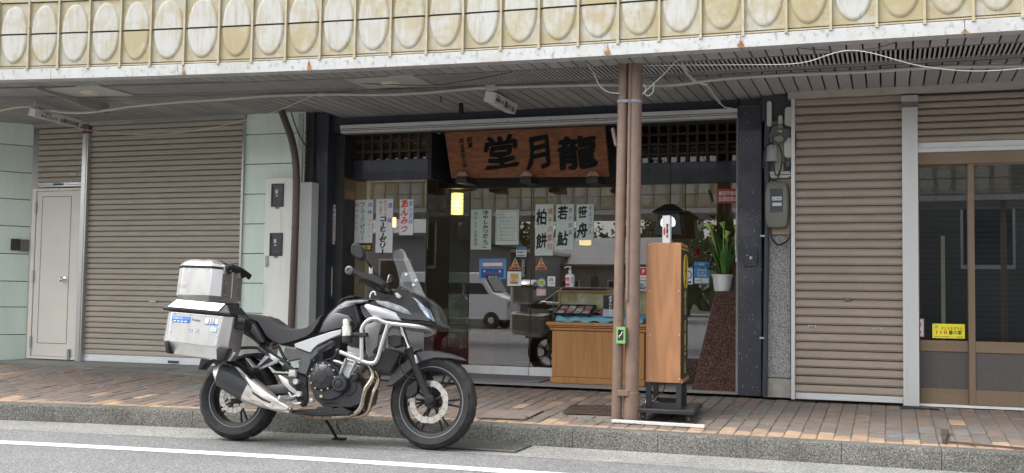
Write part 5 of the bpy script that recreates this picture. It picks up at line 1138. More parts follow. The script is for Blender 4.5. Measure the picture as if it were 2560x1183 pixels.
btube('mirror_stem', SAT, zp('E', [(215, 195), (255, 235), (295, 285), (308, 320)]), [-.42, -.42, -.4, -.36], .008, 8); btube('mirror_clamp', BARM, zp('E', [(305, 310), (305, 385)]), -.36, .014, 10, sm=0)
slab('lever_reservoir', SAT, zp('E', [(322, 395), (340, 350), (352, 355), (385, 415), (410, 450), (350, 430)]), -.34, -.28, .004, .01)
slab('mirror_housing', SAT, zp('E', [(470, 505), (488, 415), (512, 378), (538, 398), (560, 468), (550, 485), (520, 507)]), .36, .42, .01, .02); slab('mirror_glass', pm('mirror_silver', (.6, .6, .6), .05, 1, var=0, rv=0), zp('E', [(480, 490), (498, 415), (513, 388), (518, 400), (505, 480)]), .355, .36, .002, .002)
btube('mirror_stem', SAT, zp('E', [(510, 500), (490, 560), (480, 590)]), .38, .008, 8)
# ---- luggage
RIV = pm('rivet', (.6, .6, .58), .3, .9)
def rivets(pts, l, parent):
    for q in zp('F', pts):
        x, u = bk(*q, l); m = MB(); m.lathe([(.005, 0), (.004, .003), (.001, .004)], axis_m(x, l, u), 8); m.build('rivet', RIV, parent)
PAN = thing('side_case', 'brushed aluminium side case with blue and number stickers on the rear of the motorcycle', 'luggage box', bp(-.2, -.35, .5))
def pan_rings(sgn, l1, l2, l3):
    r1 = xu(zp('F', [(118, 608), (645, 655), (577, 968), (572, 973), (84, 910), (79, 903)]), -l1); r2 = xu(zp('F', [(92, 600), (752, 660), (693, 988), (640, 1106), (80, 1034), (36, 905)]), -l2)
    return [[bp(x, -sgn*l1, u) for x, u in r1], [bp(x, -sgn*l2, u) for x, u in r2], [bp(x, -sgn*l3, u) for x, u in r2]], r1, r2
rg, r1, r2 = pan_rings(1, .47, .41, .22); m = MB(); m.loft(rg); m.build('shell', ALB, PAN, ang=20, bevel=.004)
def lid(parent, r2, sg):
    (xa, ua), (xb, ub) = r2[0], r2[1]; d = Vector((xb-xa, ub-ua)); n = Vector((-d.y, d.x)).normalized()
    def q(s, h, l): return bp(xa+d.x*s+n.x*h, -sg*l, ua+d.y*s+n.y*h)
    m = MB(); m.loft([[q(-.02, 0, .48), q(1.02, 0, .48), q(1.02, 0, .21), q(-.02, 0, .21)], [q(-.02, .018, .485), q(1.02, .018, .485), q(1.02, .018, .21), q(-.02, .018, .21)], [q(.08, .078, .43), q(.9, .078, .43), q(.9, .078, .215), q(.08, .078, .215)]]); m.build('lid', SAT, parent, bevel=.006)
    m = MB(); m.prism([q(.07, .022, .484), q(.84, .022, .484), q(.87, .079, .431), q(.13, .079, .431)], BUP*.004-BLAT*sg*.006); m.build('lid_plate', ALB, parent)
    return q
pq = lid(PAN, r2, 1)
for pts, nm in (([(36, 905), (80, 905), (92, 1036), (60, 1030)], 'corner_guard'), ([(570, 962), (700, 985), (640, 1108), (575, 1095)], 'corner_guard')): slab(nm, SAT, zp('F', pts), -.474 if pts[0][0] < 100 else -.462, -.40, .004, .006, parent=PAN)
slab('front_latch', SAT, zp('F', [(735, 625), (800, 640), (868, 690), (865, 760), (850, 800), (760, 785), (740, 770)]), -.38, -.26, .008, .02, parent=PAN); slab('latch_grip', BLK, zp('F', [(790, 670), (868, 685), (866, 725), (790, 715)]), -.4, -.26, .004, .008, parent=PAN)
slab('inner_corner', ALB, zp('F', [(700, 1000), (770, 1030), (710, 1112), (650, 1100)]), -.40, -.38, .003, .004, parent=PAN)
rivets([(150, 622), (308, 635), (460, 650), (620, 668), (125, 715), (108, 808), (88, 898), (600, 770), (580, 860), (565, 950), (170, 680)], -.472, PAN)
def sticker(pts, mat, nm, l=-.4722): return slab(nm, mat, zp('F', pts), l, l+.002, .0005, .0005, parent=PAN)
sb = sticker([(125, 652), (312, 664), (302, 726), (117, 712)], flat('sticker_blue', (.06, .2, .55), .4), 'event_sticker'); WHT = flat('print_white', (.85, .85, .85), .5); INK = flat('print_black', (.02, .02, .025), .6); REDP = flat('print_red', (.55, .06, .04), .6); BLUP = flat('print_blue', (.05, .12, .45), .6); GRNP = flat('print_green', (.03, .35, .16), .6)
def pframe(a, b, c, l):
    A, B_, C_ = [bp(*(lambda q: (q[0], l, q[1]))(bk(*zp('F', [p])[0], l))) for p in (a, b, c)]; return Frame(A, B_-A, C_-A), (B_-A).length, (C_-A).length
fr_, w_, h_ = pframe((117, 712), (302, 726), (125, 652), -.4745); m = MB(); rows(m, fr_, '400X', w_*.05, h_*.5, h_*.42, .0005, .02, w=w_*.52); rows(m, fr_, 'ミーティング', w_*.62, h_*.55, h_*.2, .0005, .0, w=w_*.34); rows(m, fr_, '●●●●', w_*.08, h_*.1, h_*.24, .0005, 0, w=w_*.8); m.build('lettering', WHT, sb, ang=0)
s2 = sticker([(468, 672), (590, 690), (585, 750), (456, 738)], WHT, 'number_sticker'); fr_, w_, h_ = pframe((456, 738), (585, 750), (468, 672), -.4745); m = MB(); rows(m, fr_, '332', w_*.2, h_*.12, h_*.95, .0008, .02, w=w_*.62); m.build('lettering', INK, s2, ang=0); m = MB(); m.add([fr_.p(0, 0, .0004), fr_.p(w_, 0, .0004), fr_.p(w_, h_*.14, .0004), fr_.p(0, h_*.14, .0004)], [(0, 1, 2, 3)]); m.build('stripe', BLUP, s2, ang=0)
s3 = sticker([(520, 758), (580, 764), (572, 824), (510, 816)], flat('sticker_cyan', (.25, .55, .65), .5), 'small_sticker'); fr_, w_, h_ = pframe((510, 816), (572, 824), (520, 758), -.4745); m = MB(); m.add([fr_.p(w_*.08, h_*.2, .0004), fr_.p(w_*.92, h_*.2, .0004), fr_.p(w_*.92, h_*.75, .0004), fr_.p(w_*.08, h_*.75, .0004)], [(0, 1, 2, 3)]); m.build('label_patch', WHT, s3, ang=0); m = MB(); rows(m, fr_, '4647', w_*.2, h_*.3, h_*.36, .0008, .02, w=w_*.6); m.build('lettering', INK, s3, ang=0)
fr_, w_, h_ = pframe((275, 815), (420, 830), (283, 760), -.4725); m = MB(); rows(m, fr_, 'GIVI', 0, 0, h_*.85, .001, .05, w=w_*.95); m.build('embossed_logo', pm('logo_silver', (.85, .85, .86), .25, .9), PAN, ang=0)
fr_, w_, h_ = pframe((325, 705), (415, 716), (330, 670), -.4725); m = MB(); rows(m, fr_, 'Trekker', 0, 0, h_*.9, .001, .02, w=w_); m.build('script_logo', INK, PAN, ang=0)
s4 = slab('red_sticker', REDP, zp('F', [(525, 540), (640, 552), (628, 580), (510, 570)]), -.43, -.428, .001, .001, parent=PAN)
PAN2 = thing('side_case', 'aluminium side case on the far side of the motorcycle', 'luggage box', bp(-.2, .35, .5)); rg, _, r2b = pan_rings(-1, .47, .41, .22)
rg = [[bp(*v) for v in ((x, s, u) for x, u in rr)] for rr, s in ((r1, .44), (r2, .38), (r2, .2))]; m = MB(); m.loft(rg); m.build('shell', ALB, PAN2, ang=20, bevel=.004); 
# top case
TOP = thing('top_case', 'brushed aluminium top case with folded black carry straps behind the seat', 'luggage box', bp(-.25, 0, .95))
cn = [bk(*q, -.21) for q in zp('F', [(183, 155), (607, 168), (585, 440), (148, 428)])]
def tq(s, t, l):   # s along, t 0 bottom 1 top
    (xa, ua), (xb, ub), (xc_, uc), (xd_, ud) = cn; x = (xd_*(1-s)+xc_*s)*(1-t)+(xa*(1-s)+xb*s)*t; u = (ud*(1-s)+uc*s)*(1-t)+(ua*(1-s)+ub*s)*t; return bp(x, l, u)
LW = .21; CH = .055
def oct_ring(t, ins, s0=0., s1=1.):
    cs = .18; a, b = s0-.05+ins*2, s1-ins*2; L0, L1 = -LW+ins, LW-ins
    return [tq(a+cs, t, L0), tq(b-cs, t, L0), tq(b, t, L0+CH), tq(b, t, L1-CH), tq(b-cs, t, L1), tq(a+cs, t, L1), tq(a, t, L1-CH), tq(a, t, L0+CH)]
m = MB(); m.loft([oct_ring(-.22, .045), oct_ring(-.03, .0), oct_ring(0, 0), oct_ring(1, 0)]); m.build('shell', ALB, TOP, ang=18, bevel=.003)
m = MB(); m.loft([oct_ring(1.0, -.004), oct_ring(1.07, -.005)]); m.build('seal_band', SAT, TOP); m = MB(); m.loft([oct_ring(1.07, 0), oct_ring(1.16, .004), oct_ring(1.3, .035), oct_ring(1.36, .06)]); m.build('lid', ALB, TOP, ang=25, bevel=.004)
def tpt(s, t, l): return tq(s, t, l)
for (s, t) in ((.18, .95), (.45, .95), (.72, .95), (.15, .06), (.42, .06), (.68, .06)):
    c = tpt(s, t, -LW); m = MB(); M_ = axis_m(0, 0, 0); M_.translation = c; m.lathe([(.005, 0), (.004, .003), (.001, .004)], M_, 8); m.build('rivet', RIV, TOP)
for f in (.2, .5, .8):
    for t in (.05, .5, .95) if f != .5 else (.1, .3, .5, .7, .9):
        c = tpt(1, t, -LW+CH+(2*LW-2*CH)*f); m = MB(); m.sphere(c, .005, 8, 4); m.build('rivet', RIV, TOP)
m = MB(); c0, c1 = tpt(1.002, .0, 0), tpt(1.002, 1, 0); m.tube([c0, c1], .004, 6); m.build('panel_seam', ALB, TOP)
for lo in (-.13, .1):
    P = [tpt(.8, 1.3, lo), tpt(.96, 1.22, lo), tpt(1.04, 1.05, lo), tpt(1.06, .9, lo+.02), tpt(1.1, .98, lo+.04)]; m = MB(); m.tube(smooth_path(P), .011, 8); m.build('carry_strap', SAT, TOP)
    c = tpt(1.0, 1.0, lo); m = MB(); m.box(c, (.03, .05, .07)); m.build('latch', CAST, TOP, bevel=.004)
P = [tpt(.86, 1.28, -.12), tpt(1.03, 1.12, -.05), tpt(1.04, 1.1, .08), tpt(1.06, 1.0, .17), tpt(1.1, .9, .2)]; m = MB(); m.tube(smooth_path(P), .016, 8); m.build('carry_strap', SAT, TOP)
P = [tpt(.9, 1.25, .0), tpt(1.05, 1.15, .08), tpt(1.12, .98, .19)]; m = MB(); m.tube(smooth_path(P), .018, 8); m.build('carry_strap', SAT, TOP)
m = MB(); c = tpt(.82, -.3, 0); m.box(tpt(.55, -.28, 0), (.26, .2, .025)); m.build('mount_plate', SAT, TOP, bevel=.006)
for q in ((600, 505), (765, 545)):
    x, u = bk(*zp('F', [q])[0], -.05); m = MB(); m.box(bp(x, -.05, u), (.06, .03, .035)); m.build('mount_lug', SAT, TOP, bevel=.004)
A_ = tq(.03, .22, -LW-.0012); B_ = tq(.25, .22, -LW-.0012); fr_ = Frame(A_, B_-A_, tq(.03, .32, -LW)-tq(.03, .22, -LW)); m = MB(); rows(m, fr_, 'WATER CLEAN', 0, .016, .013, .0006, .0, w=.085); rows(m, fr_, 'WELCOME', 0, 0, .013, .0006, .0, w=.075); m.build('lettering', pm('faded_print', (.3, .24, .18), .6), TOP, ang=0)
# ================================================================== name board
WD = wood('sign_timber', (.31, .108, .036), (.14, .046, .016), scale=2.2, st=(.35, 1, 2.2), rough=.6, coat=0, dist=4)
TLc, TRc, BRc, BLc = at(1109, 316, y=9.98), at(1511, 304, y=9.98), at(1523, 442, y=10.18), at(1128, 446, y=10.18)
t = thing('name_board', 'carved reddish wooden name board with black characters above the shop doors', 'sign', (TLc+TRc+BRc+BLc)/4)
fr = Frame(BLc, BRc-BLc, ((TLc-BLc)+(TRc-BRc))/2); NBW = (BRc-BLc).length; NBH = ((TLc-BLc).length+(TRc-BRc).length)/2
m = MB(); m.prism([BLc, BRc, TRc, TLc], -fr.N*.045); nb = m.build('board', WD, t, bevel=.004)
CHAR = pm('carved_black', (.006, .008, .009), .75, var=.1, spec=.2)
def fpt(px, py): 
    P = on_plane(px, py, fr.O, fr.N)-fr.O; return P.dot(fr.U), P.dot(fr.V)
for ch, (x0, y0, x1, y1) in (('堂', (1216, 333, 1292, 420)), ('月', (1318, 335, 1372, 420)), ('龍', (1398, 328, 1492, 418))):
    a, b = fpt(x0, y1), fpt(x1, y0); vs, fs = glyph(ch, 0); b_ = .034; vs0 = vs; vs = [(x+dx, y+dy) for dx, dy in fat(b_) for x, y in vs0]; fs = [tuple(i+k*len(vs0) for i in f) for k in range(5) for f in fs]; nv0 = len(vs0); xs = [v[0] for v in vs]; ys = [v[1] for v in vs]; x_0, x_1, y_0, y_1 = min(xs), max(xs), min(ys), max(ys); P = []
    for x, y in vs:
        u = (x-x_0)/(x_1-x_0); v = (y-y_0)/(y_1-y_0); v += .12*(u-.5) + .025*math.sin(u*9); u += .06*(v-.5)+.02*math.sin(v*11); P.append((a[0]+(b[0]-a[0])*u, a[1]+(b[1]-a[1])*v))
    m = MB(); m.add([fr.p(u, v, .002+.0012*(i//nv0)) for i, (u, v) in enumerate(P)], fs); o = m.build('character', CHAR, t, ang=0)
m = MB()
for txt, px, py, h in (('創業', 1175, 340, 15), ('明治参拾九年', 1155, 345, 13)):
    u, v = fpt(px, py); column(m, fr, txt, u, v, h*fr.O.y/F_PX*1.06, .003, .02, shear=.15, brush=.03)
m.build('lettering', CHAR, t, ang=0)
RUB = pm('rusty_bracket', (.3, .2, .15), .8, var=.3, vs=20)
for px in (1158, 1318, 1484):
    c = at(px, 441, y=10.12); b = thing('sign_bracket', 'black %s bracket holding the name board from below' % {1158: 'left', 1318: 'middle', 1484: 'right'}[px], 'bracket', c, group='name board brackets')
    m = MB(); m.mm((c.x-.055, c.y-.05, c.z-.03), (c.x+.055, c.y+.2, c.z-.005)); m.mm((c.x-.06, c.y-.055, c.z-.07), (c.x+.06, c.y+.25, c.z-.03)); m.build('shelf', DRK, b, bevel=.004)
    m = MB(); m.prism([(c.x-.07, c.y-.03, c.z-.004), (c.x+.07, c.y-.03, c.z-.004), (c.x+.03, c.y-.03, c.z+.04), (c.x-.03, c.y-.03, c.z+.045)], (0, .02, 0)); m.build('plate', RUB, b)
# ================================================================== posters and stickers
PAPER = pm('poster_paper', (.72, .74, .76), .8, var=.03, vs=4, bump=.15, bs=12); PAPG = pm('poster_paper_glass_tint', (.63, .72, .66), .8, var=.03, vs=4, bump=.15, bs=12)  # second paper has the door glass's green cast put into its colour
class Sheet:
    def __init__(s, name, label, cat, px0, py0, px1, py1, y, mat, group=None, th=.0015):
        pm_ = (px0+px1)/2; a, b = at(px0, (py0+py1)/2, y=y), at(px1, (py0+py1)/2, y=y); zt, zb = at(pm_, py0, y=y).z, at(pm_, py1, y=y).z
        s.w, s.h = b.x-a.x, zt-zb; s.t = thing(name, label, cat, ((a.x+b.x)/2, y, zb), group=group); s.fr = Frame((a.x, y-th, zb), (1, 0, 0), (0, 0, 1))
        m = MB(); m.mm((a.x, y-th, zb), (b.x, y, zt)); m.build('sheet', mat, s.t)
    def ink(s, mat, fn, n=.0012, nm='lettering'):
        m = MB(); fn(m); return m.build(nm, mat, s.t, ang=0)
    def rect(s, mat, u0, v0, u1, v1, n=.0008, nm='printed_block'):
        m = MB(); m.add([s.fr.p(u*s.w, v*s.h, n) for u, v in ((u0, v0), (u1, v0), (u1, v1), (u0, v1))], [(0, 1, 2, 3)]); return m.build(nm, mat, s.t, ang=0)
    def col(s, mat, txt, u, v, h, bold=.02, wide=1, track=1, brush=.02, nm='lettering'):
        return s.ink(mat, lambda m: column(m, s.fr, txt, u*s.w, v*s.h, h*s.h, .0012, bold, wide=wide, track=track, brush=brush), nm=nm)
    def row(s, mat, txt, u, v, h, w=None, bold=.01, n=.0012):
        return s.ink(mat, lambda m: rows(m, s.fr, txt, u*s.w, v*s.h, h*s.h, n, bold, w=w*s.w if w else None))
BRU = pm('brush_black', (.02, .02, .022), .7, var=.3, vs=30)
py_ = SY-.004
s = Sheet('poster', 'white poster with green brush writing for fruit jelly, leftmost in the show window', 'poster', 884, 500, 932, 607, py_, PAPER)
s.col(GRNP, 'フルーツゼリー', .47, .95, .135, .03, 1.1); s.col(BLUP, '涼味', .84, .93, .1, .01, 1.05, 1.7); s.col(REDP, 'フレッシュ', .84, .55, .085, .0, .95); s.col(REDP, '始めました', .16, .93, .1, .0, 1.0, 1.35)
s = Sheet('poster', 'white poster with large black coffee jelly writing in the show window', 'poster', 940, 498, 982, 632, py_, PAPER)
s.col(BRU, 'コーヒーゼリー', .42, .69, .118, .045, 1.4, .95); s.col(BLUP, '涼', .82, .93, .11, .02, .95); s.col(BLUP, '味', .8, .65, .1, .02, .95); s.col(REDP, '挽き立ての', .55, .98, .06, .0, 1.15); s.col(REDP, '味と香り', .26, .97, .07, .0, 1.1)
s = Sheet('poster', 'narrow white poster with big red writing at the right of the show window', 'poster', 999, 499, 1033, 588, py_, PAPER)
s.col(flat('print_orange_red', (.6, .08, .02), .6), 'あんみつ', .36, 1.0, .24, .04, 1.0, .98); s.col(BLUP, '夏の涼味', .82, .96, .16, .0, .8, 1.05)
s = Sheet('name_sticker', 'black sticker with yellow shop characters below the leftmost poster', 'sticker', 884, 609, 930, 628, py_, flat('sticker_black', (.02, .02, .02), .5)); s.row(flat('print_yellow', (.75, .5, .03), .5), '龍月堂', .2, .2, .6, .75, .03)
dy = GY-.004
s = Sheet('poster', 'poster painted with a green glass tint and chilled dumpling brush writing on the left glass door', 'poster', 1177, 524, 1228, 624, dy, PAPG)
s.col(BRU, '冷やしみつだんご', .72, .98, .12, .03, 1.35, .98, .035); s.col(BRU, '冷やしても新食感', .25, .94, .1, .0, .95, 1.08)
s = Sheet('notice', 'framed handwritten notice on paper painted with a green glass tint on the left glass door', 'notice', 1239, 525, 1297, 612, dy, PAPG)
PEN = pm('pen_grey', (.25, .27, .28), .7)
s.ink(PEN, lambda m: [rows(m, s.fr, tx, .1*s.w, (.84-.1*i)*s.h, .075*s.h, .0012, 0, w=(.78 if i else .35)*s.w) for i, tx in enumerate(('お客様へ', '営業時間のお知らせ', '只今材料の都合により', '短くなりました', 'ご来店の際はお早めに', 'ご迷惑をおかけします', 'ご理解のほどよろしく', 'お願いいたします'))])
def bord(m, s):
    P = [s.fr.p((.04+.92*a)*s.w, (.12+.84*b)*s.h, .0015) for a, b in ((.04, 0), (.96, 0), (1, .04), (1, .96), (.96, 1), (.04, 1), (0, .96), (0, .04))]; m.ring(P, .002, 4)
s.ink(pm('border_brown', (.3, .12, .08), .6), lambda m: bord(m, s), nm='border')
s = Sheet('poster', 'tall pale poster with black and red rice cake writing on the right glass door', 'poster', 1338, 511, 1383, 639, dy, PAPG); s.col(BRU, '柏', .36, .9, .31, .03, .72); s.col(BRU, '餅', .36, .44, .32, .03, .72); s.col(REDP, '端午の節句', .83, .93, .135, .01, .75, 1.28)
s = Sheet('poster', 'middle pale poster with two black fish-cake characters on the right glass door', 'poster', 1390, 511, 1434, 624, dy, PAPG); s.col(BRU, '若', .38, .97, .33, .03, .74); s.col(BRU, '鮎', .38, .4, .33, .03, .74); s.col(BLUP, '夏の銘菓', .82, .92, .11, .0, .85, 1.5)
s = Sheet('poster', 'short pale poster with bamboo boat writing on the right glass door', 'poster', 1441, 511, 1484, 601, dy, PAPG); s.col(BRU, '笹', .36, .96, .36, .03, .78); s.col(BRU, '舟', .36, .48, .42, .04, .72); s.col(BLUP, '水ようかん', .82, .97, .15, .0, .85, 1.1)
s = Sheet('parking_sticker', 'blue sticker with a car drawing and red writing on the left glass door', 'sticker', 1198, 647, 1265, 697, dy, flat('sticker_sky', (.1, .35, .7), .5))
s.rect(flat('sticker_navy', (.02, .1, .4), .5), .08, .05, .92, .5); s.rect(WHT, .14, .62, .86, .8); s.row(REDP, 'お車でお越しのお客様は', .05, .8, .14, .9); s.row(REDP, '向かいの専用駐車場を', .05, .52, .14, .9); s.row(REDP, 'ご利用下さい', .25, .22, .14, .5)
for u in (.2, .78): s.ink(flat('print_lemon', (.8, .75, .2), .5), lambda m: m.add([s.fr.p(u*s.w+.012*math.cos(a*math.pi/8), .37*s.h+.012*math.sin(a*math.pi/8), .0014) for a in range(16)], [tuple(range(16))]), nm='headlamp_print')
s.rect(MATS['sticker_black'], .25, .02, .72, .15, .0012); s.row(MATS['print_lemon'], '龍月堂', .35, .03, .1, .35, n=.0016)
s = Sheet('status_sticker', 'small navy and white sticker high on the left glass door', 'sticker', 1291, 617, 1316, 642, dy, WHT); s.rect(flat('sticker_steel', (.08, .2, .38), .5), 0, .66, 1, 1); s.row(INK, '実施中', .08, .3, .3, .84, .02); s.rect(flat('sticker_teal', (.15, .35, .4), .5), .05, .04, .95, .22)
def warn(px, label):
    c = at(px, 662, y=dy); w = .062; t = thing('warning_sticker', label, 'sticker', c); m = MB(); m.prism([(c.x-w*.75, dy-.0015, c.z-.02), (c.x+w*.75, dy-.0015, c.z-.02), (c.x, dy-.0015, c.z+.075)], (0, .0015, 0)); m.build('triangle', flat('sticker_tan', (.72, .42, .2), .5), t)
    m = MB(); m.prism([(c.x-w, dy-.002, c.z-.055), (c.x+w, dy-.002, c.z-.055), (c.x+w, dy-.002, c.z-.022), (c.x-w, dy-.002, c.z-.022)], (0, .002, 0)); m.build('band', flat('sticker_red_orange', (.65, .2, .08), .5), t)
    f = Frame((c.x-w, dy-.003, c.z-.055), (1, 0, 0), (0, 0, 1)); m = MB(); rows(m, f, '自動', .02, .004, .024, .0006, .02, w=.084); rows(m, f, '注意', .03, .04, .02, .0, .02, w=.065); m.build('lettering', INK, t, ang=0); m = MB(); m.mm((c.x-.005, dy-.0035, c.z+.012), (c.x+.005, dy-.003, c.z+.05)); m.build('exclamation_bar', INK, t); m = MB(); m.mm((c.x-.005, dy-.0035, c.z-.002), (c.x+.005, dy-.003, c.z+.006)); m.build('exclamation_dot', INK, t)
warn(1288, 'orange warning triangle sticker on the left glass door'); warn(1353, 'orange warning triangle sticker on the right glass door')
s = Sheet('shop_sticker', 'white rounded sticker with a golden plaque under the left warning triangle', 'sticker', 1268, 679, 1303, 715, dy, WHT); s.rect(flat('sticker_gold', (.65, .42, .06), .5), .25, .5, .8, .85); s.rect(flat('sticker_rust', (.5, .18, .06), .5), .22, .15, .78, .35); s.rect(flat('sticker_cream', (.75, .72, .5), .5), .15, .3, .85, .5, .0012); s.row(INK, '島田市', .32, .34, .12, .36, n=.0016)
c = at(1354, 707, y=dy); t = thing('round_sticker', 'round blue and yellow sticker on the right glass door', 'sticker', c)
for r, mt, nm, d in ((.053, flat('sticker_ring_blue', (.05, .25, .5), .5), 'outer_disc', 0), (.038, flat('sticker_yellow', (.85, .72, .1), .5), 'inner_disc', .001)):
    m = MB(); m.lathe([(r, 0), (r, .0015)], Matrix.Translation((c.x, dy-d, c.z)) @ Matrix.Rotation(R(90), 4, 'X'), 32); m.build(nm, mt, t)
f = Frame((c.x-.03, dy-.003, c.z-.012), (1, 0, 0), (0, 0, 1)); m = MB(); rows(m, f, '禁煙', .008, .012, .02, .0008, .02, w=.044); rows(m, f, '加盟店', .008, -.008, .016, .0008, .02, w=.044); m.build('lettering', BLUP, t, ang=0)
s = Sheet('logo_sticker', 'small white square sticker with a black mountain mark on the right glass door', 'sticker', 1369, 691, 1388, 716, dy, WHT); s.ink(INK, lambda m: [m.add([s.fr.p(u*s.w, v*s.h, .001) for u, v in ((.2+k*.2, .5), (.3+k*.2, .5), (.36+k*.14, .85), (.3+k*.14, .85))], [(0, 1, 2, 3)]) for k in range(3)], nm='mark'); s.row(INK, 'しまだ市', .12, .2, .16, .76)
s = Sheet('pink_sticker', 'pale pink square sticker below the round sticker', 'sticker', 1341, 722, 1365, 740, dy, flat('sticker_pink', (.62, .35, .36), .6)); s.rect(flat('sticker_pink_pale', (.72, .55, .58), .6), .1, .12, .9, .88)
wy = WY-.004
s = Sheet('red_notice', 'red notice with white writing at the top right of the right window', 'notice', 1793, 472, 1846, 508, wy, flat('notice_red', (.55, .05, .06), .5)); s.row(WHT, '島田市金券', .06, .52, .34, .92, .02); s.row(WHT, '加盟取扱店', .06, .12, .34, .92, .02)
s = Sheet('coupon_poster', 'bright blue coupon poster in the right window beside the potted plant', 'poster', 1735, 655, 1774, 710, wy, flat('poster_blue', (.05, .3, .62), .5)); s.row(WHT, 'GoTo', .3, .82, .14, .38, .02); s.row(WHT, '地域共通', .2, .58, .1, .6); s.row(WHT, 'クーポン', .18, .44, .13, .64, .02); s.row(WHT, '取扱店舗', .2, .33, .11, .6); s.rect(WHT, .06, .04, .48, .27); s.rect(WHT, .52, .04, .94, .27); s.row(INK, '5000円', .1, .1, .1, .34)
s = Sheet('payment_sticker', 'white and blue round-mark sticker half hidden by the wooden sign stand', 'sticker', 1700, 668, 1732, 711, wy, WHT); s.ink(flat('mark_blue', (.03, .12, .4), .5), lambda m: m.lathe([(.032, 0), (.042, 0), (.042, .001), (.032, .001)], Matrix.Translation(s.fr.p(s.w*.6, s.h*.55, .0005)) @ Matrix.Rotation(R(90), 4, 'X'), 24, close=True), nm='ring_mark'); s.rect(MATS['mark_blue'], .1, .05, .9, .18)
s = Sheet('payment_sticker', 'red and white pay sticker between the canopy post and the sign stand', 'sticker', 1596, 668, 1616, 700, wy, WHT); s.rect(flat('pay_red', (.65, .04, .05), .5), .2, .35, 1, .95); s.row(WHT, 'P', .5, .45, .42, .3, .05, .0014); s.row(INK, 'PayPay', .1, .08, .2, .9, .02)
s = Sheet('parking_poster', 'blue and orange parking poster half hidden behind the canopy post', 'poster', 1590, 702, 1620, 790, wy, flat('parking_blue', (.04, .15, .38), .5)); s.rect(flat('parking_pale', (.55, .65, .68), .5), 0, .72, 1, 1); s.rect(flat('parking_grey', (.45, .45, .45), .5), 0, .5, 1, .72); s.row(WHT, '利用下', .1, .3, .18, .9, .02); s.row(flat('print_orange', (.65, .25, .05), .5), '専用', .2, .5, .18, .8, .02); s.row(INK, '向い', .2, .76, .18, .8, .02)
# narrow direction signs on the jamb
jy = MY+.138
for (x0, y0, x1, y1, l) in ((820, 510, 839, 613, 'tall brown and white parking direction strip on the black jamb'), (816, 667, 831, 741, 'short white parking direction strip lower on the black jamb')):
    s = Sheet('direction_sign', l, 'sign', x0, y0, x1, y1, jy, flat('strip_white', (.55, .53, .5), .6)); s.rect(MATS['sticker_black'], 0, .89, 1, 1) if y0 < 600 else s.rect(flat('strip_teal', (.2, .4, .42), .6), 0, .9, 1, 1); s.rect(MATS['sticker_black'] if y0 < 600 else MATS['strip_teal'], 0, 0, 1, .1)
    s.ink(flat('arrow_blue', (.03, .25, .4), .5), lambda m: m.add([s.fr.p(u*s.w, v*s.h, .001) for u, v in ((.08, .8), (.5, .86), (.5, .82), (.92, .82), (.92, .78), (.5, .78), (.5, .74))], [tuple(range(7))]), nm='arrow')
    s.rect(flat('strip_brown', (.32, .23, .2), .6), .12, .13, .88, .7); s.col(MATS['strip_white'], '専用駐車場', .5, .69, .11, .01, 1.6, 1, 0)
    if y0 < 600: s.row(WHT, '龍月堂', .05, .91, .07, .9, .02); s.row(WHT, '龍月堂', .05, .02, .07, .9, .02)
# ================================================================== counter with glass showcase
CNW = wood('counter_oak', (.46, .235, .08), (.32, .145, .045), scale=4.2, st=(1.6, 1, .1), rough=.45, coat=.15)
cy0, cy1 = 10.02, 10.5
t = thing('wooden_counter', 'orange oak display counter with a glass case in front of the right door', 'counter', at(1460, 960, y=cy0))
x0, x1 = at(1380, 880, y=cy0).x, at(1610, 880, y=cy0).x; zt = at(1460, 812, y=cy0).z; zbm = at(1460, 960, y=cy0).z
m = MB(); m.mm((x0, cy0, zbm+.06), (x1, cy1, zt-.06)); m.build('body', CNW, t, bevel=.003)
m = MB(); m.mm((x0-.012, cy0-.012, zbm), (x1+.01, cy1, zbm+.058)); m.build('plinth', CNW, t, bevel=.004)
for k, (za, zb_, o_) in enumerate(((zt-.058, zt-.03, .02), (zt-.029, zt-.012, .035), (zt-.011, zt+.022, .05))):
    m = MB(); m.mm((x0-o_, cy0-o_, za), (x1+o_, cy1, zb_)); m.build('moulding', CNW, t, bevel=.006)
zg = at(1460, 723, y=cy0).z; zt2 = zt+.0225
m = MB(); GE = .008
for (a, b) in (((x0+.002, cy0+.01), (x0+.008, cy1-.01)), ): m.mm((a[0], a[1], zt2), (b[0], b[1], zg))
CSG = glass('case_glass', (.93, .96, .94), 1.4); m.build('case_side', CSG, t); m = MB(); m.mm((x0+.0085, cy0+.012, zt2), (x1-.005, cy0+.017, zg)); m.build('case_front', CSG, t); m = MB(); m.mm((x0+.002, cy0+.01, zg+.001), (x1-.002, cy1-.01, zg+.007)); m.build('case_top', CSG, t)
m = MB(); m.mm((x0, cy0+.006, zg+.008), (x1, cy0+.016, zg+.018)); m.mm((x0, cy0+.006, zt2), (x0+.006, cy0+.012, zg+.008)); m.build('case_trim', pm('case_trim', (.1, .1, .1), .3, .5), t)
m = MB(); yb = cy1-.06; xf = at(1397, 760, y=yb).x
for a, b in (((xf, zt2), (xf+.022, zg-.01)), ((xf+.022, zg-.035), (x1, zg-.01))): m.mm((a[0], yb-.02, a[1]), (b[0], yb, b[1]))
m.build('back_frame', CNW, t); m = MB(); m.grid(lambda u, v: Vector((xf+.022+(x1-xf-.022)*u, yb-.006+.008*math.sin(u*17)*v, zt2+(zg-.036-zt2)*v)), 24, 4); m.build('back_cloth', pm('beige_cloth', (.4, .33, .2), .9, var=.2, vs=8, c2=(.55, .5, .38), c2s=5), t)
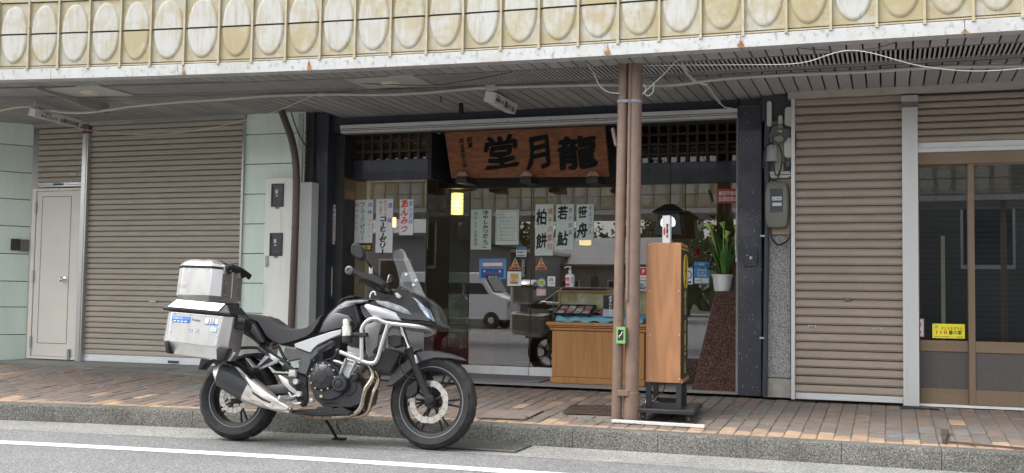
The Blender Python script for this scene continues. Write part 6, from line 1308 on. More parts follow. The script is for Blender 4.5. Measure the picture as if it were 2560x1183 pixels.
m = MB(); m.grid(lambda u, v: Vector((x0+.02+(x1-x0-.04)*u, cy0+.03+.34*v, zt2+.035+.012*math.sin(u*31+v*5)*math.sin(v*9+u*3)+.05*v - (.03 if v < .1 else 0))), 40, 10); tag(m.build('blue_cloth', pm('sky_cloth', (.22, .5, .68), .8, var=.08), ang=60, solid=.004), 'sky blue cloth spread under the sweets in the counter case', 'cloth')
m = MB(); m.grid(lambda u, v: Vector((at(1450, 790, y=cy0+.2).x+.3*u, cy0+.2+.16*v, zt2+.085+.02*math.sin(u*14+v*6)+.02*v)), 16, 6); tag(m.build('pink_cloth', pm('pink_cloth', (.6, .22, .3), .8, var=.1), ang=60, solid=.004), 'crumpled pink cloth in the middle of the counter case', 'cloth')
tr = at(1385, 790, y=cy0+.12); t2_ = thing('sweet_tray', 'black tray of wrapped sweets on the blue cloth', 'tray', tr); M_ = Matrix.Rotation(R(20), 3, 'X')
def tb(c, d): return Vector((tr.x+.19, tr.y+.1, zt2+.1))+M_ @ Vector(c), d
m = MB(); m.box(*tb((0, 0, 0), (.36, .24, .008)), m=M_)
for c, d in (((-.18, 0, .012), (.008, .24, .03)), ((.18, 0, .012), (.008, .24, .03)), ((0, -.12, .012), (.36, .008, .03)), ((0, .12, .012), (.36, .008, .03))): m.box(*tb(c, d), m=M_)
m.build('tray', MATS['black_plastic'], t2_)
for i in range(4):
    for j in range(3):
        m = MB(); m.box(*tb((-.13+.085*i, -.07+.07*j, .014), (.07, .055, .02)), m=M_); m.build('wrapped_sweet', flat('wrap%d' % ((i+j) % 3), ((.6, .55, .56), (.5, .16, .2), (.42, .38, .4))[(i+j) % 3], .5), t2_, bevel=.006)
c = at(1530, 765, y=cy0+.15); s = Sheet('price_card', 'tilted black price card with white brush writing in the counter case', 'card', 1508, 738, 1545, 792, cy0+.1, MATS['sticker_black']); s.col(WHT, '水まんじゅう', .5, .97, .15, .02, 1.3); s.rect(flat('card_lilac', (.5, .46, .6), .6), 0, 0, 1, .35)
# hand sanitiser bottle on the showcase
b = at(1425, 717, y=cy0+.2); zb_ = zg+.0185; sc_ = 1.0
t = thing('sanitiser_bottle', 'white pump bottle with red label standing on the counter case', 'bottle', (b.x, cy0+.2, zb_)); o_ = Vector((b.x, cy0+.2, zb_))
m = MB(); rb = [(-.043, -.028), (.043, -.028), (.043, .028), (-.043, .028)]
m.loft([[o_+Vector((x*k, y*k, z)) for x, y in rb] for k, z in ((.94, 0), (1, .006), (1, .105), (.9, .122), (.45, .132))]); m.build('body', pm('bottle_white', (.7, .71, .72), .35), t, bevel=.006)
m = MB(); m.lathe([(.014, .13), (.014, .15), (.018, .151), (.018, .165), (.006, .167), (.006, .195), (.012, .196), (.012, .204), (.001, .205)], Matrix.Translation(o_), 14); m.tube([o_+Vector((.005, 0, .2)), o_+Vector((-.04, 0, .2)), o_+Vector((-.058, 0, .188))], .005, 8); m.build('pump', MATS['bottle_white'], t)
m = MB(); m.mm((o_.x-.041, o_.y-.0295, o_.z+.012), (o_.x+.002, o_.y-.0283, o_.z+.095)); lb = m.build('label', flat('label_red', (.6, .04, .1), .5), t); f = Frame((o_.x-.041, o_.y-.03, o_.z+.012), (1, 0, 0), (0, 0, 1)); m = MB(); rows(m, f, '手指消毒', .004, .05, .016, .0006, .01, w=.036); m.add([f.p(u, v, .0006) for u, v in ((.004, .03), (.04, .03), (.04, .044), (.004, .044))], [(0, 1, 2, 3)]); m.build('lettering', WHT, lb, ang=0)
m = MB(); f = Frame((o_.x, o_.y-.0285, o_.z), (1, 0, 0), (0, 0, 1)); column(m, f, '龍月堂', .026, .1, .02, .0006, .01); m.build('lettering', INK, t, ang=0)
# ================================================================== granite wedge with flowerpots
gy = 9.9
t = thing('granite_wedge', 'polished red granite wedge plinth with a slanted left side beside the blue pillar', 'plinth', at(1790, 978, y=gy)); A, B_, C_, D2 = at(1727, 977, y=gy), at(1843, 981, y=gy), at(1843, 727, y=gy), at(1788, 728, y=gy)
A.z = B_.z = pave_z(-1.4, gy)-.01; C_.z = D2.z
m = MB(); m.loft([[A, B_, C_, D2], [A+Vector((.05, .62, 0)), B_+Vector((0, .62, 0)), C_+Vector((0, .62, 0)), D2+Vector((.03, .62, 0))]]); m.build('stone', GRA, t, bevel=.006)
zg2 = D2.z
POT = pm('white_pot', (.68, .69, .68), .45, var=.03); LF = pm('lily_leaf', (.06, .16, .03), .4, var=.35, vs=9); LFD = pm('dark_leaf', (.03, .08, .025), .45, var=.35, vs=9); LFY = pm('lily_flower', (.36, .5, .1), .45, var=.2, vs=9)
def pot(px, y, r, h, label, cat='flowerpot'):
    c = at(px, 720, y=y); c.z = zg2+.003; t = thing('flowerpot', label, cat, c); m = MB(); m.lathe([(r*.72, 0), (r*.95, h*.86), (r*1.04, h*.87), (r*1.06, h), (r*.95, h), (r*.9, h*.9), (.001, h*.88)], Matrix.Translation(c), 28); m.build('pot', POT, t); return t, c
def blade(m, p, d, L, w, droop):
    d = Vector(d).normalized(); side = d.cross(Vector((0, 0, 1))); side = side.normalized() if side.length > 1e-3 else Vector((1, 0, 0)); n = 5; L0 = []; R0 = []
    for i in range(n+1):
        f = i/n; q = p+d*L*f+Vector((0, 0, -droop*L*f*f)); k = w*math.sin(math.pi*min(.97, .12+.85*f)); L0.append(q-side*k); R0.append(q+side*k)
    m.add(L0+R0, [(i, i+1, n+2+i, n+1+i) for i in range(n)])
t, c = pot(1810, 10.02, .077, .15, 'white pot with lily leaves on the granite wedge, nearer of two')
for i in range(46):
    a = rnd.uniform(0, 6.28); m = MB(); blade(m, c+Vector((.03*math.cos(a), .03*math.sin(a), .13)), (math.cos(a)*rnd.uniform(.05, .35), math.sin(a)*rnd.uniform(.05, .35), 1), rnd.uniform(.22, .5), rnd.uniform(.014, .026), rnd.uniform(0, .35)); m.build('leaf', LF, t, ang=80)
for i in range(7):
    a = rnd.uniform(0, 6.28); q = c+Vector((.13*math.cos(a), .1*math.sin(a), rnd.uniform(.42, .62))); m = MB(); m.tube([c+Vector((0, 0, .14)), c.lerp(q, .6)+Vector((0, 0, .03)), q], .004, 6); m.lathe([(.006, -.02), (.016, .01), (.03, .045), (.024, .04), (.004, .0)], Matrix.Translation(q) @ Matrix.Rotation(rnd.uniform(-.5, .5), 4, 'X') @ Matrix.Rotation(rnd.uniform(-.5, .5), 4, 'Y'), 10); m.build('flower', LFY, t)
t, c2 = pot(1799, 10.3, .07, .16, 'white pot with red flower on the granite wedge, further of two')
for i in range(70):
    a = rnd.uniform(0, 6.28); q = c2+Vector((rnd.gauss(-.12, .16), rnd.gauss(0, .06), rnd.uniform(.2, .45))); m = MB(); blade(m, q, (math.cos(a), math.sin(a), rnd.uniform(-.2, .6)), rnd.uniform(.05, .1), .018, .3); m.build('leaf', LFD, t, ang=80)
m = MB(); m.tube(smooth_path([c2+Vector((0, 0, .14)), c2+Vector((-.1, 0, .3)), c2+Vector((-.22, -.02, .4))]), .004, 6); m.build('stem', LFD, t)
q = at(1743, 631, y=10.25); m = MB()
for i in range(16): a = i*2.4; blade(m, q, (math.cos(a), -.5+.2*math.sin(a*2), math.sin(a)), .05, .014, .1)
m.build('red_flower', pm('red_petal', (.4, .015, .03), .5, var=.2), t, ang=80)
t = thing('climbing_plant', 'dark leafy plant behind the lily pot by the blue pillar', 'plant', at(1815, 700, y=10.45))
for i in range(90):
    p = at(rnd.uniform(1780, 1840), rnd.uniform(540, 660), y=rnd.uniform(10.4, 10.55)); m = MB(); blade(m, p, (rnd.gauss(0, 1), -.3, rnd.gauss(0, .7)), rnd.uniform(.06, .12), .02, .3); m.build('leaf', LFD, t, ang=80)
m = MB(); m.tube(smooth_path([at(1815, 725, y=10.45), at(1810, 640, y=10.45), at(1818, 550, y=10.5)]), .006, 6); m.build('stem', BARK, t)
# lanterns inside the right window
def lantern(px, py, y, label, s=1):
    c = at(px, py, y=y); t = thing('hanging_lantern', label, 'lantern', c); MT = pm('lantern_metal', (.03, .03, .03), .5, .4)
    m = MB(); r = .2*s; m.lathe([(r, -.0), (r*1.02, .01), (r*.35, .08*s), (.02, .09*s)], Matrix.Translation(c) @ Matrix.Rotation(R(45), 4, 'Z'), 4); m.build('roof', MT, t, ang=20)
    m = MB(); w = .1*s; h = .2*s
    m.loft([[c+Vector((x*w*k, y_*w*k, z)) for x, y_ in ((-1, -1), (1, -1), (1, 1), (-1, 1))] for k, z in ((1, 0), (1.25, -h))]); m.build('housing', MT, t)
    m = MB(); m.lathe([(.001, .004), (.068*s, .002), (.07*s, 0)], Matrix.Translation(c+Vector((.0, -w*1.14, -h*.48))) @ Matrix.Rotation(R(90), 4, 'X'), 24); dk = m.build('paper_disc', pm('lantern_paper', (.75, .8, .76), .6, emit=(.8, .95, .9), es=.5), t)
    m = MB(); q = c+Vector((0, -w*1.15-.003, -h*.48)); m.box(q, (.003, .003, .14*s)); m.box(q, (.14*s, .003, .003)); m.box(q+Vector((.035*s, 0, 0)), (.003, .003, .12*s)); m.build('paper_bar', MT, dk)
    m = MB(); m.tube([c+Vector((0, 0, .09*s)), c+Vector((0, 0, 2.86-c.z))], .006, 6); m.build('chain', MT, t); return t
lantern(1676, 534, 10.2, 'black roofed lantern with round white paper face hanging before the right window', 1.02)
# door mat
P = [at_pave(1105, 962), at_pave(1385, 944)]; m = MB(); y0, y1 = 9.95, 10.55; xa_, xb_ = at(1120, 950, y=10.0).x, at(1375, 945, y=10.3).x
m.mm((xa_, y0, FLZ+.004), (xb_, y1, FLZ+.016)); tag(m.build('door_mat', pm('mat_pile', (.2, .19, .22), .95, var=.3, vs=60, bump=1, bs=200), bevel=.004), 'grey-violet door mat in front of the glass doors', 'mat')
# ================================================================== wooden sign stand on a dolly
SW = wood('stand_laminate', (.42, .21, .095), (.27, .125, .055), scale=2.4, st=(1, 1, .1), rough=.5, coat=.05, dist=3.5)
sy = 8.14
a, b = at(1615, 780, y=sy), at(1702, 780, y=sy); z1, z0 = at(1658, 607, y=sy).z, at(1658, 957, y=sy).z
zf = pave_z(a.x, 8.1)
STD = thing('sign_stand', 'tall wood-grain sign box on black legs and a wheeled board beside the canopy post', 'sign', ((a.x+b.x)/2, sy+.2, zf))
dv = Vector((-.03, .46, 0))     # the box runs back from its narrow side
A, B_ = Vector((a.x, sy, 0)), Vector((b.x, sy, 0)); C_, D2 = B_+dv, A+dv
UPz = lambda p, z: Vector((p.x, p.y, z))
m = MB(); m.loft([[UPz(p, z) for p in (A, B_, C_, D2)] for z in (z0, z1)]); m.build('cabinet', SW, STD, bevel=.004)
for px, pyy in ((1622, 612), (1696, 612), (1624, 728), (1697, 728), (1625, 838), (1698, 838), (1627, 948), (1699, 948)):
    q = at(px, pyy, y=sy-.001); m = MB(); m.lathe([(.006, 0), (.005, .003), (.001, .004)], Matrix.Translation(q) @ Matrix.Rotation(R(90), 4, 'X'), 8); m.build('screw_cap', pm('cap_tan', (.6, .4, .24), .4), STD)
nrm = Vector((dv.y, -dv.x, 0)).normalized(); fr = Frame(UPz(B_, z0)+nrm*.002+dv*.02, dv, (0, 0, 1)); L_s = dv.length; Hs = z1-z0
def frect(u0, v0, u1, v1, n, mat, nm):
    m = MB(); m.prism([fr.p(u*L_s, v*Hs, 0) for u, v in ((u0, v0), (u1, v0), (u1, v1), (u0, v1))], fr.N*n); return m.build(nm, mat, STD)
frect(.04, .03, .92, .975, .003, MATS['sticker_black'], 'face_panel'); frect(-.02, .0, .98, .028, .012, SW, 'face_edge'); frect(.0, .955, .96, .962, .0045, flat('sign_yellow', (.6, .42, .04), .5), 'rule'); 
m = MB(); column(m, fr, '和菓子処', L_s*.48, Hs*.45, Hs*.1, .005, .02, wide=1.3); column(m, fr, '龍月堂', L_s*.48, Hs*.66, Hs*.06, .005, .02, wide=2.2)
m.ring([fr.p(L_s*(.48+.26*math.cos(2*math.pi*i/24)), Hs*(.8+.12*math.sin(2*math.pi*i/24)), .005) for i in range(24)], .008, 5); column(m, fr, '御菓', L_s*.48, Hs*.88, Hs*.08, .005, .02, wide=1.2); m.build('lettering', MATS['sign_yellow'], STD, ang=0)
# legs and dolly
zd = at(1660, 1022, y=sy-.02).z; BLKP = pm('black_paint', (.02, .021, .024), .45, var=.15, coat=.1)
for p in (A+Vector((.012, .012, 0)), B_+Vector((-.024, .012, 0)), C_+Vector((-.03, -.03, 0)), D2+Vector((.012, -.03, 0))):
    m = MB(); m.mm((p.x-.012, p.y, zd), (p.x+.028, p.y+.03, z0)); m.build('leg', BLKP, STD, bevel=.002)
for p, q in ((A, B_), (D2, C_)):
    m = MB(); yy = p.y+.022 if p is A else p.y-.02; m.mm((p.x+.03, yy, zd), (q.x-.03, yy+.02, zd+.04)); m.build('crosspiece', BLKP, STD)
d0, d1 = at(1590, 1030, y=sy-.09), at(1735, 1030, y=sy-.09); dl = thing('wheeled_board', 'flat black dolly board on castors under the wooden sign stand', 'dolly', ((d0.x+d1.x)/2, sy+.2, zf))
ofs = dv*1.45; m = MB(); P = [Vector((d0.x, sy-.09, zd-.032)), Vector((d1.x, sy-.09, zd-.032)), Vector((d1.x, sy-.09, zd-.032))+ofs, Vector((d0.x, sy-.09, zd-.032))+ofs]; m.prism(P, (0, 0, .031)); m.build('board', pm('dolly_black', (.022, .023, .026), .4, var=.3, vs=8), dl, bevel=.004)
for i, p in enumerate((P[0]+Vector((.045, .05, 0)), P[1]+Vector((-.045, .05, 0)), P[2]+Vector((-.05, -.06, 0)), P[3]+Vector((.05, -.06, 0)))):
    zg_ = pave_z(p.x, p.y)+.004; r = (p.z-zg_)*.42; m = MB(); m.lathe([(r*.3, -.014), (r, -.012), (r, .012), (r*.3, .014)], Matrix.Translation((p.x, p.y, zg_+r)) @ Matrix.Rotation(R(90), 4, 'Y'), 18); c_ = m.build('castor', pm('castor_rubber', (.06, .06, .065), .6), dl)
    m = MB(); m.mm((p.x-.02, p.y-.02, p.z-.012), (p.x+.02, p.y+.02, p.z)); m.mm((p.x-.02, p.y-.012, zg_+r*.8), (p.x-.016, p.y+.012, p.z)); m.mm((p.x+.016, p.y-.012, zg_+r*.8), (p.x+.02, p.y+.012, p.z)); m.build('castor_fork', BLKP, dl)
lp = at(1667, 575, y=sy+.15); t = thing('sign_card', 'small white folded card with red mark standing on top of the wooden sign stand', 'card', (lp.x, sy+.15, z1)); p0, p1 = at(1658, 575, y=sy+.15).x, at(1676, 575, y=sy+.15).x
m = MB(); m.mm((p0, sy+.12, z1+.0045), (p1, sy+.19, at(1667, 540, y=sy+.15).z)); m.build('card', PAPER, t); f = Frame((p0, sy+.119, z1+.0045), (1, 0, 0), (0, 0, 1)); m = MB(); column(m, f, '営業中', (p1-p0)*.68, .15, .04, .0008, .03, wide=.5); m.build('lettering', INK, t, ang=0); m = MB(); m.lathe([(.012, 0), (.001, .001)], Matrix.Translation(f.p((p1-p0)*.28, .09, .0008)) @ Matrix.Rotation(R(90), 4, 'X') @ Matrix.Diagonal((.7, 2.6, 1, 1)), 16); m.build('red_mark', REDP, t)
t = thing('power_cord', 'grey power cord with plug coiled beside the wheeled board', 'cord', (d0.x+.02, sy+.3, zf)); P = [UPz(A+dv*.5+Vector((.12, 0, 0)), z0)]; P += [Vector((P[0].x-.01, P[0].y, zd+.12)), Vector((P[0].x-.08, P[0].y-.05, zd+.03)), Vector((d0.x+.12, sy+.25, zd+.015)), Vector((d0.x+.02, sy+.28, zd+.03))]
for k in range(14): an = k*.9; P.append(Vector((d0.x+.0+.035*math.cos(an), sy+.3+.03*math.sin(an), zd+.012+.004*k)))
m = MB(); m.tube(smooth_path(P, 5), .0045, 6); m.build('cord', pm('cord_grey', (.12, .12, .12), .5), t); m = MB(); m.box((d0.x+.02, sy+.24, zd+.02), (.04, .03, .025)); m.build('plug', WHT, t, bevel=.005)
# white strip on the pavement edge
p0, p1 = at_pave(1530, 1056), at_pave(1762, 1070); m = MB(); d_ = (p1-p0).normalized(); s_ = Vector((-d_.y, d_.x, 0))*.018; m.prism([p0-s_, p1-s_, p1+s_, p0+s_], (0, 0, .022)); tag(m.build('pvc_strip', pm('pvc_white', (.6, .6, .58), .5, var=.08), bevel=.002), 'long white plastic strip lying along the pavement edge', 'strip')
# ================================================================== right of the pillar: pipe, granite pier, meters
ry = 9.62
m = MB(); bx(m, (1912, 300), (1976, 945), ry, ry+.2); g_ = thing('granite_pier', 'speckled grey granite pier behind the electric meter', 'pier', at(1944, 990, y=ry)); m.build('stone', WALLR, g_); m = MB(); bx(m, (1908, 945), (1978, 996), ry-.012, ry+.2); m.build('foot', pm('pier_concrete', (.33, .32, .28), .85, var=.2, vs=8, bump=.4), g_, bevel=.006)
m = MB(); bx(m, (1905, 240), (1990, 300), ry, ry+.2); m.build('upper_stone', pm('dark_stone', (.06, .065, .075), .6), g_)
m = MB(); P = [at(*q, y=ry-.04) for q in ((1921, 252), (1920, 400), (1917, 600), (1914, 850), (1912, 990))]; t = thing('wall_conduit', 'dark blue conduit running down beside the shop pillar', 'pipe', P[-1]); m.tube(P, .022, 12); m.build('pipe', NAVY, t)
for q in ((1907, 590), (1905, 845)):
    c = at(*q, y=ry-.06); m = MB(); m.box(c, (.04, .02, .016)); m.build('clip', STEEL, t)
WB_ = wood('meter_board', (.42, .33, .24), (.32, .24, .17), scale=4, st=(1, 1, .2), rough=.7, coat=0); my_ = ry-.03
t = thing('electric_meter', 'grey domed electric meter on a wooden board beside the brown shutter', 'meter', at(1943, 580, y=my_))
m = MB(); bx(m, (1917, 450), (1980, 586), my_, my_+.025); m.build('backboard', WB_, t); MT_ = pm('meter_grey', (.17, .165, .145), .45, var=.05)
a, b = at(1913, 455, y=my_-.02), at(1973, 572, y=my_-.02); cxm, czm = (a.x+b.x)/2, (a.z+b.z)/2; hw, hh = (b.x-a.x)/2, (a.z-b.z)/2
def sup(k, yy): return [Vector((cxm+hw*k*math.copysign(abs(math.cos(th))**.35, math.cos(th)), yy, czm+hh*k*math.copysign(abs(math.sin(th))**.6, math.sin(th)))) for th in [2*math.pi*i/32 for i in range(32)]]
m = MB(); m.loft([sup(1, my_-.002), sup(1, my_-.05), sup(.96, my_-.085), sup(.85, my_-.1)]); m.build('cover', MT_, t, ang=40)
a, b = at(1925, 472, y=my_-.1), at(1957, 531, y=my_-.1); m = MB(); m.mm((a.x, my_-.103, b.z), (b.x, my_-.1, a.z)); w_ = m.build('window', pm('meter_window', (.07, .075, .085), .15, var=.2), t)
for q0, q1 in (((1930, 492), (1954, 501)), ((1931, 507), (1954, 515))):
    u, v = at(*q0, y=my_-.1035), at(*q1, y=my_-.1035); m = MB(); m.mm((u.x, my_-.105, v.z), (v.x, my_-.103, u.z)); m.build('label_plate', flat('plate_white', (.55, .57, .58), .4), w_)
f = Frame(at(1931, 500, y=my_-.1052), (1, 0, 0), (0, 0, 1)); m = MB(); rows(m, f, '26 849', 0, 0, .02, .0006, .01, w=.07); m.build('lettering', INK, w_, ang=0)
t = thing('junction_boxes', 'white plastic cable boxes and covers above the electric meter', 'box', at(1960, 300, y=my_)); JB = pm('box_ivory', (.55, .55, .5), .5, var=.08)
def rbox(p0, p1, d, mat, nm):
    a, b = at(*p0, y=my_), at(*p1, y=my_); r = min(.03, (b.x-a.x)*.45); P = []
    for cx_, cz_, a0 in ((b.x-r, a.z-r, 0), (a.x+r, a.z-r, 90), (a.x+r, b.z+r, 180), (b.x-r, b.z+r, 270)):
        for k in range(5): an = R(a0+k*22.5); P.append(Vector((cx_+r*math.cos(an), my_, cz_+r*math.sin(an))))
    m = MB(); m.prism(P, (0, -d, 0)); return m.build(nm, mat, t, bevel=.006)
rbox((1963, 270), (1984, 320), .05, JB, 'cover'); rbox((1961, 346), (1983, 396), .05, JB, 'cover'); rbox((1946, 290), (1957, 332), .03, JB, 'cover'); rbox((1918, 255), (1930, 318), .04, JB, 'duct'); rbox((1918, 330), (1930, 370), .02, JB, 'duct'); rbox((1935, 340), (1960, 430), .015, pm('plate_old', (.4, .38, .3), .6), 'base_plate'); rbox((1917, 430), (1978, 445), .02, JB, 'rail')
c = at(1930, 382, y=my_-.06); m = MB(); m.lathe([(.052, -.075), (.052, -.06), (.048, -.055), (.046, .04), (.036, .062), (.001, .066)], Matrix.Translation(c), 24); tag(m.build('cable_dome', pm('dome_grey', (.3, .31, .33), .4)), 'grey dome-shaped cable cover beside the white boxes', 'cable cover')
t = thing('meter_cables', 'tangled black cables looping round the meter and white boxes', 'cables', at(1950, 420, y=my_)); BC = MATS['black_cable']
for pp, r in (([(1928, 405), (1922, 430), (1930, 450), (1945, 445), (1955, 400), (1950, 370), (1935, 355), (1912, 375), (1908, 420)], .006), ([(1938, 405), (1936, 425), (1942, 440), (1950, 425)], .005), ([(1984, 330), (1990, 360), (1982, 400), (1968, 425), (1958, 405)], .006), ([(1960, 320), (1980, 322), (1988, 345), (1983, 430), (1980, 520), (1979, 570), (1970, 600), (1945, 612), (1930, 595), (1927, 572)], .009), ([(1968, 398), (1962, 412), (1972, 420), (1978, 405)], .004), ([(1928, 318), (1940, 312), (1965, 315), (1978, 325)], .005)):
    m = MB(); m.tube(smooth_path([at(*q, y=my_-.06) for q in pp]), r, 7); m.build('cable', BC, t)
cc = at(1948, 340, y=my_-.05)
for k in range(4):
    m = MB(); m.ring([cc+Vector(((.06+.006*k)*math.cos(2*math.pi*i/28), -.008*k, (.055+.005*k)*math.sin(2*math.pi*i/28))) for i in range(28)], .0035, 5); m.build('coil', pm('coil_grey', (.14, .14, .14), .5), t)
# scuffed lock plate on the pillar
a, b = at(1861, 622, y=MY-.055), at(1893, 666, y=MY-.055); m = MB(); m.mm((a.x, MY-.066, b.z), (b.x, MY-.05, a.z)); t = thing('lock_plate', 'scuffed square lock cover on the dark blue pillar', 'lock', ((a.x+b.x)/2, MY-.06, b.z)); m.build('plate', NAVYW, t, bevel=.003); q = at(1877, 645, y=MY-.07); m = MB(); m.lathe([(.014, 0), (.012, .008), (.001, .009)], Matrix.Translation((q.x, MY-.066, q.z)) @ Matrix.Rotation(R(90), 4, 'X'), 14); m.build('keyhole', STEEL, t)
t = thing('cord_loop', 'white cord hanging along the left edge of the blue pillar', 'cord', at(1843, 650, y=9.8)); m = MB(); m.tube(smooth_path([at(*q, y=9.82) for q in ((1843, 470), (1841, 560), (1839, 610), (1841, 645))]), .005, 6); m.tube([at(1841, 645, y=9.82), at(1841, 655, y=9.82)], .009, 6); m.build('cord', MATS['white_wire'], t)
# yellow safety notice and heart sticker on the brown door
ny = DY+.04+.012
s = Sheet('safety_notice', 'yellow child safety notice with red 110 on the brown door glass', 'notice', 2331, 810, 2412, 846, ny, flat('notice_yellow', (.85, .76, .03), .5)); s.row(INK, '子どもをまもる', .26, .58, .24, .68, .0); s.row(REDP, '110', .08, .25, .34, .4, .03); s.row(INK, '番の家', .5, .25, .32, .42, .02); s.row(INK, '島田市青少年育成支援センター　島田警察署', .06, .06, .09, .88, .0)
s.ink(flat('leaf_mark', (.1, .4, .2), .5), lambda m: [m.add([s.fr.p((.06+.012*k)*s.w+.03*u, (.64+.07*k)*s.h+.012*v, .001) for u, v in ((0, 0), (.4, .5), (1, .4), (.7, .9), (.2, .8))], [tuple(range(5))]) for k in range(3)], nm='mark')
s = Sheet('heart_sticker', 'pink edged sticker with half a red heart at the left of the brown door', 'sticker', 2288, 797, 2310, 842, ny, flat('heart_pink', (.62, .42, .45), .5)); s.rect(WHT, .0, .08, .85, .92); s.ink(REDP, lambda m: m.tube([s.fr.p(s.w*u, s.h*v, .002) for u, v in ((0, .82), (.3, .88), (.6, .8), (.7, .65), (.5, .5), (.1, .36))], .004, 5), nm='heart'); s.rect(flat('heart_blue', (.5, .58, .68), .5), .05, .2, .7, .32)
m = MB(); p0 = at_pave(2252, 1021); p1 = at_pave(2348, 1026); m.prism([p0, p1, p1+Vector((0, .02, 0)), p0+Vector((0, .02, 0))], (0, 0, .012)); tag(m.build('floor_drain', MATS['black_plastic']), 'thin dark floor groove in front of the silver mullion', 'drain')
# ================================================================== hanging signs
PLS = pm('sign_plastic', (.66, .67, .68), .4, var=.06, vs=6, c2=(.45, .43, .38), c2s=4, c2lo=.62, c2hi=.8)
def hang(label, TL, TR, BR, BL, ya, yb, texts, dep=.07):
    P = [at(*TL, y=ya), at(*TR, y=yb), at(*BR, y=yb), at(*BL, y=ya)]; t = thing('hanging_sign', label, 'sign', sum(P, Vector())/4, group='signs hung under the canopy'); f = Frame(P[3], P[2]-P[3], P[0]-P[3]); m = MB(); m.loft([[p for p in P], [p-f.N*dep for p in P]]); m.build('light_box', PLS, t, bevel=.008)
    W_s = (P[2]-P[3]).length; H_s = (P[0]-P[3]).length
    for tx, u, v, h, w, mt in texts: m = MB(); rows(m, f, tx, u*W_s, v*H_s, h*H_s, .0035, .02, w=w*W_s); m.build('lettering', mt, t, ang=0)
    m = MB(); q = (P[0]+P[1])/2; m.tube([P[0]+f.U*.03-f.N*dep/2, P[0]+f.U*.03-f.N*dep/2+Vector((0, 0, .08))], .012, 8); m.build('hanger', MATS['beige_trim'], t); m = MB(); m.tube([P[1]-f.U*.03-f.N*dep/2, P[1]-f.U*.03-f.N*dep/2+Vector((0, 0, .12))], .012, 8); m.build('hanger', MATS['beige_trim'], t); return t
hang('long white hanging sign with green and black tea shop lettering', (92, 272), (206, 299), (200, 322), (86, 293), 8.15, 9.1, [('六間会', .12, .62, .24, .2, REDP), ('鮮度イキイキ', .12, .18, .36, .36, GRNP), ('お茶のカネ松', .52, .12, .62, .42, INK)])
hang('short white hanging sign with black sweet shop lettering', (1241, 231), (1296, 260), (1288, 287), (1235, 258), 8.75, 9.45, [('六間会', .04, .62, .22, .16, REDP), ('御菓子司', .04, .25, .34, .34, INK), ('龍月堂', .42, .12, .66, .5, INK)], .1)
# conduit along the canopy with boxes
CON = pm('conduit_ivory', (.5, .49, .43), .5, var=.08, vs=3)
t = thing('ceiling_conduit', 'long ivory conduit pipe running under the whole canopy', 'pipe', (-3, 8.6, 2.84)); pts = []
for px, py in ((-80, 285), (0, 276), (60, 266), (115, 274), (170, 281), (230, 280), (330, 266), (450, 255), (560, 248), (700, 238), (850, 236), (950, 237), (1060, 232), (1150, 224), (1215, 219), (1300, 217), (1500, 212), (1640, 214), (1700, 211), (1800, 198), (1950, 188), (2150, 180), (2350, 168), (2560, 165), (2700, 160)): pts.append(at_b(px, py, 8.66) if px > 500 else at(px, py, y=8.25+(px/500)*.2))
m = MB(); m.tube(smooth_path(pts, 3), .014, 8); m.build('pipe', CON, t)
for px, py in ((1228, 217),): q = at_b(px, py+2, 8.66); m = MB(); m.box(q, (.09, .06, .05)); m.build('junction_box', CON, t, bevel=.004)
t = thing('branch_conduit', 'short ivory conduit crossing the vents right of the canopy posts', 'pipe', at_b(1740, 180, 8.4)); m = MB(); m.tube([at_b(1702, 150, 8.15), at_b(1718, 185, 8.5), at_b(1738, 203, 8.66)], .013, 8); m.build('pipe', CON, t); m = MB(); m.tube([at(1766, 212, y=8.85), at(1800, 258, y=9.45)], .012, 8); m.build('pipe', CON, t); m = MB(); m.tube(smooth_path([at(1738, 203, y=8.68), at(1755, 210, y=8.8), at(1766, 212, y=8.85)]), .008, 6); m.tube(smooth_path([at(1800, 258, y=9.45), at(1812, 268, y=9.6), at(1830, 271, y=9.65)]), .005, 6); m.build('wire', MATS['white_wire'], t)
def wire(label, pts, r, mat, name='overhead_wire'):
    P = [at(px, py, y=y) for px, py, y in pts]; t = thing(name, label, 'wire', P[0]); m = MB(); m.tube(smooth_path(P, 6), r, 6); m.build('strand', mat, t)
PW = pm('wire_pale', (.5, .5, .47), .5); DW = pm('wire_dark', (.05, .05, .05), .5)
wire('white wire sagging from the tea shop sign towards the curved downpipe', [(196, 322, 9.0), (250, 330, 8.9), (310, 335, 8.8), (400, 336, 8.8), (520, 322, 8.8), (620, 298, 8.7), (700, 275, 8.6), (780, 240, 8.4), (808, 232, 8.35)], .004, PW)
wire('pale wire looping off the bundled posts to the left', [(1470, 160, 7.95), (1485, 185, 7.98), (1500, 215, 8.0), (1520, 230, 8.0), (1548, 234, 7.99)], .004, PW)
wire('pale wire rising right from the bundled posts', [(1606, 236, 8.0), (1625, 218, 8.0), (1660, 185, 8.0), (1695, 150, 7.95), (1730, 137, 7.9)], .004, PW)
wire('pale hooked wire beside the bundled posts', [(1608, 210, 8.0), (1615, 220, 8.0), (1612, 232, 8.0), (1620, 240, 8.0), (1632, 230, 8.0), (1635, 210, 8.0)], .0035, PW)
wire('white twin wire crossing the vents at the upper right', [(1606, 165, 8.0), (1700, 163, 7.9), (1850, 162, 7.8), (2000, 158, 7.75), (2132, 126, 7.7), (2300, 165, 7.75), (2440, 178, 7.8), (2600, 168, 7.8)], .003, PW)
wire('thin wire running along the fascia edge at the upper right', [(1930, 120, 7.8), (1990, 113, 7.8), (2010, 122, 7.8), (2130, 126, 7.7), (2200, 118, 7.8), (2280, 97, 7.85), (2420, 90, 7.85), (2600, 76, 7.85)], .003, DW)
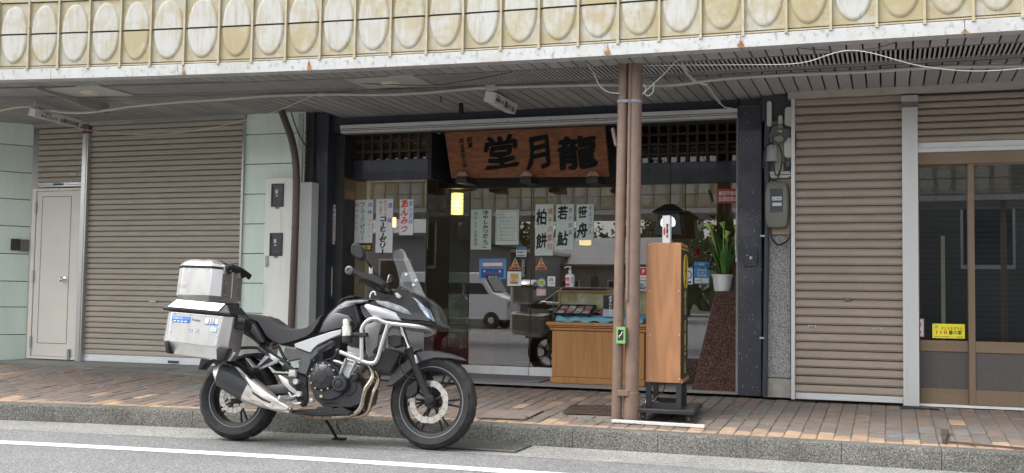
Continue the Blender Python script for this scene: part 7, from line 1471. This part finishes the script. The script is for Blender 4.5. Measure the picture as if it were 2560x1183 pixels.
wire('thin dark wire under the lamp panel left of the middle sign', [(860, 200, 8.1), (900, 208, 8.15), (980, 212, 8.2), (1080, 213, 8.25), (1180, 200, 8.15), (1280, 180, 8.0)], .004, DW)
c = at(1153, 268, y=9.3); t = thing('spot_lamp', 'small dark spot lamp under the canopy in front of the shop', 'lamp', c); m = MB(); m.lathe([(.012, .06), (.02, .03), (.022, 0), (.026, -.06), (.022, -.065), (.001, -.06)], Matrix.Translation(c), 14); m.build('housing', SAT, t); m = MB(); m.tube([c+Vector((0, 0, .06)), c+Vector((0, 0, .1))], .006, 6); m.build('stem', SAT, t)
c = at(1102, 250, y=8.9); t = thing('wall_hook', 'small dark hook under the ivory conduit', 'hook', c); m = MB(); m.tube([c+Vector((0, 0, .08)), c, c+Vector((.01, 0, -.02))], .005, 6); m.build('hook', SAT, t)
# ================================================================== pavement details
IRON = pm('rusty_iron', (.1, .07, .055), .75, .3, var=.3, vs=12, bump=.5, bs=60)
def plate(name, label, quad, mat, dz=.006):
    P = [at_pave(*q) for q in quad]; P = [Vector((p.x, p.y, pave_z(p.x, p.y)-.004)) for p in P]; t = thing(name, label, 'cover', sum(P, Vector())/4); m = MB(); m.prism(P, (0, 0, dz)); m.build('plate', mat, t); return t, P
t, P = plate('manhole_cover', 'rusty chequered iron cover let into the pavement left of the posts', [(1405, 1033), (1528, 1037), (1528, 1014), (1428, 1013)], IRON)
for i in range(14):
    for j in range(6):
        u, v = (i+.5)/14, (j+.5)/6; q = (P[0]*(1-u)+P[1]*u)*(1-v)+(P[3]*(1-u)+P[2]*u)*v; m = MB() if (i, j) == (0, 0) else m; m.box(q+Vector((0, 0, .008)), (.018, .03, .006), Matrix.Rotation(R(45 if (i+j) % 2 else -45), 3, 'Z'))
kind(m.build('studs', IRON, t), 'stuff')
t, P = plate('manhole_cover', 'cracked iron-rimmed slab by the kerb right of the front wheel', [(1195, 1046), (1312, 1050), (1358, 1029), (1230, 1024)], pm('patch_brick', (.2, .16, .14), .9, var=.2, vs=12, bump=.5))
m = MB(); m.tube([p+Vector((0, 0, .006)) for p in (P[0], P[1], P[2])], .007, 6); m.build('rim', IRON, t)
t, P = plate('iron_edging', 'rusty corner of an iron frame sticking out of the bricks at the right', [(2356, 1110), (2364, 1112), (2372, 1084), (2352, 1082)], IRON, .03)
m = MB(); q0, q1 = at_pave(2372, 1108), at_pave(2560, 1125); m.prism([q0, q1, q1+Vector((0, .012, 0)), q0+Vector((0, .012, 0))], (0, 0, .014)); m.build('edge_bar', IRON, t)
# grating in the gutter by the front wheel
g0, g1 = at(1085, 1122, z=.01), at(1290, 1128, z=.01); t = thing('gutter_grate', 'steel grating in the gutter beside the front wheel', 'grate', at(1200, 1122, z=.01)); GRT = pm('grate_steel', (.3, .29, .27), .5, .6, var=.15)
xg0, xg1 = g0.x, g1.x
m = MB(); n = 0; x = xg0
while x < xg1:
    m.mm((x, 7.12, .002), (x+.006, KY(x)-.01, .02)); x += .028
for y in [7.12+.06*k for k in range(7)]: m.mm((xg0, y, .0), (xg1, y+.006, .017))
kind(m.build('bars', GRT, t), 'stuff'); m = MB(); m.mm((xg0-.01, 7.1, .005), (xg1+.01, KY(xg0)-.005, .007)); m.build('pit', flat('pit_black', (.02, .02, .02), .9), t)
# weeds
WEED = pm('weed', (.13, .24, .05), .6, var=.4, vs=30)
for px, py, l, n, s in ((1545, 1058, 'tuft of bright weeds at the foot of the slim pipe', 26, .05), (1372, 1108, 'low weeds growing at the kerb foot right of the front wheel', 40, .05), (1325, 1045, 'small weed beside the cracked slab by the kerb', 12, .04), (1460, 1050, 'small weed on the pavement edge below the manhole cover', 10, .035), (1508, 1115, 'upright weed growing from the kerb foot near the posts', 12, .07), (1985, 1006, 'little weed at the foot of the shutter rail', 9, .03), (2385, 1080, 'single weed between the bricks at the right', 7, .03), (715, 1083, 'thin weeds at the kerb behind the motorcycle', 26, .04), (1900, 1050, 'weeds in the brick joint right of the wheeled board', 22, .03)):
    c = at_pave(px, py) if py < 1075 and px > 1000 else at(px, py, z=.006); t = thing('weed', l, 'weed', c, group='weeds along the pavement'); sp = .1 if n > 20 else .03; m = MB()
    for i in range(n): a = rnd.uniform(0, 6.28); blade(m, c+Vector((rnd.gauss(0, sp), rnd.gauss(0, .012), 0)), (math.cos(a), math.sin(a), rnd.uniform(.4, 1.6)), rnd.uniform(.4, 1)*s, .004, .3)
    m.build('leaves', WEED, t, ang=80)
mo = MB()
for i in range(420):
    x = rnd.uniform(-9, 1.2); y = KY(x)-.002; s = rnd.uniform(.006, .014)
    if mnoise.noise(Vector((x*1.3, 0, 5))) < .02: continue
    blade(mo, Vector((x, y-rnd.uniform(0, .02), .006)), (rnd.gauss(0, 1), -.6, .8), s*1.6, s*.3, .2)
o = kind(mo.build('kerb_moss', pm('moss', (.1, .11, .04), .9, var=.4, vs=20), ang=0), 'stuff'); o['label'] = 'thin moss and dirt along the kerb foot'; o['category'] = 'moss'
sm_ = MB()
for i in range(260):
    x = rnd.uniform(-2.2, 1.2); y = KY(x)+.15+abs(rnd.gauss(0, .5)); xx = round((x+11)/W_)*W_-11; z = pave_z(xx, y)
    blade(sm_, Vector((xx+rnd.gauss(0, .004), y, z-.002)), (rnd.gauss(0, 1), rnd.gauss(0, 1), 1.2), rnd.uniform(.008, .022), .003, .3)
o = kind(sm_.build('joint_moss', WEED, ang=0), 'stuff'); o['label'] = 'tiny green moss in the brick joints'; o['category'] = 'moss'
bpy.data.scenes.remove(_TMP)
